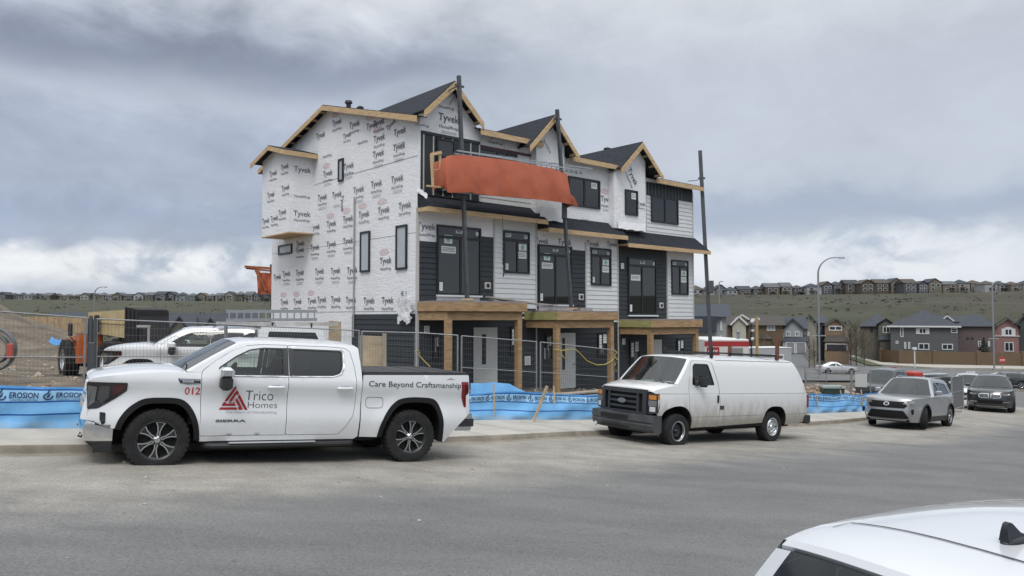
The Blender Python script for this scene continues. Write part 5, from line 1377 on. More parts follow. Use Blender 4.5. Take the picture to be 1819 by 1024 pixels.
# ------------------------------------------------------------------ ordinary cars
def gcar(name, label, cat, loc, yaw, pitch, col, wb=2.69, nose=.93, tail=.97, hw=.925, tr=.36, hood=(.92, 1.02), cowl=1.85, belt=1.08, roofz=1.66, rf=1.30, rr=-.35, tailz=1.05, kind='suv', flake=.5, style='alloy', steer=0.0, group=None, detail=True, grille=None, clad=True, dark_glass=False, spoiler=False, rails=True):
    T = empty(name, label=label, cat=cat, group=group)
    P_ = paint('paint_' + name + '_%d' % (100 * col[0] + 10 * col[2]), col, flake, dirt=(.5, .5, .05 if max(col) < .1 else .3, (.30, .28, .24)))
    X = wb + nose; Y0 = -tail
    zt = herm([(.20, hw - .07), (.34, hw - .03), (.52, hw), (.72, hw - .012), (belt - .12, hw - .005), (belt, hw - .03), (belt + .08, hw - .075), (roofz - .12, hw - .27), (roofz, hw - .36)])
    def yf(x, z):
        y = zt(z)
        if x > wb + .05: y -= .42 * (x - wb - .05) ** 2
        if x < -.25: y -= .30 * (x + .25) ** 2
        for cx in (0, wb):
            r = sqrt((x - cx) ** 2 + (z - tr) ** 2); 
            if z < belt - .1: y += .022 * (1 - ss(tr + .08, tr + .30, r))
        return y
    B_ = Body(T, yf); b0 = .16
    fr = catm([(X - .10, .22, 0, 2, b0 * .9, 2.6), (X - .04, .34, 0, 2, b0, 2.6), (X - .02, .56, 0, 2, b0, 2.6), (X - .06, .76, 0, 2, b0, 2.6), (X - .14, hood[0], .01, 2.4, b0, 2.6)], 4)
    hd = catm([(X - .14, hood[0], .01, 2.4, b0, 2.6), (X - .24, hood[0] + .05, .035, 2.6, b0 * .9, 2.6), (wb + .1, (hood[0] + hood[1]) / 2 + .04, .05, 2.6, .10, 2.4), (cowl + .12, hood[1] + .015, .05, 2.6, .10, 2.4), (cowl, hood[1] + .035, .04, 2.6, .10, 2.4)], 4)
    ws = catm([(cowl, hood[1] + .035, .04, 2.6, .12, 2.2), ((cowl + rf) / 2, (hood[1] + roofz) / 2 - .005, .045, 2.6, .10, 2.2), (rf, roofz - .075, .05, 2.6, .08, 2.2)], 4)
    rfk = catm([(rf, roofz - .075, .05, 2.6, .08, 2.2), (rf - .25, roofz - .04, .05, 2.6, .04, 2.2), ((rf + rr) / 2, roofz - .02, .055, 2.6, 0, 2), (rr + .2, roofz - .05, .05, 2.6, 0, 2), (rr, roofz - .085, .04, 2.6, -.05, 2)], 4)
    xt = Y0 + .12
    rg = catm([(rr, roofz - .085, .04, 2.6, -.05, 2), ((rr + xt) / 2 - (.0 if kind == 'sedan' else .02), (roofz - .085 + tailz) / 2 + .01, .03, 2.6, -.08, 2.2), (xt + (.42 if kind == 'sedan' else 0), tailz + (.02 if kind == 'sedan' else 0), .02, 2.6, -.10, 2.4)], 4)
    rk = ([(xt + .42, tailz + .02, .02, 2.6, -.10, 2.4)] if kind == 'sedan' else []) + [(xt, tailz, .015, 2.6, -.10, 2.4), (Y0 + .03, tailz - .12, 0, 2, -.12, 2.6), (Y0 + .02, .62, 0, 2, -.12, 2.6), (Y0, .50, 0, 2, -.12, 2.6), (Y0 + .05, .30, 0, 2, -.12, 2.6), (Y0 + .14, .24, 0, 2, -.12, 2.6)]
    rk = catm(rk, 4)
    B_.band('front_fascia', fr, P_); B_.band('bonnet', hd, P_)
    B_.band('windscreen', ws, GLF, -.90, .90); B_.band('windscreen_pillar', ws, P_, -1, -.9); B_.band('windscreen_pillar', ws, P_, .9, 1)
    if spoiler:
        rg[0] = (rr + .10, roofz - .17, .03, 2.6, -.05, 2)
        lip = [rfk[-1], (rr - .015, roofz - .105, .035, 2.6, -.05, 2), (rr + .0, roofz - .125, .03, 2.6, -.05, 2), (rr + .10, roofz - .17, .03, 2.6, -.05, 2)]
        B_.band('spoiler', lip, P_, -.97, .97)
        def on(xs): 
            for a, b in zip(rfk, rfk[1:]):
                if b[0] <= xs <= a[0]: t = (a[0] - xs) / (a[0] - b[0]); return tuple(a[i] + (b[i] - a[i]) * t for i in range(6))
        up = lambda q: (q[0], q[1] + .0035) + q[2:]
        B_.band('roof_seam', [up(on(rr + .268)), up(on(rr + .258))], mat('seam_black', (.015, .015, .016), .6), -.86, .86); B_.band('seam_strip', [up(on(rr + .265)), up(on(rr + .17))], mat('seam_black', (.015, .015, .016)), -.872, -.864); B_.band('seam_strip', [up(on(rr + .265)), up(on(rr + .17))], mat('seam_black', (.015, .015, .016)), .864, .872)
    B_.band('roof', rfk, P_); B_.band('rear_window', rg, GLD, -.86, .86); B_.band('tailgate', rk, P_); B_.band('rear_pillar', rg, P_, -1, -.86); B_.band('rear_pillar', rg, P_, .86, 1)
    ar = tr + .065
    fa = arc(wb, tr, ar, 200, -20, 14); ra = arc(0, tr, ar, 200, -20, 14)
    pz = lambda q: (q[0], q[1])
    side = ra + fa + [pz(q) for q in fr] + [pz(q) for q in hd[1:]] + [pz(q) for q in ws[1:]] + [pz(q) for q in rfk[1:]] + [pz(q) for q in rg[1:]] + [pz(q) for q in rk[1:]]
    # windows follow the roof line
    wz0 = belt + .03; tz = roofz - .16
    xa = cowl - .18; xb = rf - .08; xm = wb * .36; xr = rr - .05
    k = (xa - xb) / (tz - wz0 + .02)
    w1 = rounded([(xa, wz0), (xm + .03, wz0), (xm + .03, tz + .03), (xb - .05, tz + .01), (xb + .03, tz - .03)], .03)
    if kind == 'suv': w2 = rounded([(xm - .03, wz0), (-.05, wz0 + .02), (-.02 + rr * .3, tz - .02), (xm - .03, tz + .03)], .03); w3 = rounded([(-.16, wz0 + .04), (xt + .22, wz0 + .10), (xr - .06, tz - .08), (rr * .3 - .12, tz - .03)], .03)
    else: w2 = rounded([(xm - .03, wz0), (-.02, wz0 + .02), (rr + .22, tz - .06), (xm - .03, tz + .03)], .03); w3 = None
    d1 = [(wb - ar - .10, .30), (wb - ar - .02, .62), (cowl + .02, hood[1] - .02), (xa + .06, wz0 + .02), (xb + .05, tz + .02), (xb - .05, tz + .055), (xm + .004, tz + .075), (xm + .004, .30)]
    d2 = [(xm - .004, .30), (xm - .004, tz + .075), (rr * .3 + .02 if kind == 'suv' else rr + .25, tz + .03), (-.06, wz0 + .0), (-.05, wz0 - .10), (ar * .72, tr + ar * .75), (ar + .03, tr + .05), (ar + .08, .30)]
    if detail:
        hs = [inset(d1, -.006), inset(d2, -.006)]
        B_.panel('body_side', side, hs + ([w3] if w3 else []), P_, step=.10)
        for P1, wn in ((d1, w1), (d2, w2)):
            for o, sd in zip(B_.panel('door', P1, (wn,), P_, step=.09), (1, -1)):
                wi = inset(wn, .016); B_.panel('window_seal', wn, (wi,), GLBK, sides=(sd,), off=-.001, parent=o); B_.panel('pane', wi, (), GLS if P1 is d1 and not dark_glass else GLD, sides=(sd,), off=-.012, step=.14, parent=o)
                xh = (xm + .16) if P1 is d1 else .16; y = sd * yf(xh, belt - .12); a, b = sorted((y + sd * .012, y + sd * .05)); mb = MB(); mb.bbox(xh - .10, xh + .10, a, b, belt - .135, belt - .105, .01); mb.build('handle', P_, o)
    else: B_.panel('body_side', side, [w for w in (w1, w2, w3) if w], P_, step=.13); B_.panel('side_window', w1, (), GLD, off=-.008, step=.2); B_.panel('side_window', w2, (), GLD, off=-.008, step=.2)
    if w3: B_.panel('quarter_window', w3, (), GLD, off=-.008, step=.15)
    liner(T, fa, .45, yf); liner(T, ra, .45, yf)
    ub = MB(); ub.box(Y0 + .2, X - .2, -.45, .45, .22, .55); ub.box(ar + .02, wb - ar - .02, -hw + .05, hw - .05, .22, .9); ub.box(Y0 + .15, -ar, -hw + .2, hw - .2, .28, .9); ub.box(wb, X - .25, -.5, .5, .3, hood[0] - .1); ub.build('underbody', WELL, T)
    it = MB(); it.hexa([(cowl - .55, -hw + .13, .85), (cowl - .05, -hw + .16, .85), (cowl - .05, hw - .16, .85), (cowl - .55, hw - .13, .85), (cowl - .45, -hw + .15, hood[1] - .02), (cowl - .08, -hw + .2, hood[1]), (cowl - .08, hw - .2, hood[1]), (cowl - .45, hw - .15, hood[1] - .02)]); it.build('dashboard', SEAT, T)
    seats(T, (wb * .36, -.05 + .3 * 0), .78, .38, .5, .62)
    if clad:
        for A, cx in ((fa, wb), (ra, 0.0)):
            for sd in (1, -1):
                mb = MB(); out = [(cx + (x - cx) * 1.12, tr + (z - tr) * 1.12) for x, z in A]
                mb.grid([[(x, sd * (yf(x, z) + .004), z) for x, z in out], [(x, sd * (yf(x, z) + .014), z) for x, z in A], [(x, sd * (yf(x, z) - .04), z) for x, z in A]])
                mb.build('arch_moulding', BLKP, T, smooth=40)
        B_.panel('sill_cladding', [(ar + .04, .22), (ar + .02, .40), (wb - ar - .02, .40), (wb - ar - .04, .22)], (), BLKP, off=.006, step=.15)
    def dens(st): return st
    def fxx(y, z, o=0.0):
        F_ = fr
        for a, b in zip(F_, F_[1:]):
            if a[1] <= z <= b[1]: t = (z - a[1]) / max(1e-6, b[1] - a[1]); q = [a[i] + (b[i] - a[i]) * t for i in range(6)]; break
        else: q = F_[0] if z < F_[0][1] else F_[-1]
        ye = yf(q[0], q[1]); return (q[0] + q[4] * (1 - min(1, abs(y) / ye) ** q[5]) + o, y, z)
    def fpatch(nm, P0, m, o=.008, par=None):
        mb = MB(); fill(P0, (), lambda y, z: fxx(y, z, o), .07, mb, 0); ob = mb.build(nm, m, par or T, smooth=50)
        if sum(p.normal.x for p in ob.data.polygons) < 0: ob.data.flip_normals()
        return ob
    if grille: grille(T, fpatch, B_, X, hw)
    else:
        fpatch('grille', rounded([(-.5, .62), (.5, .62), (.56, .78), (-.56, .78)], .03), GLBK); fpatch('lower_grille', rounded([(-.6, .28), (.6, .28), (.5, .45), (-.5, .45)], .03), BLKP)
        for sd in (1, -1): fpatch('headlight', [(sd * a, b) for a, b in ((.60, .70), (.80, .74), (.80, .84), (.58, .80))][::sd], CLR, .010)
    for sd in (1, -1):
        tl = [(xt + .10, tailz - .03), (xt + .30, tailz - .02), (xt + .24, tailz - .16), (Y0 + .10, tailz - .20)]
        B_.panel('taillight', tl, (), REDL, sides=(sd,), off=.006, step=.08)
        mb = MB(); rows = [[(Y0 - .02 - .0 * y + (.05 if z > .9 else 0), sd * y, z) for y in (.45, .62, hw - .2)] for z in (tailz - .20, tailz - .06)]; 
        mb.grid([[(xx - .10 * (1 - (y / hw) ** 2.4) - .012, sd * y, z) for y in (.42, .58, .74)] for z, xx in ((tailz - .19, Y0 + .035), (tailz - .05, xt - .02))]); mb.build('taillight', REDL, T)
        y0 = yf(cowl - .25, belt + .08); a, b = sorted((sd * (y0 + .03), sd * (y0 + .23))); mb = MB(); mb.bbox(cowl - .33, cowl - .20, a, b, belt + .03, belt + .17, .03, mi=0); a, b = sorted((sd * (y0 - .03), sd * (y0 + .08))); mb.bbox(cowl - .30, cowl - .24, a, b, belt + .02, belt + .07, .015, mi=1); mb.build('mirror', [P_, BLKP], T, smooth=40)
    if kind == 'suv' and detail and rails:
        for sd in (1, -1):
            mb = MB(); mb.tube([(x, sd * (hw - .36 - .02), roofz + dz) for x, dz in ((rr + .1, -.055), (rr + .2, .01), ((rr + rf) / 2, .03), (rf - .35, .01), (rf - .22, -.06))], .016, 6); mb.build('roof_rail', ALU, T, smooth=50)
    if spoiler:
        fn = MB(); ax = rr + .455; az_ = roofz + .012; rows = []
        for t, r_ in ((0, 1.0), (.35, .97), (.7, .8), (1, .45)):
            rows.append([Vector((ax + .09 * r_ * cos(2 * pi * k / 24) + .01, .036 * r_ * sin(2 * pi * k / 24), az_ + .026 * t)) for k in range(25)])
        fn.grid(rows); fn.add(rows[-1][:24], [tuple(range(24))]); P4 = [(-.074, .012), (.066, .012), (.035, .02), (-.004, .04), (-.039, .070), (-.054, .075), (-.066, .069), (-.072, .044)]
        n_ = len(P4); V4 = [Vector((ax + p, s_ * (.017 - .14 * (q - .012)), az_ + q)) for s_ in (-1, 1) for p, q in P4]; fn.add(V4, [tuple(range(n_ - 1, -1, -1)), tuple(range(n_, 2 * n_))] + [(k, (k + 1) % n_, n_ + (k + 1) % n_, n_ + k) for k in range(n_)])
        fn.build('aerial', mat('aerial_black', (.012, .014, .02), .35), T, smooth=50)
    fn = MB()
    if not spoiler: fn.hexa([(rr + .12, -.03, roofz - .02), (rr + .30, -.03, roofz - .01), (rr + .30, .03, roofz - .01), (rr + .12, .03, roofz - .02), (rr + .13, -.006, roofz + .055), (rr + .18, -.004, roofz + .055), (rr + .18, .004, roofz + .055), (rr + .13, .006, roofz + .055)]); fn.build('aerial', P_ if detail else BLKP, T)
    for x in (0, wb):
        for sd in (1, -1): wheel(T, x, hw - .13, tr, .235, style, sd, steer=(steer if x else 0.0))
    return place(T, loc, yaw, pitch)
def rav_face(T, fp, B_, X, hw):
    silver = mat('satin_silver', (.27, .275, .285), .35, .6)
    fp('grille', rounded([(-.60, .74), (-.52, .66), (.52, .66), (.60, .74), (.50, .87), (-.50, .87)], .02), MATB, .010); fp('lower_grille', rounded([(-.66, .33), (.66, .33), (.50, .585), (-.50, .585)], .03), MATB, .010); fp('bumper_lip', [(-.66, .225), (.66, .225), (.66, .30), (-.66, .30)], MATB, .009)
    for sd in (1, -1):
        fp('headlight', [(sd * a, b) for a, b in ((.46, .80), (.60, .79), (.80, .84), (.80, .92), (.56, .885))][::sd], mat('lamp_clear_grey', (.15, .16, .17), .08, coat=.8), .014)
        fp('grille_trim', [(sd * a, b) for a, b in ((.0, .872), (.50, .872), (.62, .73), (.66, .75), (.55, .905), (.0, .905))][::sd], silver, .016)
        fp('bumper_slot', [(sd * a, b) for a, b in ((.70, .62), (.80, .66), (.80, .50), (.74, .46))][::sd], MATB, .012)
    fp('skid_plate', rounded([(-.55, .255), (.55, .255), (.60, .315), (-.60, .315)], .02), silver, .02)
    n = 24; fp('badge', [(.085 * cos(2 * pi * i / n), .79 + .06 * sin(2 * pi * i / n)) for i in range(n)], CHR, .02)
    mb = MB()
    fp('badge_core', [(.065 * cos(2 * pi * i / n), .79 + .045 * sin(2 * pi * i / n)) for i in range(n)], GLBK, .023)
def kidney_face(T, fp, B_, X, hw):
    for sd in (1, -1):
        fp('grille', rounded([(sd * .03, .64), (sd * .42, .66), (sd * .46, .80), (sd * .36, .86), (sd * .04, .86)][::sd], .04), CHR, .010); fp('grille_slats', rounded([(sd * .05, .66), (sd * .40, .68), (sd * .435, .79), (sd * .35, .84), (sd * .06, .84)][::sd], .03), GLBK, .014)
        for i in range(6): y = sd * (.09 + .055 * i); fp('grille_bar', [(y - .007, .665), (y + .007, .665), (y + .007, .835), (y - .007, .835)], mat('satin_silver', (.27, .275, .285), .35, .6), .020)
        fp('headlight', [(sd * a, b) for a, b in ((.50, .80), (.66, .77), (.80, .82), (.80, .87), (.52, .865))][::sd], mat('lamp_clear_grey', (.15, .16, .17), .08, coat=.8), .012)
        fp('fog_trim', [(sd * a, b) for a, b in ((.52, .44), (.80, .47), (.80, .51), (.52, .49))][::sd], MATS['satin_silver'] if 'satin_silver' in MATS else CHR, .014)
    fp('lower_grille', rounded([(-.46, .40), (.46, .40), (.50, .56), (-.50, .56)], .03), MATB, .010); fp('skid_plate', rounded([(-.6, .255), (.6, .255), (.55, .305), (-.55, .305)], .02), mat('satin_silver', (.27, .275, .285), .35, .6), .016)
GREY = (.33, .34, .355)
gcar('silver_suv', 'silver-grey compact SUV facing us with its front wheels turned, parked behind the white van', 'suv', (14.84, 27.67, E - 3.83 + .0), R(225.6), R(3.7), GREY, steer=R(20), grille=rav_face)
gcar('black_suv', 'black SUV with a twin chrome grille, parked behind the standing mesh gate', 'suv', (24.3, 38.6, plane_z(24.3, 38.6)), R(236), R(3.2), (.008, .010, .015), wb=2.86, nose=.88, tail=.97, hw=.945, tr=.37, flake=.0, grille=kidney_face, hood=(.93, 1.06), roofz=1.70, clad=False, steer=R(10))
# ------------------------------------------------------------------ silt fence
GALV = mat('galvanised', (.33, .34, .35), .45, .6, var=.15, vscale=6)
WOOD = mat('stake_wood', (.42, .31, .19), .8, var=.25, vscale=3)
def at_z(px, py, d, dz=0):
    p = at_y(px, py, d); return p
def build_silt():
    T = empty('silt_fence', (0, 0, 0), label='blue printed silt fence on wooden stakes along the back of the sidewalk', cat='silt fence')
    bl = [mat('silt_light', (.17, .43, .75), .5, var=.10, vscale=2), mat('silt_mid', (.075, .29, .63), .5, var=.12, vscale=2), mat('silt_dark', (.012, .09, .33), .55), mat('silt_pale', (.30, .55, .80), .5, var=.08, vscale=2), mat('silt_hem', (.19, .44, .74), .6, vscale=2.6, tint2=(.25, .36, .45))]
    ink = mat('silt_print', (.012, .035, .11), .6)
    L = resample([p + Vector((-.02, .02)) * 0 for p in OP], 620)
    L = [p for p in L if -17 < p.x < 16.6]
    n = len(L); S_ = [0]
    for a, b in zip(L, L[1:]): S_.append(S_[-1] + (b - a).length)
    tot = S_[-1]
    vs = [0, .05, .09, .34, .38, .64, .68, .84, 1.0]; mi = [1, 2, 3, 2, 0, 2, 0, 4]
    def base(i):
        a, b = L[max(i - 1, 0)], L[min(i + 1, n - 1)]; d = (b - a).normalized(); nn = Vector((-d.y, d.x)); return L[i], d, nn
    def hgt(s): return .70 + .03 * sin(s * .9) + .02 * sin(s * 2.3) - .025 * (1 - abs(sin(s * pi / 1.9)))
    def pt(i, v, off=0.0):
        p, d, nn = base(i); s = S_[i]
        lean = .10 * v - .05 + .05 * sin(s * 1.3 + v * 3) * (1 - abs(2 * v - 1)) + .03 * sin(s * 5.1 + v * 9) * v + .018 * sin(s * 11 + v * 5) + .05 * (vnoise(s * 2.2, v * 5) - .5)
        q = p + nn * (.32 - lean - off)
        sag = .03 * sin(s * 2.1 + 1) * v * (1 - v) * 3
        return Vector((q.x, q.y, plane_z(p.x, p.y) + .13 + hgt(s) * (1 - v) + sag))
    mb = MB()
    sub = []
    for k in range(len(mi)):
        rows = [[pt(i, vs[k]) for i in range(n)], [pt(i, (vs[k] + vs[k + 1]) / 2) for i in range(n)], [pt(i, vs[k + 1]) for i in range(n)]]
        mb.grid(rows, mi[k])
    mb.build('fabric', bl, T, smooth=60)
    # printed band: flame emblem and words every 0.66 m
    tx = MB(); import bisect
    def on(s, v, off=.006):
        s = max(0, min(tot - 1e-3, s)); i = max(0, min(n - 2, bisect.bisect(S_, s) - 1)); t = (s - S_[i]) / (S_[i + 1] - S_[i]); return pt(i, v, off).lerp(pt(i + 1, v, off), t)
    s = .3
    while s < tot - 1:
        def fn(a, b, s=s): return on(s + a, .215 - b / .70)
        put_text(tx, 'EROSION', fn, .092, .41, 0, bold=.02, center=True, shear=.12, x=.32, y=.012)
        put_text(tx, 'CONTROL CENTRAL', fn, .026, .39, 0, center=True, x=.32, y=-.066)
        def poly(P): tx.add([fn(a, b) for a, b in P], [(j, j + 1, len(P) - 1 - j - 1, len(P) - 1 - j) for j in range(len(P) // 2 - 1)], 0)
        o = [(.0 + .075 * cos(R(a)), -.012 + .062 * sin(R(a))) for a in range(100, 400, 25)]; i_ = [(.0 + .052 * cos(R(a)), -.012 + .040 * sin(R(a))) for a in range(100, 400, 25)]; poly(o + i_[::-1])
        poly([(-.02, .045), (.01, .10), (.035, .12), (.03, .10), (.015, .06), (.0, .03)]); poly([(-.03, -.02), (.0, .02), (.045, .06), (.03, .03), (.02, -.01), (-.01, -.035)])
        s += .66
    tx.build('print', ink, T)
    # stakes
    k = 0; s = .5
    for s in [x * 1.9 + .7 for x in range(int(tot / 1.9))]:
        p = on(s, 0, -.04); b = on(s, 1, -.04); m = MB(); t = random.uniform(-.06, .06); m.bar((b.x, b.y, b.z - .1), (p.x + t, p.y, p.z + random.uniform(.06, .22)), .045, .035); m.build('stake', WOOD, T)
    # one stake stands in front, leaning
    a = at_y(948, 748, 19.55); b = at_y(972, 686, 19.7); m = MB(); m.bar(a, b, .075, .05); m.build('stake', WOOD, T)
    # slack double fold heaped behind, by the tailgate
    m = MB(); rows = []
    P0 = [(836, 681), (860, 681), (876, 679.5), (892, 681), (905, 682), (920, 690), (935, 697), (952, 703)]
    for j in range(6):
        rows.append([at_y(px, py + (708 - py) * j / 5, 19.75 + i * .14 - .03 * sin(i * 2 + j) + .12 * (1 - j / 5)) for i, (px, py) in enumerate(P0)])
    m.grid(rows, 0); m.build('folded_fabric', [bl[0]], T, smooth=60)
build_silt()
# ------------------------------------------------------------------ wire fence panels
def fence_panel(a, b, label, mid=True, name='wire_fence', gap=.072, foot=True, bottom=None, sheet_=None, thick=.0046, post=.024):
    """a, b: top corners (world). Goes down to the ground."""
    a, b = Vector(a), Vector(b)
    za = ground(a.x, a.y) + .08 if bottom is None else bottom[0]; zb_ = ground(b.x, b.y) + .08 if bottom is None else bottom[1]
    T = empty(name, (a.x, a.y, za), label=label, cat='fence', group='temporary wire fence panels')
    o = Vector((a.x, a.y, za))
    A0, B0, A1, B1 = Vector((0, 0, 0)), Vector((b.x, b.y, zb_)) - o, a - o, b - o
    fr = MB()
    for p, q in ((A0 - Vector((0, 0, .12)), A1), (B0 - Vector((0, 0, .12)), B1)): fr.tube([p, q], post, 8)
    for p, q in ((A1, B1), (A0, B0)): fr.tube([p, q], .017, 6)
    if mid: fr.tube([A0.lerp(A1, .52), B0.lerp(B1, .52)], .013, 6)
    fr.build('frame', GALV, T)
    w = MB(); L = (B1 - A1).length; n = int(L / gap)
    up = Vector((0, 0, 1)); d = (B1 - A1).normalized()
    def wire(p, q, t): w.tube([p, q], t / 2, 3, caps=False)
    for i in range(1, n): t = i / n; wire(A0.lerp(B0, t), A1.lerp(B1, t), thick)
    H_ = (A1 - A0).length; m = int(H_ / (gap * 2.2))
    for j in range(1, m): t = j / m; wire(A0.lerp(A1, t), B0.lerp(B1, t), thick)
    w.build('mesh', mat('mesh_wire', (.17, .175, .18), .5, .4), T)
    if foot:
        f = MB(); f.bbox(-.35, .35, -.10, .10, -.10, .0, .02); f.build('foot_block', mat('foot_concrete', (.30, .29, .27), .9), T)
    return T
FP = [((-150, 543, 13.2), (152, 565, 15.5), 'wire fence panel standing furthest left, in front of the dirt heap', 1), ((172, 567, 15.75), (400, 576.5, 17.7), 'wire fence panel in front of the work truck bonnet', 1), ((403, 577, 17.75), (638, 587.5, 20.1), 'wire fence panel in front of the ladder rack and canopy', 1),
      ((643, 589, 20.2), (738, 591.5, 20.9), 'short wire fence panel in front of the leaning plywood', 0), ((743, 591.5, 20.95), (813, 596, 21.3), 'wire fence panel by the first porch post and yellow tie', 0), ((820, 597, 21.35), (953, 607.5, 22.6), 'wire fence panel in front of the ajar white door', 1), ((960, 608, 22.65), (1090, 622, 24.3), 'wire fence panel with yellow rope slung along it', 1)]
for a, b, lab, md in FP: fence_panel(at_y(*a), at_y(*b), lab, mid=bool(md))
for a, b, lab in (((1430, 655, 31.3), (1511, 659, 33.6), 'wire fence panel behind the van, over the rubble and green box'), ((1513, 658, 37.5), (1546, 657, 39.5), 'wire fence panel carrying a white notice board'), ((1432, 662, 44), (1468, 664, 46), 'wire fence panel far back beside the passing white sedan')):
    fence_panel(at_y(*a), at_y(*b), lab, gap=.09)
fence_panel(at_y(1690, 671, 30.8), at_y(1710, 667.5, 33.6), 'mesh gate panel standing between the silver and black SUVs', name='mesh_gate', gap=.05, bottom=(at_y(1690, 728, 30.8).z, at_y(1710, 722, 33.6).z), thick=.012, post=.035)
nb = MB(); p, q = at_y(1519, 665, 37.3), at_y(1540, 665, 38.6); nb.hexa([Vector((p.x, p.y, p.z - .62)), Vector((q.x, q.y, q.z - .66)), Vector((q.x, q.y + .02, q.z - .66)), Vector((p.x, p.y + .02, p.z - .62)), p, q, q + Vector((0, .02, 0)), p + Vector((0, .02, 0))])
tag(nb.build('notice_board', mat('board_white', (.55, .56, .55), .6)), 'blank white notice board hung on a fence panel', 'sign')
# clustered clamp post between the first two panels
m = MB(); a = at_y(162, 563, 15.6)
zb = ground(a.x, a.y)
for dx, dy, w in ((0, 0, .05), (.07, .02, .05), (-.05, .03, .04)): m.tube([(a.x + dx, a.y + dy, zb - .1), (a.x + dx + .02 * dx, a.y + dy, a.z + .02 - abs(dx))], w / 2 + .012, 8)
m.bbox(a.x - .05, a.x + .10, a.y - .05, a.y + .06, zb + .5, zb + 1.25, .02); m.bbox(a.x - .2, a.x + .25, a.y - .12, a.y + .12, zb - .1, zb + .06, .02)
tag(m.build('fence_post', mat('dark_post', (.085, .095, .105), .6, .2)), 'dark clamped cluster of fence posts behind the truck nose', 'fence post')
# yellow rope
m = MB(); Y = mat('yellow_rope', (.44, .35, .09), .75)
pts = [(985, 621), (992, 622.5), (1000, 623), (1008, 621), (1022, 621), (1030, 628), (1042, 641), (1060, 649), (1075, 648), (1087, 641), (1094, 634), (1092, 646), (1093, 660)]
m.tube([at_y(x, y, 22.9 + (x - 985) * .0125) for x, y in pts], .015, 6); m.tube([at_y(x, y, 23.0) for x, y in ((994, 622), (1000, 634), (1006, 640), (1008, 628), (1003, 622))], .014, 6); m.tube([at_y(x, y, 24.2) for x, y in ((1090, 622), (1096, 626), (1091, 632), (1097, 640), (1092, 650), (1096, 660))], .022, 6)
tag(m.build('yellow_rope', Y, smooth=60), 'slack yellow rope looped along the wire fence by the second porch', 'rope')
m = MB(); m.tube([at_y(x, y, 20.9) for x, y in ((739, 625), (744, 622), (746, 628), (742, 629), (752, 640), (764, 652))], .014, 5); tag(m.build('yellow_tie', Y), 'short yellow tie knotted to the fence by the house corner', 'rope')
# plywood leaning by the side wall
def board(name, label, quad, d, t, m, cat='board'):
    mb = MB(); P = [at_y(px, py, d + dd) for px, py, dd in quad]; mb.hexa(P + [p + Vector((.02, t, 0)) for p in P]) if False else mb.add(P + [p + Vector((.01, t, 0)) for p in P], [(0, 1, 2, 3), (7, 6, 5, 4), (0, 4, 5, 1), (1, 5, 6, 2), (2, 6, 7, 3), (3, 7, 4, 0)]); return tag(mb.build(name, m, recalc=True), label, cat)
PLY = mat('plywood', (.40, .32, .22), .8, var=.2, vscale=2)
board('plywood_sheet', 'tan plywood sheet propped against the dark side wall', ((640, 672, 0), (678, 672, .3), (678, 598, .5), (640, 596, .2)), 22.6, .03, PLY)
board('upright_board', 'narrow grey-brown board upright beside the plywood', ((679, 672, 0), (686, 672, .05), (686, 593, .2), (679, 592, .15)), 22.7, .05, mat('old_board', (.32, .28, .22), .85, var=.2))
board('plywood_offcut', 'tan board standing behind the work truck canopy', ((583, 640, 0), (604, 640, .2), (605, 572, .3), (584, 570, .1)), 25.8, .04, PLY)
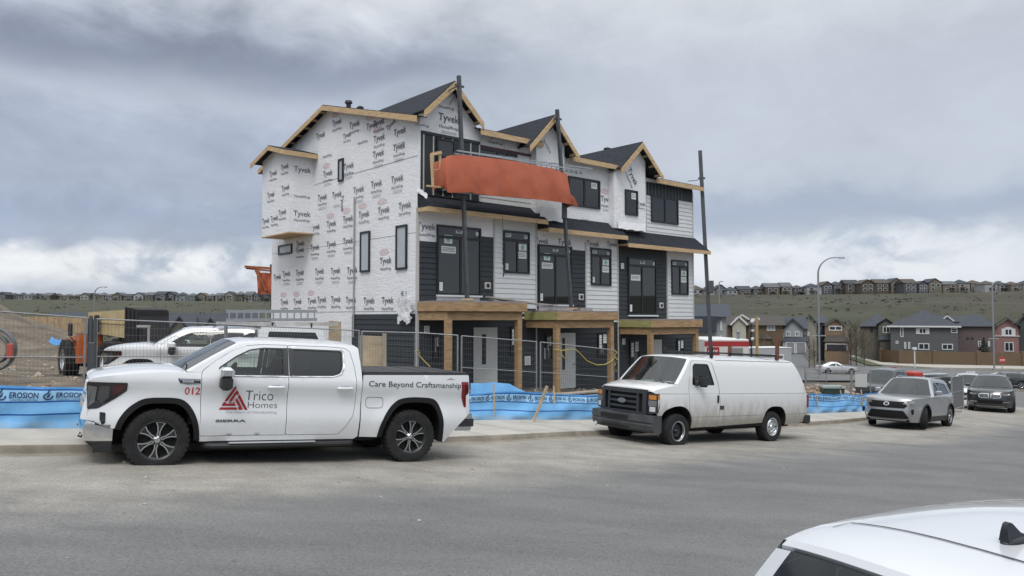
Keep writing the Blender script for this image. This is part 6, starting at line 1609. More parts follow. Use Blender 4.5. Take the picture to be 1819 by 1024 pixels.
# ------------------------------------------------------------------ pump-jack scaffold
def fpt(px, py, p):
    w, z = fw(px, py, p); return BO + UX * w - VY * p + Vector((0, 0, z))
def build_scaffold():
    T = empty('scaffold_platform', fpt(900, 345, 1.0), label='scaffold platform wrapped in orange tarp, hung across the top floor', cat='scaffold')
    o = T.location
    tarp = mat('orange_tarp', (.46, .115, .055), .5, var=.10, vscale=1.6, bump=.25, bscale=5); nt = tarp.node_tree
    top = [(785, 283), (793, 279), (804, 276), (822, 275.7), (849, 278.5), (872, 281), (896, 284), (916, 287), (935, 291), (960, 296), (984, 301), (1007, 309)]
    bot = [(786, 330), (792, 338), (800, 343), (830, 342), (852, 345), (874, 348), (896, 350), (925, 352), (955, 354.5), (978, 357), (1000, 361), (1017, 364)]
    random.seed(11); rows = []; m = 6; K = 3
    tp = catm(top, K); bt = catm(bot, K); n_ = len(tp); disp = [[0] * n_ for _ in range(m + 1)]
    for j in range(m + 1):
        for i in range(n_):
            v = j / m; disp[j][i] = (random.random() - .5) * .04 * (.4 + v) + (.075 * abs(((i / 5.0) % 1) - .5) * 2) * (.25 + .75 * v) + .05 * sin(pi * v)
    for j in range(m + 1):
        v = j / m; row = []
        for i, (a, b) in enumerate(zip(tp, bt)):
            jx = (random.random() - .5) * 3.2 * (0 < i < n_ - 1); jy = (random.random() - .5) * 3.0 * (0 < j < m) + (random.random() - .5) * 1.2 * (j == m)
            row.append(fpt(a[0] + (b[0] - a[0]) * v + jx, a[1] + (b[1] - a[1]) * v + jy, 1.36 + disp[j][i]) - o)
        rows.append(row)
    g = MB()
    tri = []
    for j in range(m):
        for i in range(n_ - 1):
            a_, b_, c_, d_ = rows[j][i], rows[j][i + 1], rows[j + 1][i + 1], rows[j + 1][i]
            g.add([a_, b_, c_, d_], [(0, 1, 2), (0, 2, 3)] if random.random() < .5 else [(0, 1, 3), (1, 2, 3)])
    # end flaps wrap back round both ends
    for col, s in ((0, -1), (-1, 1)):
        er = []
        for k in range(5):
            er.append([r[col] + VY * (.16 * k) + UX * (.03 * sin(k * 2) + (.0 if s < 0 else .05 * k)) + Vector((0, 0, -.02 * k * (1 if s < 0 else 1.5))) for r in rows])
        g.grid(er)
    # loose tail at the right bottom corner
    q = rows[-1][-1]; er = []
    for k in range(5): er.append([rows[m - 2 + min(j, 2)][-1] - Vector((0, 0, .0 * j)) + UX * (.05 * k + .012 * j * k) + Vector((0, 0, -.012 * k)) - VY * (.03 * sin(k * 1.4 + j)) for j in range(3)])
    g.grid(er); g.build('tarp', tarp, T, smooth=42)
    al = mat('aluminium_plank', (.45, .46, .47), .4, .8)
    m_ = MB()
    for p in (.62, 1.30):
        a, b = fpt(795, 338, p) - o, fpt(1010, 356, p) - o; m_.bar(a, b, .05, .14)
    a, b = fpt(795, 336, .96) - o, fpt(1010, 354, .96) - o; m_.bar(a, b, .62, .04); m_.build('plank', al, T)
    # guard-rail truss on top
    r = MB(); A, B_, C, D_ = fpt(812, 268, 1.34) - o, fpt(1030, 303, 1.34) - o, fpt(806, 273, 1.02) - o, fpt(1034, 309, 1.0) - o
    r.bar(A, B_, .04, .05); r.bar(C, D_, .04, .05)
    for i in range(24): t = i / 23; r.bar(A.lerp(B_, t), C.lerp(D_, t), .028, .022)
    A2 = fpt(812, 268, .75) - o; B2 = fpt(1052, 300, .75) - o; r.bar(A2, B2, .035, .04)
    for i in range(14): t = i / 13; r.bar(A.lerp(B_, t), A2.lerp(B2, t), .022, .02)
    r.build('guard_rail', al, T)
    # lumber end frame
    f = MB(); lum = MATS['lumber']
    for p in (1.30, .70):
        for px, p0, p1 in ((766, 276, 331), (781, 270, 333)):
            pass
    a0, a1, b0, b1 = fpt(769, 332, 1.25) - o, fpt(766, 275, 1.3) - o, fpt(785, 333, 1.25) - o, fpt(781, 271, 1.3) - o
    f.bar(a0, a1, .09, .05, up=(0, 1, 0)); f.bar(b0, b1, .09, .05, up=(0, 1, 0)); f.bar(a1 + Vector((-.02, 0, 0)), b1 + Vector((.06, 0, 0)), .05, .10); f.bar(a0, b0, .05, .06); f.bar(a0.lerp(a1, .52), b0.lerp(b1, .52), .03, .03); f.bar(a0 - UX * .25, b0 + UX * .1, .06, .06)
    f.build('end_frame', lum, T)
    for a, b in (((895, 250), (897, 342)), ((940, 260), (944, 345)), ((893, 386), (893, 470)), ((954, 392), (956, 540))):
        q = MB(); q.tube([fpt(a[0], a[1], 1.15) - o, fpt(b[0], b[1], 1.15) - o], .008, 4); q.build('rope', BLKP, T)
    q = MB(); q.tube([fpt(893, 460, 1.1) - o, fpt(896, 478, 1.1) - o, fpt(894, 492, 1.1) - o], .025, 6); q.build('pulley', BLKP, T)
    PM = mat('pole_grey', (.105, .11, .12), .5, .5, var=.2)
    for (t, b, p0, p1, lab) in (((815, 135), (830, 534), .95, .98, 'tall dark scaffold pole standing on the first porch roof'), ((989.5, 195), (1015, 550), .95, .98, 'tall dark scaffold pole standing on the middle porch roof')):
        a, c = fpt(*b, p1), fpt(*t, p0); P_ = empty('scaffold_pole', a, label=lab, cat='scaffold pole', group='scaffold poles'); q = MB(); q.bar((0, 0, 0), c - a, .115, .115, up=tuple(UX)); q.build('pole', PM, P_)
        q = MB(); d = (c - a); k = d * .955; q.bar(k - UX * .18, k + UX * .2, .05, .07); q.bar(k + Vector((0, 0, .02)), k + VY * 1.0 - UX * .28 + Vector((0, 0, -.22)), .03, .04); q.bar(k - Vector((0, 0, .1)), k + VY * 1.0 + UX * .25 + Vector((0, 0, -.5)), .02, .02); q.build('bracket', PM, P_)
        q = MB(); q.bbox(-.22, .22, -.16, .16, -.01, .06, .01); q.build('base_plate', WOOD, P_)
        q = MB(); k = d * .49; q.bbox(k.x - .10, k.x + .10, k.y - .10, k.y + .10, k.z - .28, k.z + .25, .02); q.build('pump_jack', PM, P_)
    a = at_y(1266, 668, 36.5); a.z = ground(a.x, a.y); c = at_y(1243.5, 268, 36.4); P_ = empty('scaffold_pole', a, label='tall dark scaffold pole standing free at the right end of the building', cat='scaffold pole', group='scaffold poles'); q = MB(); q.bar((0, 0, 0), c - a, .15, .15, up=(1, 0, 0)); q.build('pole', PM, P_)
    k = at_y(1246.5, 317, 36.4) - a; q = MB(); q.bar(k - Vector((.16, 0, 0)), k + Vector((.16, 0, 0)), .06, .09); q.tube([k, at_y(1237, 321, 36.0) - a, at_y(1222, 322, 35.5) - a], .018, 5); q.build('bracket', PM, P_)
    k = at_y(1262, 510, 36.4) - a; q = MB(); q.bbox(k.x - .14, k.x + .14, k.y - .10, k.y + .10, k.z - .3, k.z + .3, .02); q.bar(k + Vector((-.3, 0, -.2)), k + Vector((.25, 0, -.2)), .05); q.build('pump_jack', PM, P_)
build_scaffold()
def rear_lift():
    o = at_y(470, 520, 39.0); T = empty('rear_scaffold', o, label='orange-tarped scaffold end poking out behind the house at the left', cat='scaffold')
    g = MB(); rows = []
    for j in range(6):
        v = j / 5; rows.append([at_y(456 + (2 * v if i == 0 else 0) + (490 - 456) * i / 6, 485 + 38 * v + .6 * sin(i * 2 + j), 39 + .12 * sin(i * 1.7 + j * 1.1)) - o for i in range(7)])
    g.grid(rows); g.build('tarp', MATS['orange_tarp'], T, smooth=70)
    f = MB(); Pp = lambda x, y, d=38.9: at_y(x, y, d) - o
    f.bar(Pp(435, 474), Pp(492, 478), .10, .12); f.bar(Pp(437, 477), Pp(492, 483, 39.6), .06, .08); f.bar(Pp(455, 480), Pp(474, 517), .16, .14); f.bar(Pp(460, 482), Pp(465, 500), .08, .08); f.build('arm', mat('rust_orange', (.30, .085, .03), .6, var=.25), T)
    f = MB(); f.bar(Pp(482, 470, 39.4), Pp(484, 610, 39.4), .12, .12); f.bar(Pp(455, 524), Pp(490, 524), .3, .06); f.bar(Pp(458, 524), Pp(470, 531), .05); f.build('pole', MATS['pole_grey'], T)
rear_lift()
# ------------------------------------------------------------------ telehandler
def telehandler():
    x, y = -15.2, 28.7; z = ground(x, y) - .06
    T = empty('telehandler', (x, y, z), label='orange telehandler with a tan boom, parked on the dirt behind the fence', cat='telehandler')
    org = paint('loader_orange', (.55, .13, .035), dirt=(1.0, .6, .4, (.30, .24, .17))); tan = mat('boom_tan', (.46, .37, .20), .6, var=.14, vscale=2); blk = BLKP
    yaw = R(-35); T.rotation_euler = (0, 0, yaw)
    for wx in (-1.0, 2.1):
        for sd in (1, -1):
            wheel(T, wx, .95, .74, .45, 'pale', sd, rim=.38, lugs=True, steer=R(-14) if wx < 0 else 0)
    c = MB(); c.bbox(-1.5, 2.6, -.55, .55, .45, 1.05, .05); c.bbox(-1.75, -1.35, -.95, .95, .5, .95, .05); c.build('chassis', mat('loader_black', (.02, .02, .022), .7, var=.3), T)
    e = MB(); e.hexa([(-1.25, -1.0, .62), (.0, -1.08, .62), (.0, -.15, .62), (-1.25, -.15, .62), (-1.25, -.95, 1.52), (-.05, -1.05, 1.68), (-.05, -.2, 1.68), (-1.25, -.2, 1.52)]); e.hexa([(-1.6, -.95, .75), (-1.2, -1.0, .70), (-1.2, .4, .70), (-1.6, .4, .75), (-1.45, -.9, 1.3), (-1.2, -.96, 1.40), (-1.2, .4, 1.40), (-1.45, .4, 1.3)])
    o = e.build('engine_cover', org, T)
    t = MB(); put_text(t, 'JLG', lambda a, b: (-.62 - b, -1.085, 1.15 - a), .32, .66, 0, bold=.05)
    t.build('lettering', mat('loader_ink', (.015, .015, .016), .6), o)
    for k in range(4): pass
    cb = MB()
    for px_, py_ in ((.1, .35), (.1, 1.0), (1.25, .35), (1.25, 1.0)): cb.bar((px_, py_, 1.0), (px_ + (.1 if px_ < 1 else -.15), py_, 2.15), .08)
    cb.box(.15, 1.15, .32, 1.03, 2.1, 2.18); cb.box(.05, 1.3, .3, 1.05, .9, 1.5); o = cb.build('cab', blk, T)
    gl = MB(); gl.box(.15, 1.15, 1.0, 1.01, 1.5, 2.1); gl.box(.15, 1.15, .34, .35, 1.5, 2.1); gl.build('cab_glass', GLD, o)
    b = MB(); b.hexa([(-.55, -.42, 1.75), (2.1, -.42, 1.55), (2.1, .28, 1.55), (-.55, .28, 1.75), (-.75, -.42, 2.50), (2.1, -.42, 2.58), (2.1, .28, 2.58), (-.75, .28, 2.50)]); b.hexa([(2.05, -.5, 1.3), (2.27, -.5, 1.3), (2.27, .36, 1.3), (2.05, .36, 1.3), (2.05, -.5, 2.62), (2.27, -.5, 2.70), (2.27, .36, 2.70), (2.05, .36, 2.62)])
    b.bar((-.7, -.43, 2.15), (2.05, -.43, 2.08), .04, .06); b.build('boom', tan, T)
    h = MB(); h.hexa([(2.27, -.62, 1.2), (3.5, -.62, 1.2), (3.5, .48, 1.2), (2.27, .48, 1.2), (2.27, -.62, 2.68), (3.1, -.62, 2.58), (3.1, .48, 2.58), (2.27, .48, 2.68)]); h.bbox(2.3, 3.6, -.55, .40, .7, 1.25, .05); 
    for k in range(4): h.box(2.35 + k * .25, 2.42 + k * .25, -.66, .5, 1.25, 2.62 - .03 * k)
    h.build('carriage', mat('loader_black', (.02, .02, .022)), T)
    k = MB(); k.bar((3.3, -.7, 2.0), (4.0, -.7, 2.0), .10, .08); k.bar((3.98, -.7, 2.03), (4.0, -.7, 1.0), .06, .05); k.build('fork', mat('fork_grey', (.4, .39, .37), .6), T)
    mr = MB(); mr.bbox(-.35, -.15, -1.32, -1.22, 1.62, 2.1, .03); mr.build('mirror', blk, T); mr = MB(); mr.bar((-.25, -1.1, 1.4), (-.25, -1.27, 1.6), .03); mr.build('mirror_arm', blk, T); mr = MB(); mr.bbox(.1, .35, -.62, -.52, 1.75, 2.4, .03); mr.build('mirror', blk, T)
    l = MB(); l.bbox(.3, .45, -1.06, -.98, 1.2, 1.3, .01); l.build('marker_lamp', AMB, T)
telehandler()
def coil():
    c = at_y(-12, 621, 22.5); T = empty('pipe_coil', (c.x, c.y, ground(c.x, c.y)), label='big coil of grey plastic pipe standing at the far left edge', cat='pipe coil')
    o = Vector(T.location)
    for nm, r in (('outer_loop', .62), ('inner_loop', .42)):
        m = MB()
        for k in range(3): m.tube([c - o + Vector((r * (1 - .03 * k) * cos(a * pi / 16), .07 * k, r * (1 - .03 * k) * sin(a * pi / 16))) for a in range(33)], .04, 6)
        m.build(nm, mat('pipe_grey', (.13, .14, .15), .6), T, smooth=60)
    m = MB(); p = at_y(18, 624, 22.4) - o; m.bbox(p.x - .09, p.x + .09, p.y - .05, p.y + .05, p.z - .22, p.z + .22, .02); m.build('red_tag', mat('tag_red', (.45, .08, .05), .6), T)
coil()
# far timber yard fence and a strip of blue fabric on the bank
def strip(name, label, cat, pts, h, m, t=.05, kind=None, parts=None):
    mb = MB(); P = [Vector((x, y, ground(x, y) + dz)) for x, y, dz in pts]
    for a, b in zip(P, P[1:]):
        n = max(2, int((b - a).length / 1.2))
        for k in range(n):
            p, q = a.lerp(b, k / n), a.lerp(b, (k + 1) / n); hh = h * (1 + .02 * sin(k * 3.1))
            mb.hexa([p - Vector((0, 0, .4)), q - Vector((0, 0, .4)), q + Vector((0, t, -.4)), p + Vector((0, t, -.4)), p + Vector((0, 0, hh)), q + Vector((0, 0, hh)), q + Vector((0, t, hh)), p + Vector((0, t, hh))])
    o = mb.build(name, m); return tag(o, label, cat)
strip('timber_fence', 'long tan timber fence on the bank behind the telehandler', 'fence', [(x_, 73, E - 1.1 - ground(x_, 73)) for x_ in (-54, -50, -46, -43, -40.2)], 1.22, mat('fence_boards', (.36, .26, .155), .85, var=.3, vscale=1.2, stretch=(4, 1, 1)))
def blue_bank():
    m = MB(); a, b = at_y(92, 577, 41), at_y(160, 588, 38.5); rows = [[], [], []]
    for i in range(14):
        p = a.lerp(b, i / 13); z = ground(p.x, p.y)
        for r, dz in enumerate((.42, .2, -.05)): rows[r].append(Vector((p.x, p.y - .12 * r + .03 * sin(i * 2), z + dz * .6)))
    m.grid(rows); tag(m.build('bank_fabric', MATS['silt_mid'], smooth=60), 'loose strip of blue fabric lying on the dirt bank', 'fabric')
blue_bank()
# ------------------------------------------------------------------ street lamps and poles
def lamp(px, pyb, pyt, d, px_end, label, r=.11, name='street_lamp', rise=.22):
    b = at_y(px, pyb, d); b.z = min(b.z, ground(b.x, b.y)); t = at_y(px, pyt, d); e = at_y(px_end, pyt, d); T = empty(name, b, label=label, cat='street lamp'); h = t.z - b.z; L = e.x - b.x
    m = MB(); P = [(0, 0, 0), (0, 0, h - abs(L) * .62)]
    for k in range(1, 9): a = pi / 2 * k / 8; P.append((L * .62 * (1 - cos(a)), 0, h - abs(L) * .62 + abs(L) * .62 * sin(a)))
    P.append((L * .85, 0, h)); m.tube(P, r, 8, r1=r * .45); m.build('pole', mat('lamp_steel', (.27, .28, .29), .5, .4), T, smooth=60)
    m = MB(); m.bbox(min(L * .8, L), max(L * .8, L), -.14, .14, h - .09, h + .03, .02); m.build('lamp_head', mat('lamp_grey', (.30, .31, .32), .5), T)
    if r > .1:
        m = MB(); m.bbox(-.7, .7, -.03, .03, h * .36, h * .36 + .1, .01); m.bbox(-.16, .16, -.16, .16, 0, .5, .03); m.build('bracket', MATS['lamp_grey'], T)
lamp(1456, 664, 458, 80, 1500, 'tall grey curved street lamp over the crossroads, right of the white van')
lamp(166, 605, 510, 108, 190, 'curved street lamp on the left, rising above the telehandler', r=.09)
lamp(1766, 646, 500, 102, 1778, 'slim street lamp in front of the pink gable house')
lamp(119, 588, 526, 150, 127, 'far small street lamp left of the telehandler', r=.08)
lamp(1279, 640, 500, 96, 1284, 'thin pole with crossbars rising behind the red and white site trailer', r=.08, name='utility_pole')
# ------------------------------------------------------------------ houses
def hcol(name, c, v=.08): return mat('wall_' + name, c, .75, var=v, vscale=.8)
ROOFD = mat('far_roof', (.045, .050, .062), .9, var=.25, vscale=1.5)
WTRIM = mat('white_trim', (.62, .63, .63), .6); FGL = mat('far_glass', (.03, .036, .045), .08); GAR = mat('garage_door', (.22, .22, .23), .6, var=.08)
def roof_geo(mb, kind, x0, x1, y0, y1, ze, zr, o=.45, cx=None):
    a, b, c, d = x0 - o, x1 + o, y0 - o, y1 + o
    if kind == 'hip':
        k = min((b - a) / 2 * .98, (d - c) / 2 * .98); ym = (c + d) / 2
        V = [(a, c, ze), (b, c, ze), (b, d, ze), (a, d, ze), (a + k, ym, zr), (b - k, ym, zr)]
        mb.add(V, [(0, 1, 5, 4), (1, 2, 5), (2, 3, 4, 5), (3, 0, 4), (3, 2, 1, 0)])
    elif kind == 'side':      # ridge along x
        ym = (c + d) / 2; V = [(a, c, ze), (b, c, ze), (b, d, ze), (a, d, ze), (a, ym, zr), (b, ym, zr)]
        mb.add(V, [(0, 1, 5, 4), (2, 3, 4, 5), (1, 2, 5), (3, 0, 4), (3, 2, 1, 0)])
    else:                     # gable to the front, ridge along y
        xm = (a + b) / 2 if cx is None else cx; t = .16
        for s, e in ((a, 0), (b, 1)):
            V = [(s, c, ze - .0), (xm, c, zr), (xm, d, zr), (s, d, ze), (s, c, ze + t), (xm, c, zr + t), (xm, d, zr + t), (s, d, ze + t)]
            mb.hexa(V)
def house(label, pl, pr, yb_, ye, yr, d, depth, kind, wall, wins=(), roof=None, gables=(), garage=(), porch=(), trim=None, name='house', group=None, cat='house', base=None, extra=()):
    th = math.atan(((pl + pr) / 2 - CX) / FPX); rg = d / cos(th); nn = Vector((sin(th), cos(th), 0)); tt = Vector((cos(th), -sin(th), 0)); ox = 0.0
    def pt(px, py, y=0.0):
        r_ = ray(px, py); t = (rg + y) / r_.dot(nn); return Vector((r_.dot(tt) * t, 0, E + r_.z * t))
    A = pt(pl, yb_); Bp = pt(pr, yb_); E1 = pt(pl, ye); R1 = pt(pl, yr, depth / 2 if kind != 'front' else 0)
    x0, x1 = A.x, Bp.x; cn = nn * rg; gz = base if base is not None else min(A.z, ground(cn.x, cn.y))
    T = empty(name, (cn.x, cn.y, gz), -th, label=label, cat=cat, group=group)
    ze = E1.z - gz; zr = R1.z - gz
    w = MB(); w.box(x0 - ox, x1 - ox, 0, depth, -3, ze)
    if kind == 'front': w.ext([(x0 - ox, ze - .01), (x1 - ox, ze - .01), (0, zr - .1)], lambda x, z: (x, .01, z), lambda x, z: (x, depth - .01, z))
    if kind == 'side': w.ext([(0, ze - .01), (depth, ze - .01), (depth / 2, zr - .12)], lambda y, z: (x0 - ox + .01, y, z), lambda y, z: (x1 - ox - .01, y, z))
    ow = w.build('wall', wall, T)
    r = MB(); roof_geo(r, kind, x0 - ox, x1 - ox, 0, depth, ze, zr); r.build('roof', roof or ROOFD, T)
    if trim:
        m = MB(); m.box(x0 - ox - .45, x1 - ox + .45, -.52, -.45, ze - .22, ze + .02); m.build('gutter', trim, T)
    def loc(px, py, y=0.0): p = pt(px, py, y); return p.x, p.z - gz
    for (bl, br, bt_, bb_, y, nm, mm) in extra: xa, za = loc(bl, bt_, -y); xb, zb_ = loc(br, bb_, -y); m = MB(); m.box(xa, xb, -y, .02, zb_, za); m.build(nm, mm, T)
    for g in gables:          # (px_l, px_r, y_eave, y_peak, wall, trim, projection)
        gl, gr, gy, gp, gw, gt, pj = g; xa, za = loc(gl, gy, -pj); xb, _ = loc(gr, gy, -pj); _, zp = loc((gl + gr) / 2, gp, -pj); m = MB()
        m.box(xa, xb, -pj, .0, -3, za); m.ext([(xa, za - .01), (xb, za - .01), ((xa + xb) / 2, zp - .1)], lambda x, z: (x, -pj + .01, z), lambda x, z: (x, .3, z)); m.build('gable_wall', gw, T)
        m = MB(); roof_geo(m, 'front', xa, xb, -pj, depth * .5, za, zp, .28); o = m.build('gable_roof', roof or ROOFD, T)
        if gt:
            m = MB(); xm = (xa + xb) / 2
            for s in (xa - .28, xb + .28): m.bar((s, -pj - .32, za), (xm, -pj - .32, zp + .02), .07, .24)
            m.build('barge_board', gt, o)
    for p in porch:           # lower hip roof (px_l, px_r, y_eave, y_top, projection)
        gl, gr, gy, gp, pj = p; xa, za = loc(gl, gy, -pj); xb, _ = loc(gr, gy, -pj); _, zp = loc(gl, gp, -pj * .3); m = MB(); m.hexa([(xa, -pj, za), (xb, -pj, za), (xb, 0, za), (xa, 0, za), (xa + .6, -.25, zp), (xb - .6, -.25, zp), (xb - .6, 0, zp), (xa + .6, 0, zp)]); m.build('porch_roof', roof or ROOFD, T)
        m = MB(); m.box(xa + .2, xb - .2, -pj + .25, 0, -3, za); m.build('porch_wall', wall, T)
    for q in garage:
        gl, gr, gy, gb, pj, gm = q; xa, za = loc(gl, gy, -pj); xb, zb_ = loc(gr, gb, -pj); m = MB(); m.box(xa, xb, -pj - .06, -pj + .02, zb_, za); o = m.build('garage_door', gm, T)
        m = MB(); m.box(xa - .12, xa, -pj - .08, -pj, zb_, za + .12); m.box(xb, xb + .12, -pj - .08, -pj, zb_, za + .12); m.box(xa, xb, -pj - .08, -pj, za, za + .12); m.build('frame', WTRIM, o)
    for q in wins:            # (px_l, px_r, y_t, y_b, style, projection)
        wl, wr, wt, wb, st, pj = (tuple(q) + (0,))[:6] if len(q) < 6 else q
        xa, za = loc(wl, wt, -pj); xb, zb_ = loc(wr, wb, -pj); m = MB(); y = -pj; f = max(.12, (xb - xa) * .09)
        if 's' in st:         # shutters as broad white panels
            m.box(xa, xa + (xb - xa) * .2, y - .06, y, zb_, za); m.box(xb - (xb - xa) * .2, xb, y - .06, y, zb_, za); xa2, xb2 = xa + (xb - xa) * .2, xb - (xb - xa) * .2
        else: xa2, xb2 = xa, xb
        m.box(xa2, xa2 + f, y - .07, y, zb_, za); m.box(xb2 - f, xb2, y - .07, y, zb_, za); m.box(xa2 + f, xb2 - f, y - .07, y, za - f, za); m.box(xa2 + f, xb2 - f, y - .07, y, zb_, zb_ + f)
        if 'd' in st: c = (xa2 + xb2) / 2; m.box(c - f * .4, c + f * .4, y - .06, y, zb_ + f, za - f)
        if 'h' in st: c = (za + zb_) / 2; m.box(xa2 + f, xb2 - f, y - .06, y, c - f * .3, c + f * .3)
        if 'a' in st:
            c = (xa2 + xb2) / 2; rr = (xb2 - xa2) / 2; P = [(c + rr * cos(R(a)), za + rr * .45 * sin(R(a))) for a in range(0, 181, 20)]; m.ext(P, lambda x, z: (x, y - .07, z), lambda x, z: (x, y, z))
        o = m.build('window', trim if (trim and 'k' not in st) else (WTRIM if 'k' not in st else BLKP), T); m = MB(); m.box(xa2 + f, xb2 - f, y - .03, y - .012, zb_ + f, za - f); m.build('pane', FGL, o)
    return T
grey = hcol('slate', (.105, .108, .112)); brown = hcol('brown', (.125, .085, .05)); lgrey = hcol('pale_grey', (.30, .315, .325)); tanw = hcol('tan', (.235, .16, .105)); beige = hcol('beige', (.30, .28, .235)); olive = hcol('olive', (.115, .112, .095)); mauve = hcol('mauve', (.135, .10, .10)); brick = hcol('brick_pink', (.26, .145, .135)); navy = hcol('navy', (.035, .045, .062)); cream = hcol('cream', (.42, .40, .33))
house('townhouse with navy upper cladding and pale grey base, beside the wrapped building', 1236, 1291, 668, 563, 541, 66, 14, 'side', lgrey, wins=((1279, 1283, 570, 588, 'h'), (1279, 1283, 596, 612, 'h')), roof=mat('navy_roof', (.040, .048, .060), .85, var=.2, vscale=1), extra=((1230, 1273, 562, 589, .6, 'upper_cladding', navy),))
house('brown craftsman house with white-trimmed twin gables and cream bay window', 1293, 1391, 645, 578, 562, 112, 13, 'side', brown, wins=((1299, 1303.5, 580, 590, 'k', 0), (1332, 1340, 580, 590, 'd'), (1362, 1369, 579, 588, 'd'), (1370, 1377, 579, 588, 'd'), (1356, 1361, 600, 616, 'h')), roof=mat('brown_roof', (.060, .054, .048), .9, var=.25), gables=((1301, 1325, 577.5, 563, cream, WTRIM, .8), (1309, 1328, 568, 560, brown, WTRIM, -2.5)), porch=((1330, 1372, 602, 594, 1.5),))
house('pale grey house with tudor strips, dormer gable and a double garage', 1392, 1431, 645, 584, 563, 112, 12, 'side', lgrey, wins=((1396, 1404, 589, 598, 'd', 1.2), (1412, 1420, 589, 598, 'd', 1.2)), gables=((1391, 1426, 586, 567.5, lgrey, ROOFD, 1.2),), porch=((1388, 1440, 606, 595, 3.0),), garage=((1397, 1411, 609, 628, 2.8, GAR), (1415, 1430, 609, 628, 2.8, GAR)))
house('tall beige blank-sided house with a steep gable, next to the pale grey house', 1429, 1450, 642, 580, 560, 116, 12, 'front', beige, wins=((1434, 1438, 590, 597, 'd'),))
house('narrow slate blue house squeezed between beige and tan houses', 1452, 1466, 642, 574, 562, 124, 11, 'side', hcol('steel_blue', (.10, .115, .14)), wins=((1449.5 + 3, 1456, 588, 595, 'd'),))
house('tan gabled house with a dark arched garage and wide white upper window', 1466, 1503, 642, 580, 567, 118, 12, 'front', tanw, wins=((1472, 1496, 579, 588, 'd'),), roof=mat('brown_roof', (.06, .054, .048)), porch=((1462, 1510, 607, 596, 2.5),), garage=((1468, 1504, 612, 623, 2.3, mat('garage_dark', (.03, .032, .038), .5)),))
house('olive house with a hip roof and one white shuttered window in its gable', 1529, 1590, 648, 580, 557, 128, 12, 'hip', olive, wins=((1545, 1551, 580, 590, 'dk'), (1568, 1581, 580, 592, 'd', 1.4)), gables=((1560, 1588, 578, 567, olive, None, 1.4),), porch=((1561, 1594, 604, 590, 3.0),))
house('big slate grey house with a broad hip roof above the garden wall', 1583, 1703, 650, 579, 552, 118, 15, 'hip', grey, trim=WTRIM, wins=((1599, 1605, 582, 599, 'a'), (1627, 1651, 583, 594, 'sd'), (1689, 1701, 583, 592, 'h'), (1631, 1651, 610, 622, 'd'), (1673, 1693, 611, 622, 'd'), (1591, 1596, 606, 611, ''), (1606, 1610, 608, 620, ''), (1613, 1617, 608, 620, '')))
house('mauve house with a hip roof behind the small spruce', 1702, 1768, 652, 580, 556, 119, 13, 'hip', mauve, wins=((1717, 1721, 600, 603, 'k'), (1725, 1729, 600, 603, 'k'), (1737, 1743, 606, 616, 'h'), (1755, 1759, 606, 616, 'h')))
house('pink brick gable house with an arched window, behind the garden wall', 1769, 1811, 652, 582, 566, 117, 13, 'front', brick, trim=None, extra=((1767, 1812, 596.5, 598.3, .12, 'belt_course', WTRIM),), wins=((1779, 1804, 584, 597, 'sda'), (1784, 1801, 608, 625, 'd')))
house('dark grey house cut off by the right edge of the view', 1811, 1880, 652, 582, 557, 126, 13, 'hip', hcol('dark_grey', (.07, .075, .08)), wins=((1822, 1830, 590, 600, 'd'),), gables=((1806, 1835, 578, 561, hcol('dark_grey', (.07, .075, .08)), ROOFD, .5),))
house('small house showing only a white-trimmed gable over the big slate roof', 1672, 1720, 640, 572, 561, 150, 10, 'side', lgrey, gables=((1674, 1692, 571, 561.5, lgrey, WTRIM, .5),))
house('dark-roofed bungalow with twin front gables, seen over the work truck bonnet', 262, 345, 625, 584, 556, 150, 13, 'side', olive, wins=((292, 298, 590, 600, 'd'), (318, 322, 588, 597, 'd', 1.0)), gables=((305, 331, 584, 563, olive, ROOFD, 1.0),))
house('dark-roofed bungalow with one front gable, seen over the work truck roof', 340, 440, 625, 586, 557, 156, 13, 'side', hcol('taupe', (.15, .14, .13)), wins=((350, 356, 592, 600, 'd'),), gables=((361, 386, 586, 566, hcol('taupe', (.15, .14, .13)), ROOFD, 1.0),))
house('long low roof beyond the ladders, against the grass slope', 380, 462, 600, 570, 556, 190, 12, 'side', hcol('taupe', (.15, .14, .13)))
house('low navy-roofed house beyond the timber fence on the left', 92, 135, 590, 566, 554, 190, 12, 'side', olive); house('second low navy-roofed house beyond the timber fence, nearer the lamp', 137, 172, 590, 566, 555, 185, 12, 'side', mauve)
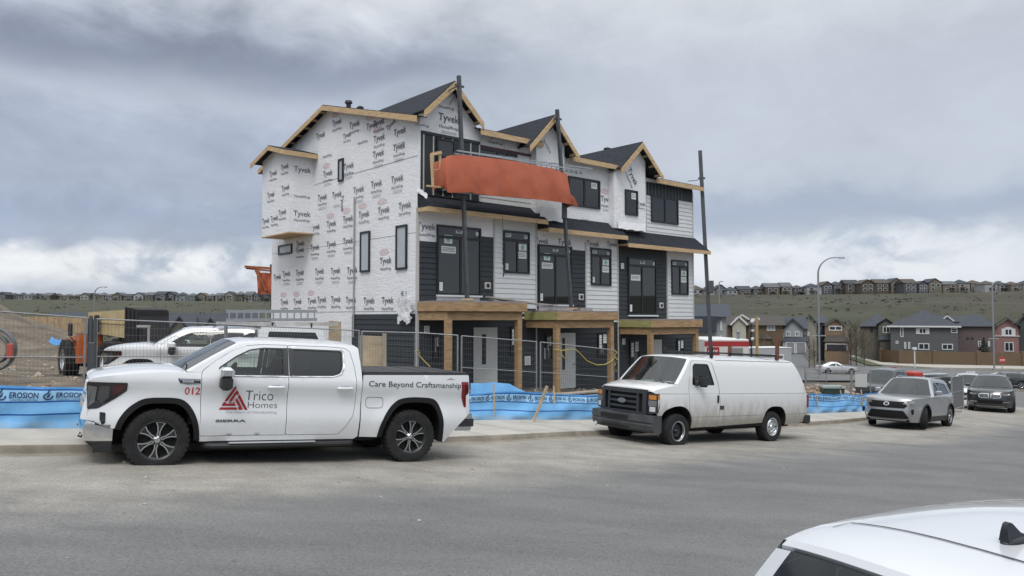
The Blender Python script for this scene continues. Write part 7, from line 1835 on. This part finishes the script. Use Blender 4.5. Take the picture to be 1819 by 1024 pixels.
# ------------------------------------------------------------------ ridge-top houses, each its own thing
def ridge(px0, px1, tabb, d, seed, side, n_hint, hpx):
    random.seed(seed); px = px0; i = 0; made = []
    walls = [('pale grey', (.30, .315, .325)), ('cream', (.33, .315, .28)), ('brown', (.125, .098, .078)), ('slate', (.12, .125, .135)), ('sand', (.22, .195, .155)), ('white', (.42, .43, .44)), ('blue-grey', (.16, .19, .215))]
    roofs = [('dark', (.05, .055, .065)), ('brown', (.085, .07, .06)), ('grey', (.11, .115, .125))]
    while px < px1:
        w = n_hint * random.uniform(.82, 1.25); c = random.choice(walls); rf = random.choice(roofs); kind = random.choice(('hip', 'front', 'side', 'hip')); yb_ = tab(tabb, px + w / 2)
        h = hpx * random.uniform(.85, 1.15); dd = d + random.uniform(-5, 7); x0 = at_y(px, yb_, dd).x; x1 = at_y(px + w * .94, yb_, dd).x; zb = at_y(px, yb_, dd).z
        lab = '%s house, %s %s roof, %s from the left on the %s hilltop' % (c[0], rf[0], {'hip': 'hip', 'front': 'gable', 'side': 'ridge'}[kind], ORD(i), side)
        T = empty('ridge_house', ((x0 + x1) / 2, dd, zb), label=lab, cat='house', group='houses along the %s hilltop' % side); hw = (x1 - x0) / 2; k = dd / FPX
        ze = h * .66 * k; zr = h * k
        m = MB(); m.box(-hw, hw, 0, 10, -7, ze)
        if kind == 'front': m.ext([(-hw, ze - .01), (hw, ze - .01), (0, zr - .1)], lambda x, z: (x, .01, z), lambda x, z: (x, 9.9, z))
        m.build('wall', mat('ridge_wall_' + c[0], tuple(.78 * q for q in c[1]), .8, var=.1, vscale=.3), T); m = MB(); roof_geo(m, kind, -hw, hw, 0, 10, ze, zr, .4); m.build('roof', mat('ridge_roof_' + rf[0], rf[1], .9, var=.2, vscale=.4), T)
        for fl in (.12, .60):
            for q in ((-.62, -.15), (.2, .68)):
                if random.random() < .88:
                    m = MB(); z0 = ze * fl; z1 = z0 + ze * .26; m.box(hw * q[0] - .15, hw * q[1] + .15, -.10, 0, z0 - .15, z1 + .15, 0); m.box(hw * q[0], hw * q[1], -.14, -.10, z0, z1, 1); m.build('window', [WTRIM, FGL], T)
        if random.random() < .45:
            m = MB(); a = hw * random.uniform(-.8, 0); m.box(a, a + hw * .8, -2.2, -.0, ze * .44, ze * .5); m.bar((a + .1, -2.1, -4), (a + .1, -2.1, ze * .46), .2); m.bar((a + hw * .75, -2.1, -4), (a + hw * .75, -2.1, ze * .46), .2); m.build('deck', mat('deck_brown', (.12, .085, .06), .8), T)
        made.append((px, w)); px += w * random.uniform(1.0, 1.06); i += 1
    return made
NUM = ['one', 'two', 'three', 'four', 'five', 'six', 'seven', 'eight', 'nine', 'ten', 'eleven', 'twelve', 'thirteen', 'fourteen', 'fifteen', 'sixteen', 'seventeen', 'eighteen', 'nineteen', 'twenty'] ; NUM += ['twenty-' + a for a in NUM[:9]] + ['thirty'] + ['thirty-' + a for a in NUM[:9]] + ['forty'] + ['forty-' + a for a in NUM[:9]]
def ORD(i): return ['first', 'second', 'third', 'fourth', 'fifth', 'sixth', 'seventh', 'eighth', 'ninth'][i] if i < 9 else NUM[i].replace('-', ' ') + 'th'
ridge(1228, 1832, [(1228, 530), (1300, 529), (1330, 528), (1420, 525), (1500, 519.5), (1600, 518), (1832, 518)], 424, 5, 'right', 22, 21.5)
ridge(-4, 490, [(-4, 536), (200, 536), (490, 535)], 540, 8, 'left', 15.5, 16)
# ------------------------------------------------------------------ trees
BARK = mat('bark', (.085, .065, .048), .95, var=.3, vscale=4); LEAFG = mat('dark_leaf', (.030, .045, .020), .9, var=.4, vscale=1.5); TWIG = mat('twig', (.12, .095, .065), .95, var=.3); SPRUCE = mat('spruce_needles', (.022, .040, .028), .9, var=.4, vscale=2)
def tree(name, label, x, y, h, w, kind, seed, group=None):
    random.seed(seed); z = ground(x, y) - .1; T = empty(name, (x, y, z), label=label, cat='tree', group=group); m = MB()
    if kind == 'spruce':
        m.tube([(0, 0, 0), (0, 0, h * .95)], .10, 6, r1=.02); m.build('trunk', BARK, T); m = MB()
        for k in range(520):
            t = random.random() ** .75; zz = h * (.06 + .92 * t); r = w * .5 * (1 - t) ** .9 * random.uniform(.55, 1.1); a = random.uniform(0, 2 * pi); s = h * .045 * (1.2 - t * .6)
            p = Vector((r * cos(a), r * sin(a), zz - r * .25)); d = Vector((cos(a), sin(a), -.35)); q = Vector((-sin(a), cos(a), random.uniform(-.3, .3)))
            m.add([p - d * s * 1.6 - q * s * .5, p - d * s * 1.6 + q * s * .5, p + d * s + q * s * .25, p + d * s - q * s * .25], [(0, 1, 2, 3)])
        m.build('crown', SPRUCE, T)
    elif kind == 'bare':
        m.tube([(0, 0, 0), (.05, 0, h * .5), (0, .05, h * .97)], h * .014, 6, r1=h * .003); m.build('trunk', BARK, T); m = MB()
        for k in range(70):
            t = .2 + .78 * random.random(); a = random.uniform(0, 2 * pi); L = w * .5 * (1.15 - t) * random.uniform(.5, 1.1); p = Vector((0, 0, h * t)); q = p + Vector((cos(a) * L, sin(a) * L, L * random.uniform(.9, 1.8))); m.tube([p, p.lerp(q, .5) + Vector((0, 0, -.05 * L)), q], h * .004, 3, caps=False, r1=h * .0015)
            for j in range(4):
                f = random.uniform(.4, 1); b = p.lerp(q, f); e = b + Vector((random.uniform(-1, 1), random.uniform(-1, 1), random.uniform(.4, 1.2))) * L * .35; m.tube([b, e], h * .002, 3, caps=False)
        m.build('crown', TWIG, T)
    else:
        m.tube([(0, 0, 0), (0, 0, h * .6)], .15, 6, r1=.06); m.build('trunk', BARK, T); m = MB()
        cl = [(random.uniform(-.5, .5) * w * .7, random.uniform(-.5, .5) * w * .7, h * random.uniform(.3, .85), w * random.uniform(.16, .3)) for _ in range(9)]
        for k in range(420):
            c = random.choice(cl); v = Vector((random.gauss(0, 1), random.gauss(0, 1), random.gauss(0, 1))); v = v.normalized() * c[3] * random.uniform(.5, 1.05); p = Vector(c[:3]) + v; s = h * .035; a = Vector((random.uniform(-1, 1), random.uniform(-1, 1), random.uniform(-1, 1))).normalized() * s; b = a.cross(Vector((random.uniform(-1, 1), random.uniform(-1, 1), 1))).normalized() * s * .7
            m.add([p - a, p + b, p + a, p - b], [(0, 1, 2, 3)])
        m.build('crown', LEAFG, T)
    return T
def tpx(name, label, px, yb_, yt, d, w, kind, seed, group=None):
    b = at_y(px, yb_, d); t = at_y(px, yt, d); z = ground(b.x, d); tree(name, label, b.x, d, t.z - z, w, kind, seed, group)
tpx('spruce_tree', 'small dark spruce in front of the mauve house', 1748, 632, 598, 115, 3.4, 'spruce', 2)
tpx('bare_tree', 'bare sapling left of the beige house corner, taller of two', 1437, 640, 596, 106, 2.0, 'bare', 3); tpx('bare_tree', 'bare sapling right beside the street lamp, shorter of two', 1446, 640, 602, 106, 1.8, 'bare', 4)
tpx('bare_tree', 'brown leafless tree between the tan and olive houses', 1521, 640, 572, 112, 5.5, 'bare', 5); tpx('bare_tree', 'low leafless bush beside the brown leafless tree', 1511, 640, 585, 113, 4.5, 'bare', 6); tpx('bare_tree', 'thin leafless tree in front of the olive house', 1535, 642, 590, 110, 4.5, 'bare', 9)
tpx('leafy_tree', 'dark green tree against the brown house, by the camera pole', 1352, 640, 590, 104, 4.5, 'bare', 7)
random.seed(21)
for i, px in enumerate((1316, 1336, 1390, 1400, 1445, 1492, 1542, 1556, 1600, 1612, 1660, 1702, 1790, 30, 62, 88, 130, 170, 212, 262, 318, 352, 402, 440, 468)):
    rt = px > 600; d = 415 if rt else 530; b = at_y(px, 526 if rt else 536, d); z = ground(b.x, d); tree('ridge_tree', 'dark bushy tree %s from the left on the %s hilltop' % (NUM[i if rt else i - 13], 'right' if rt else 'left'), b.x, d, (at_y(px, (517 if rt else 524) + 3 * sin(i), d).z - z) + .5, 7 if rt else 8, 'leaf', 100 + i, 'trees on the %s hilltop' % ('right' if rt else 'left'))
# scrub patches on the slopes
random.seed(31); m = MB()
for k in range(2000):
    a = random.uniform(-36, 36); r = random.uniform(175, 425 if a > -6 else 520); cl = vnoise(a * .9 + 40, r / 24)
    if cl < .40: continue
    x, y = r * sin(R(a)), r * cos(R(a)); z = ground(x, y); s = random.uniform(.25, .9)
    for j in range(7):
        p = Vector((x + random.uniform(-1.6, 1.6) * s, y + random.uniform(-1, 1) * s, z + random.uniform(.0, .7) * s)); d = Vector((random.uniform(-1, 1), random.uniform(-.5, .5), random.uniform(-.4, .8))) * .55 * s; q = Vector((random.uniform(-1, 1), random.uniform(-.5, .5), random.uniform(-.4, .8))) * .45 * s
        m.add([p - d, p + q, p + d, p - q], [(0, 1, 2, 3)], j % 2)
o = m.build('scrub', [mat('scrub_brown', (.040, .033, .024), .95, var=.3), mat('scrub_green', (.036, .040, .024), .95, var=.3)]); o['kind'] = 'stuff'; o['label'] = 'low brown and green scrub scattered over the hillside'; o['category'] = 'scrub'
# ------------------------------------------------------------------ garden wall
def garden_wall():
    T = None; P = [on_road(1566, 643.5), on_road(1600, 647.5), on_road(1660, 649), on_road(1819, 652), on_road(1990, 655)]
    T = empty('garden_wall', P[0], label='long brown garden wall with square piers along the far street', cat='wall'); o = Vector(P[0]); bm_ = mat('wall_brown', (.125, .098, .066), .85, var=.18, vscale=.5)
    m = MB()
    for a, b in zip(P, P[1:]):
        n = max(1, int((b - a).length / 4.5))
        for k in range(n):
            p, q = a.lerp(b, k / n) - o, a.lerp(b, (k + 1) / n) - o; h = 2.0; up = Vector((0, 0, h)); dn = Vector((0, 0, -.5)); t = Vector((0, .2, 0)); m.hexa([p + dn, q + dn, q + dn + t, p + dn + t, p + up, q + up, q + up + t, p + up + t])
            s = MB(); s.bbox(p.x - .28, p.x + .28, p.y - .14, p.y + .36, p.z - .5, p.z + 2.2, .03); s.build('pier', bm_, T)
    m.build('panel', bm_, T)
garden_wall()
# ------------------------------------------------------------------ site clutter and far vehicles
def office():
    a, b = at_y(1252, 640, 45), at_y(1331, 640, 45); z = ground(14, 46); T = empty('site_trailer', ((a.x + b.x) / 2, 45, z), label='white site trailer with a red top band, behind the van roof', cat='trailer'); hw = (b.x - a.x) / 2
    zt = at_y(1290, 603, 45).z - z; wm = mat('trailer_white', (.62, .62, .61), .5, var=.05); rm = mat('trailer_red', (.36, .025, .03), .5)
    m = MB(); m.bbox(-hw, hw, 0, 6.5, .5, zt, .04); m.build('body', wm, T); m = MB(); m.box(-hw - .01, hw + .01, -.012, 0, zt - .42, zt - .12); m.box(hw, hw + .012, 0, 6.5, zt - .42, zt - .12); m.build('red_band', rm, T)
    m = MB(); m.box(-hw + .12, -hw + .86, -.03, -.012, zt - 1.0, zt - .47, 1); put_text(m, 'OXX', lambda p, q: (-hw + .49 + p, -.035, zt - .735 + q), .22, .60, 0, bold=.05); m.build('sign', [wm, rm], T)
    m = MB(); m.bbox(.20, .85, -.35, 0, zt - 1.05, zt - .48, .04); m.build('air_conditioner', mat('unit_grey', (.22, .21, .21), .6), T); m = MB(); m.lathe([(0, .5), (.16, .5), (.18, .42), (.1, .4), (.1, 0)], 12, 'z', (hw * .6, .4, zt)); m.build('vent_pipe', GALV, T)
    for y in (2.5, 3.4):
        for q in (-hw + .1, hw - .1): m = MB(); m.lathe([(0, -.1), (.36, -.1), (.36, .1), (0, .1)], 16, 'x', (q, y, .36)); m.build('wheel', RUB, T)
office()
def box_trailer():
    a, b = at_y(1334, 660, 57), at_y(1405, 660, 57); z = ground(21, 57); T = empty('box_trailer', ((a.x + b.x) / 2, 57, z), R(14), label='pale grey enclosed trailer with a white sign, right of the site trailer', cat='trailer'); hw = (b.x - a.x) / 2 + .3; zt = at_y(1370, 619, 57).z - z; gm = mat('trailer_grey', (.36, .38, .40), .5, var=.08)
    m = MB(); m.bbox(-hw, hw, 0, 2.4, .45, zt, .05); m.build('body', gm, T); m = MB(); m.box(-hw, hw, -.02, 2.42, zt - .01, zt + .05); m.build('roof', WTRIM, T)
    m = MB(); m.box(hw * .05, hw * .62, -.03, -.004, zt - 1.25, zt - .45, 0)
    for k in range(4): m.box(hw * .10, hw * (.56 - .06 * k), -.036, -.03, zt - .62 - .16 * k, zt - .56 - .16 * k, 1)
    m.box(hw * .34, hw * .56, -.037, -.03, zt - .75, zt - .58, 1); m.build('sign', [WTRIM, MATS['wrap_ink']], T); 
    for x in (-.5, .4): m = MB(); m.lathe([(0, -.1), (.34, -.1), (.34, .1), (0, .1)], 16, 'y', (x, .05, .34)); m.build('wheel', RUB, T)
box_trailer()
def util_box():
    p = at_y(1482, 697, 33.2); z = ground(p.x, 33.2); T = empty('transformer_box', (p.x, 33.2, z), R(-8), label='dark green transformer box with a pale lid among the rubble', cat='utility box'); m = MB(); m.bbox(-.43, .43, 0, .8, -.1, .66, .03); m.build('cabinet', mat('cabinet_green', (.025, .06, .045), .5), T); m = MB(); m.bbox(-.48, .48, -.05, .85, .66, .76, .02); m.build('lid', mat('lid_pale', (.32, .38, .36), .5), T); m = MB(); m.box(-.012, .012, -.012, -.002, 0, .62); m.build('door_seam', BLKP, T)
util_box()
def cam_pole():
    p = at_y(1335, 640, 52); z = ground(p.x, 52); zt = at_y(1335, 568, 52).z - z; T = empty('camera_pole', (p.x, 52, z), label='dark pole with white security cameras and lamps behind the trailers', cat='camera pole'); m = MB(); m.tube([(0, 0, 0), (0, 0, zt)], .07, 8); m.build('pole', BLKP, T)
    for zz, s in ((zt - .1, .7), (zt - .75, .4), (zt - 1.3, .6), (zt - 1.9, .4)):
        m = MB(); m.lathe([(0, .16 * s), (.12 * s, .13 * s), (.2 * s, 0), (.2 * s, -.12 * s), (.12 * s, -.25 * s), (0, -.28 * s)], 14, 'z', (.05 if s < 1 else -.05, -.12, zz)); m.build('camera', WTRIM, T, smooth=50)
    m = MB(); m.bar((0, -.1, zt), (.55, -.1, zt + .05), .14, .14); m.build('arm', WTRIM, T)
    p = at_y(1345, 640, 51.5); z = ground(p.x, 51.5); m = MB(Matrix.Translation((p.x, 51.5, z))); m.bar((0, 0, -.1), (0, 0, at_y(1345, 562, 51.5).z - z), .16, .16); tag(m.build('timber_post', mat('post_tan', (.34, .24, .12), .8, var=.2)), 'tan timber post standing beside the camera pole', 'post')
cam_pole()
def stop_sign(px, py, yb_, d, label):
    p = at_y(px, yb_, d); z = ground(p.x, d); zc = at_y(px, py, d).z - z; T = empty('stop_sign', (p.x, d, z), label=label, cat='sign'); m = MB(); m.tube([(0, .05, -.2), (0, .05, zc + .5)], .045, 6); m.build('post', GALV, T)
    m = MB(); P = [(.42 * cos(R(22.5 + 45 * k)), .42 * sin(R(22.5 + 45 * k))) for k in range(8)]; m.ext(P, lambda x, q: (x, -.02, zc + q), lambda x, q: (x, .01, zc + q), 0); put_text(m, 'STOP', lambda a, b: (a, -.026, zc + b), .24, .62, 1, bold=.03); m.build('plate', [mat('sign_red', (.42, .02, .03), .45), WTRIM], T, recalc=False)
stop_sign(1590, 659, 688, 84, 'red stop sign nearest the silver SUV, with a small street plate below'); stop_sign(1781, 640, 668, 92, 'red stop sign near the slim street lamp at the right')
m = MB(); p = at_y(1591, 674, 83.8); m.box(p.x - .45, p.x + .5, 83.75, 83.8, p.z - .12, p.z + .12); m.box(p.x - .25, p.x + .25, 83.7, 83.74, p.z - .45, p.z - .15); tag(m.build('street_plate', mat('plate_green', (.05, .12, .09), .5)), 'small dark green street plate under the nearer stop sign', 'sign')
def arrow_sign():
    d = 62; p = at_y(1725, 690, d); z = ground(p.x, d); zc = at_y(1725, 668, d).z - z; T = empty('arrow_sign', (p.x, d, z), label='white square road sign with two black arrows above the black SUV', cat='sign'); m = MB(); m.tube([(0, .05, -.2), (0, .05, zc + .3)], .04, 6); m.build('post', GALV, T); m = MB(); m.bbox(-.36, .36, -.02, .02, zc - .36, zc + .36, .01, 0)
    for s in (-.16, .16): m.add([(s - .05, -.026, zc - .25), (s + .03, -.026, zc - .25), (s + .06, -.026, zc + .02), (s + .12, -.026, zc + .02), (s, -.026, zc + .27), (s - .12, -.026, zc + .06), (s - .04, -.026, zc + .04)], [tuple(range(7))], 1)
    m.build('plate', [WTRIM, BLKP], T)
arrow_sign()
for px, py, yb_, d, lab in ((1469, 623, 640, 118, 'tiny white road marker sign near the red car'),):
    p = at_y(px, yb_, d); m = MB(Matrix.Translation((p.x, d, ground(p.x, d)))); zc = at_y(px, py + 9, d).z - ground(p.x, d); m.box(-.4, .4, -.02, .02, zc - .45, zc + .45); m.tube([(0, .03, 0), (0, .03, zc)], .04, 5); tag(m.build('marker_sign', WTRIM), lab, 'sign')
p = at_y(1625, 646, 108); m = MB(Matrix.Translation((p.x, 108, ground(p.x, 108)))); zz = at_y(1625, 622, 108).z - ground(p.x, 108); m.tube([(0, 0, 0), (0, 0, zz)], .09, 6); m.bbox(-.28, .28, -.2, .2, zz, zz + .35, .04); tag(m.build('white_post', WTRIM), 'short white lamp post in front of the garden wall', 'post')
def far_car(px, py, name, label, cat, yaw, col, dd=None, **k):
    v = on_road(px, py) if dd is None else at_y(px, py, dd)
    if dd is not None: v.z = ground(v.x, v.y)
    gcar(name, label, cat, v, yaw, 0.0, col, detail=False, clad=False, **k)
SED = dict(kind='sedan', hood=(.74, .92), roofz=1.44, belt=.95, tailz=1.0, rf=1.25, rr=.25, cowl=1.9, wb=2.75, nose=.9, tail=1.05, tr=.33)
far_car(1467, 664, 'white_sedan', 'white sedan passing behind the fence by the street lamp', 'car', R(-6), (.62, .63, .64), **SED)
far_car(1486, 641, 'red_car', 'dark red car driving away towards the houses', 'car', R(62), (.20, .012, .02), hood=(.85, .98), roofz=1.58)
far_car(1806, 690, 'dark_hatchback', 'dark grey hatchback cut by the right edge of the view', 'car', R(170), (.035, .04, .05), kind='suv', roofz=1.5, hood=(.80, .95), belt=1.0)
far_car(1582, 697, 'dark_pickup', 'dark SUV half hidden behind the silver SUV', 'suv', R(225), (.022, .026, .03), dd=44, hood=(.95, 1.1), roofz=1.8)
far_car(1722, 700, 'white_suv', 'white SUV behind the black SUV and gate', 'suv', R(238), (.62, .63, .64), dd=49, roofz=1.72)
def lot_trailer():
    p = at_y(1645, 690, 50); z = ground(p.x, 50); T = empty('equipment_trailer', (p.x, 50, z), R(20), label='low grey trailer loaded with red and silver gear behind the silver SUV', cat='trailer'); m = MB(); m.bbox(-1.6, 1.6, -.8, .8, .5, .75, .04)
    for sd in (-.8, .76): m.box(-1.6, 1.6, sd, sd + .04, .75, 1.35)
    m.build('bed', mat('trailer_dark', (.06, .065, .07), .6), T); m = MB(); m.bbox(-1.45, -.7, -.5, .4, .76, 1.72, .08); m.build('red_bin', mat('bin_red', (.42, .05, .04), .5), T); m = MB(); m.bbox(-.6, 1.5, -.4, .3, 1.35, 1.55, .03); m.bar((-.9, .2, 1.68), (1.2, .1, 1.74), .1, .08); m.build('silver_gear', ALU, T); 
    for sd in (-.85, .85): m = MB(); m.lathe([(0, -.1), (.34, -.1), (.34, .1), (0, .1)], 16, 'y', (0, sd, .34)); m.build('wheel', RUB, T)
lot_trailer()
# ladder on the work truck's rack: lies on it, so a thing of its own
def ladder():
    a, b = at_y(402, 569, 20.9), at_y(563, 568, 22.4); T = empty('ladder', a, label='aluminium extension ladder lying on the work truck roof rack', cat='ladder'); d = b - a; m = MB(); n = Vector((-d.y, d.x, 0)).normalized() * .42; up = Vector((0, 0, .24))
    m.bar(Vector(), d, .035, .085); m.build('rail', ALU, T); m = MB(); m.bar(up, d + up, .035, .085); m.build('rail', ALU, T)
    for k in range(13): t = .03 + .94 * k / 12; m = MB(); m.bar(d * t, d * t + up, .035, .035, up=(1, 0, 0)); m.build('rung', ALU, T)
    m = MB(); c, e = at_y(386, 575, 20.7), at_y(598, 576, 22.8); m.bar(c - a, e - a, .22, .10); tag(m.build('plank_bundle', mat('pale_plank', (.42, .41, .40), .7, var=.2), None), 'pale bundle of planks strapped under the ladder on the truck rack', 'planks'); bpy.data.objects['plank_bundle'].location = a
ladder()
# rubble, lumber, loose stones
random.seed(4); RB = [mat('rubble_a', (.30, .22, .15), .9, var=.3, vscale=5), mat('rubble_b', (.34, .32, .29), .9, var=.3, vscale=5), mat('rubble_c', (.26, .13, .08), .9, var=.3, vscale=5)]
def rock(mb, c, s, mi=0):
    bm = bmesh.new(); bmesh.ops.create_icosphere(bm, subdivisions=1, radius=1.0); P = [Vector((v.co.x * s * random.uniform(.7, 1.2), v.co.y * s * random.uniform(.7, 1.2), v.co.z * s * random.uniform(.45, .85))) + c for v in bm.verts]; F = [[v.index for v in f.verts] for f in bm.faces]; bm.free(); mb.add(P, F, mi)
m = MB()
for k in range(260):
    px = random.uniform(1428, 1520); d = random.uniform(32, 37); p = at_y(px, 690, d); z = ground(p.x, d); rock(m, Vector((p.x, d, z + random.uniform(0, .25))), random.uniform(.05, .2), random.choice((0, 0, 1, 2)))
o = m.build('rubble', RB); o['kind'] = 'stuff'; o['label'] = 'heap of brown rubble and clods behind the silt fence'; o['category'] = 'rubble'
m = MB()
for k in range(1500):
    a = random.uniform(-34, 34); r = random.uniform(14, 48); x, y = r * sin(R(a)), r * cos(R(a))
    if sdist(OP, x, y) < .7 or (.788 * x + .616 * y) > 42: continue
    rock(m, Vector((x, y, ground(x, y))), random.choice((.03, .04, .05, .07, .1)) * random.uniform(.8, 1.6), random.choice((0, 0, 0, 1)))
o = m.build('clods', RB); o['kind'] = 'stuff'; o['label'] = 'scattered stones and soil clods across the site'; o['category'] = 'stones'
m = MB()
for k in range(420):
    i = random.randrange(20, len(KP) - 4); p = KP[i].lerp(KP[i + 1], random.random()); q = p + Vector((random.uniform(.0, 3.4), -random.uniform(.0, 5.0) ** 1.0)); z = plane_z(q.x, q.y)
    if sdist(KP, q.x, q.y) > -.05: continue
    rock(m, Vector((q.x, q.y, z + .008)), random.choice((.008, .012, .016, .025)) * random.uniform(.7, 1.3), random.choice((0, 1)))
o = m.build('gravel', RB); o['kind'] = 'stuff'; o['label'] = 'loose gravel and dirt crumbs on the road near the kerb'; o['category'] = 'gravel'
def pile(px, py, d, label, n, seed, L=2.4, yaw=.7):
    random.seed(seed); p = at_y(px, py, d); z = ground(p.x, d); T = empty('lumber_pile', (p.x, d, z), yaw, label=label, cat='lumber'); 
    for k in range(n):
        m = MB(); y = (k % 3) * .17 - .17 + random.uniform(-.03, .03); zz = .06 + (k // 3) * .09; m.box(-L / 2 + random.uniform(-.3, .3), L / 2 + random.uniform(-.3, .3), y - .07, y + .07, zz, zz + .045); m.build('plank', WOOD if k % 2 else MATS['grey_boards'], T)
pile(1040, 700, 25.2, 'low stack of planks behind the fence, left of the van windscreen', 9, 1); pile(985, 700, 24.6, 'short planks lying in front of the second porch step', 5, 2, 1.6, .4)
# ------------------------------------------------------------------ near white hatchback, lower right
gcar('white_hatchback', 'white hatchback in the near lower right corner, with a black fin aerial on its roof', 'car', (1.815, 2.665, E - 2.285), R(25.9), R(-1.46), (.66, .68, .70), wb=2.62, nose=.85, tail=.86, hw=.93, tr=.32, hood=(.80, .95), belt=.98, roofz=1.505, rf=1.05, rr=-.60, tailz=.98, cowl=1.62, clad=False, spoiler=True, rails=False, flake=.15)
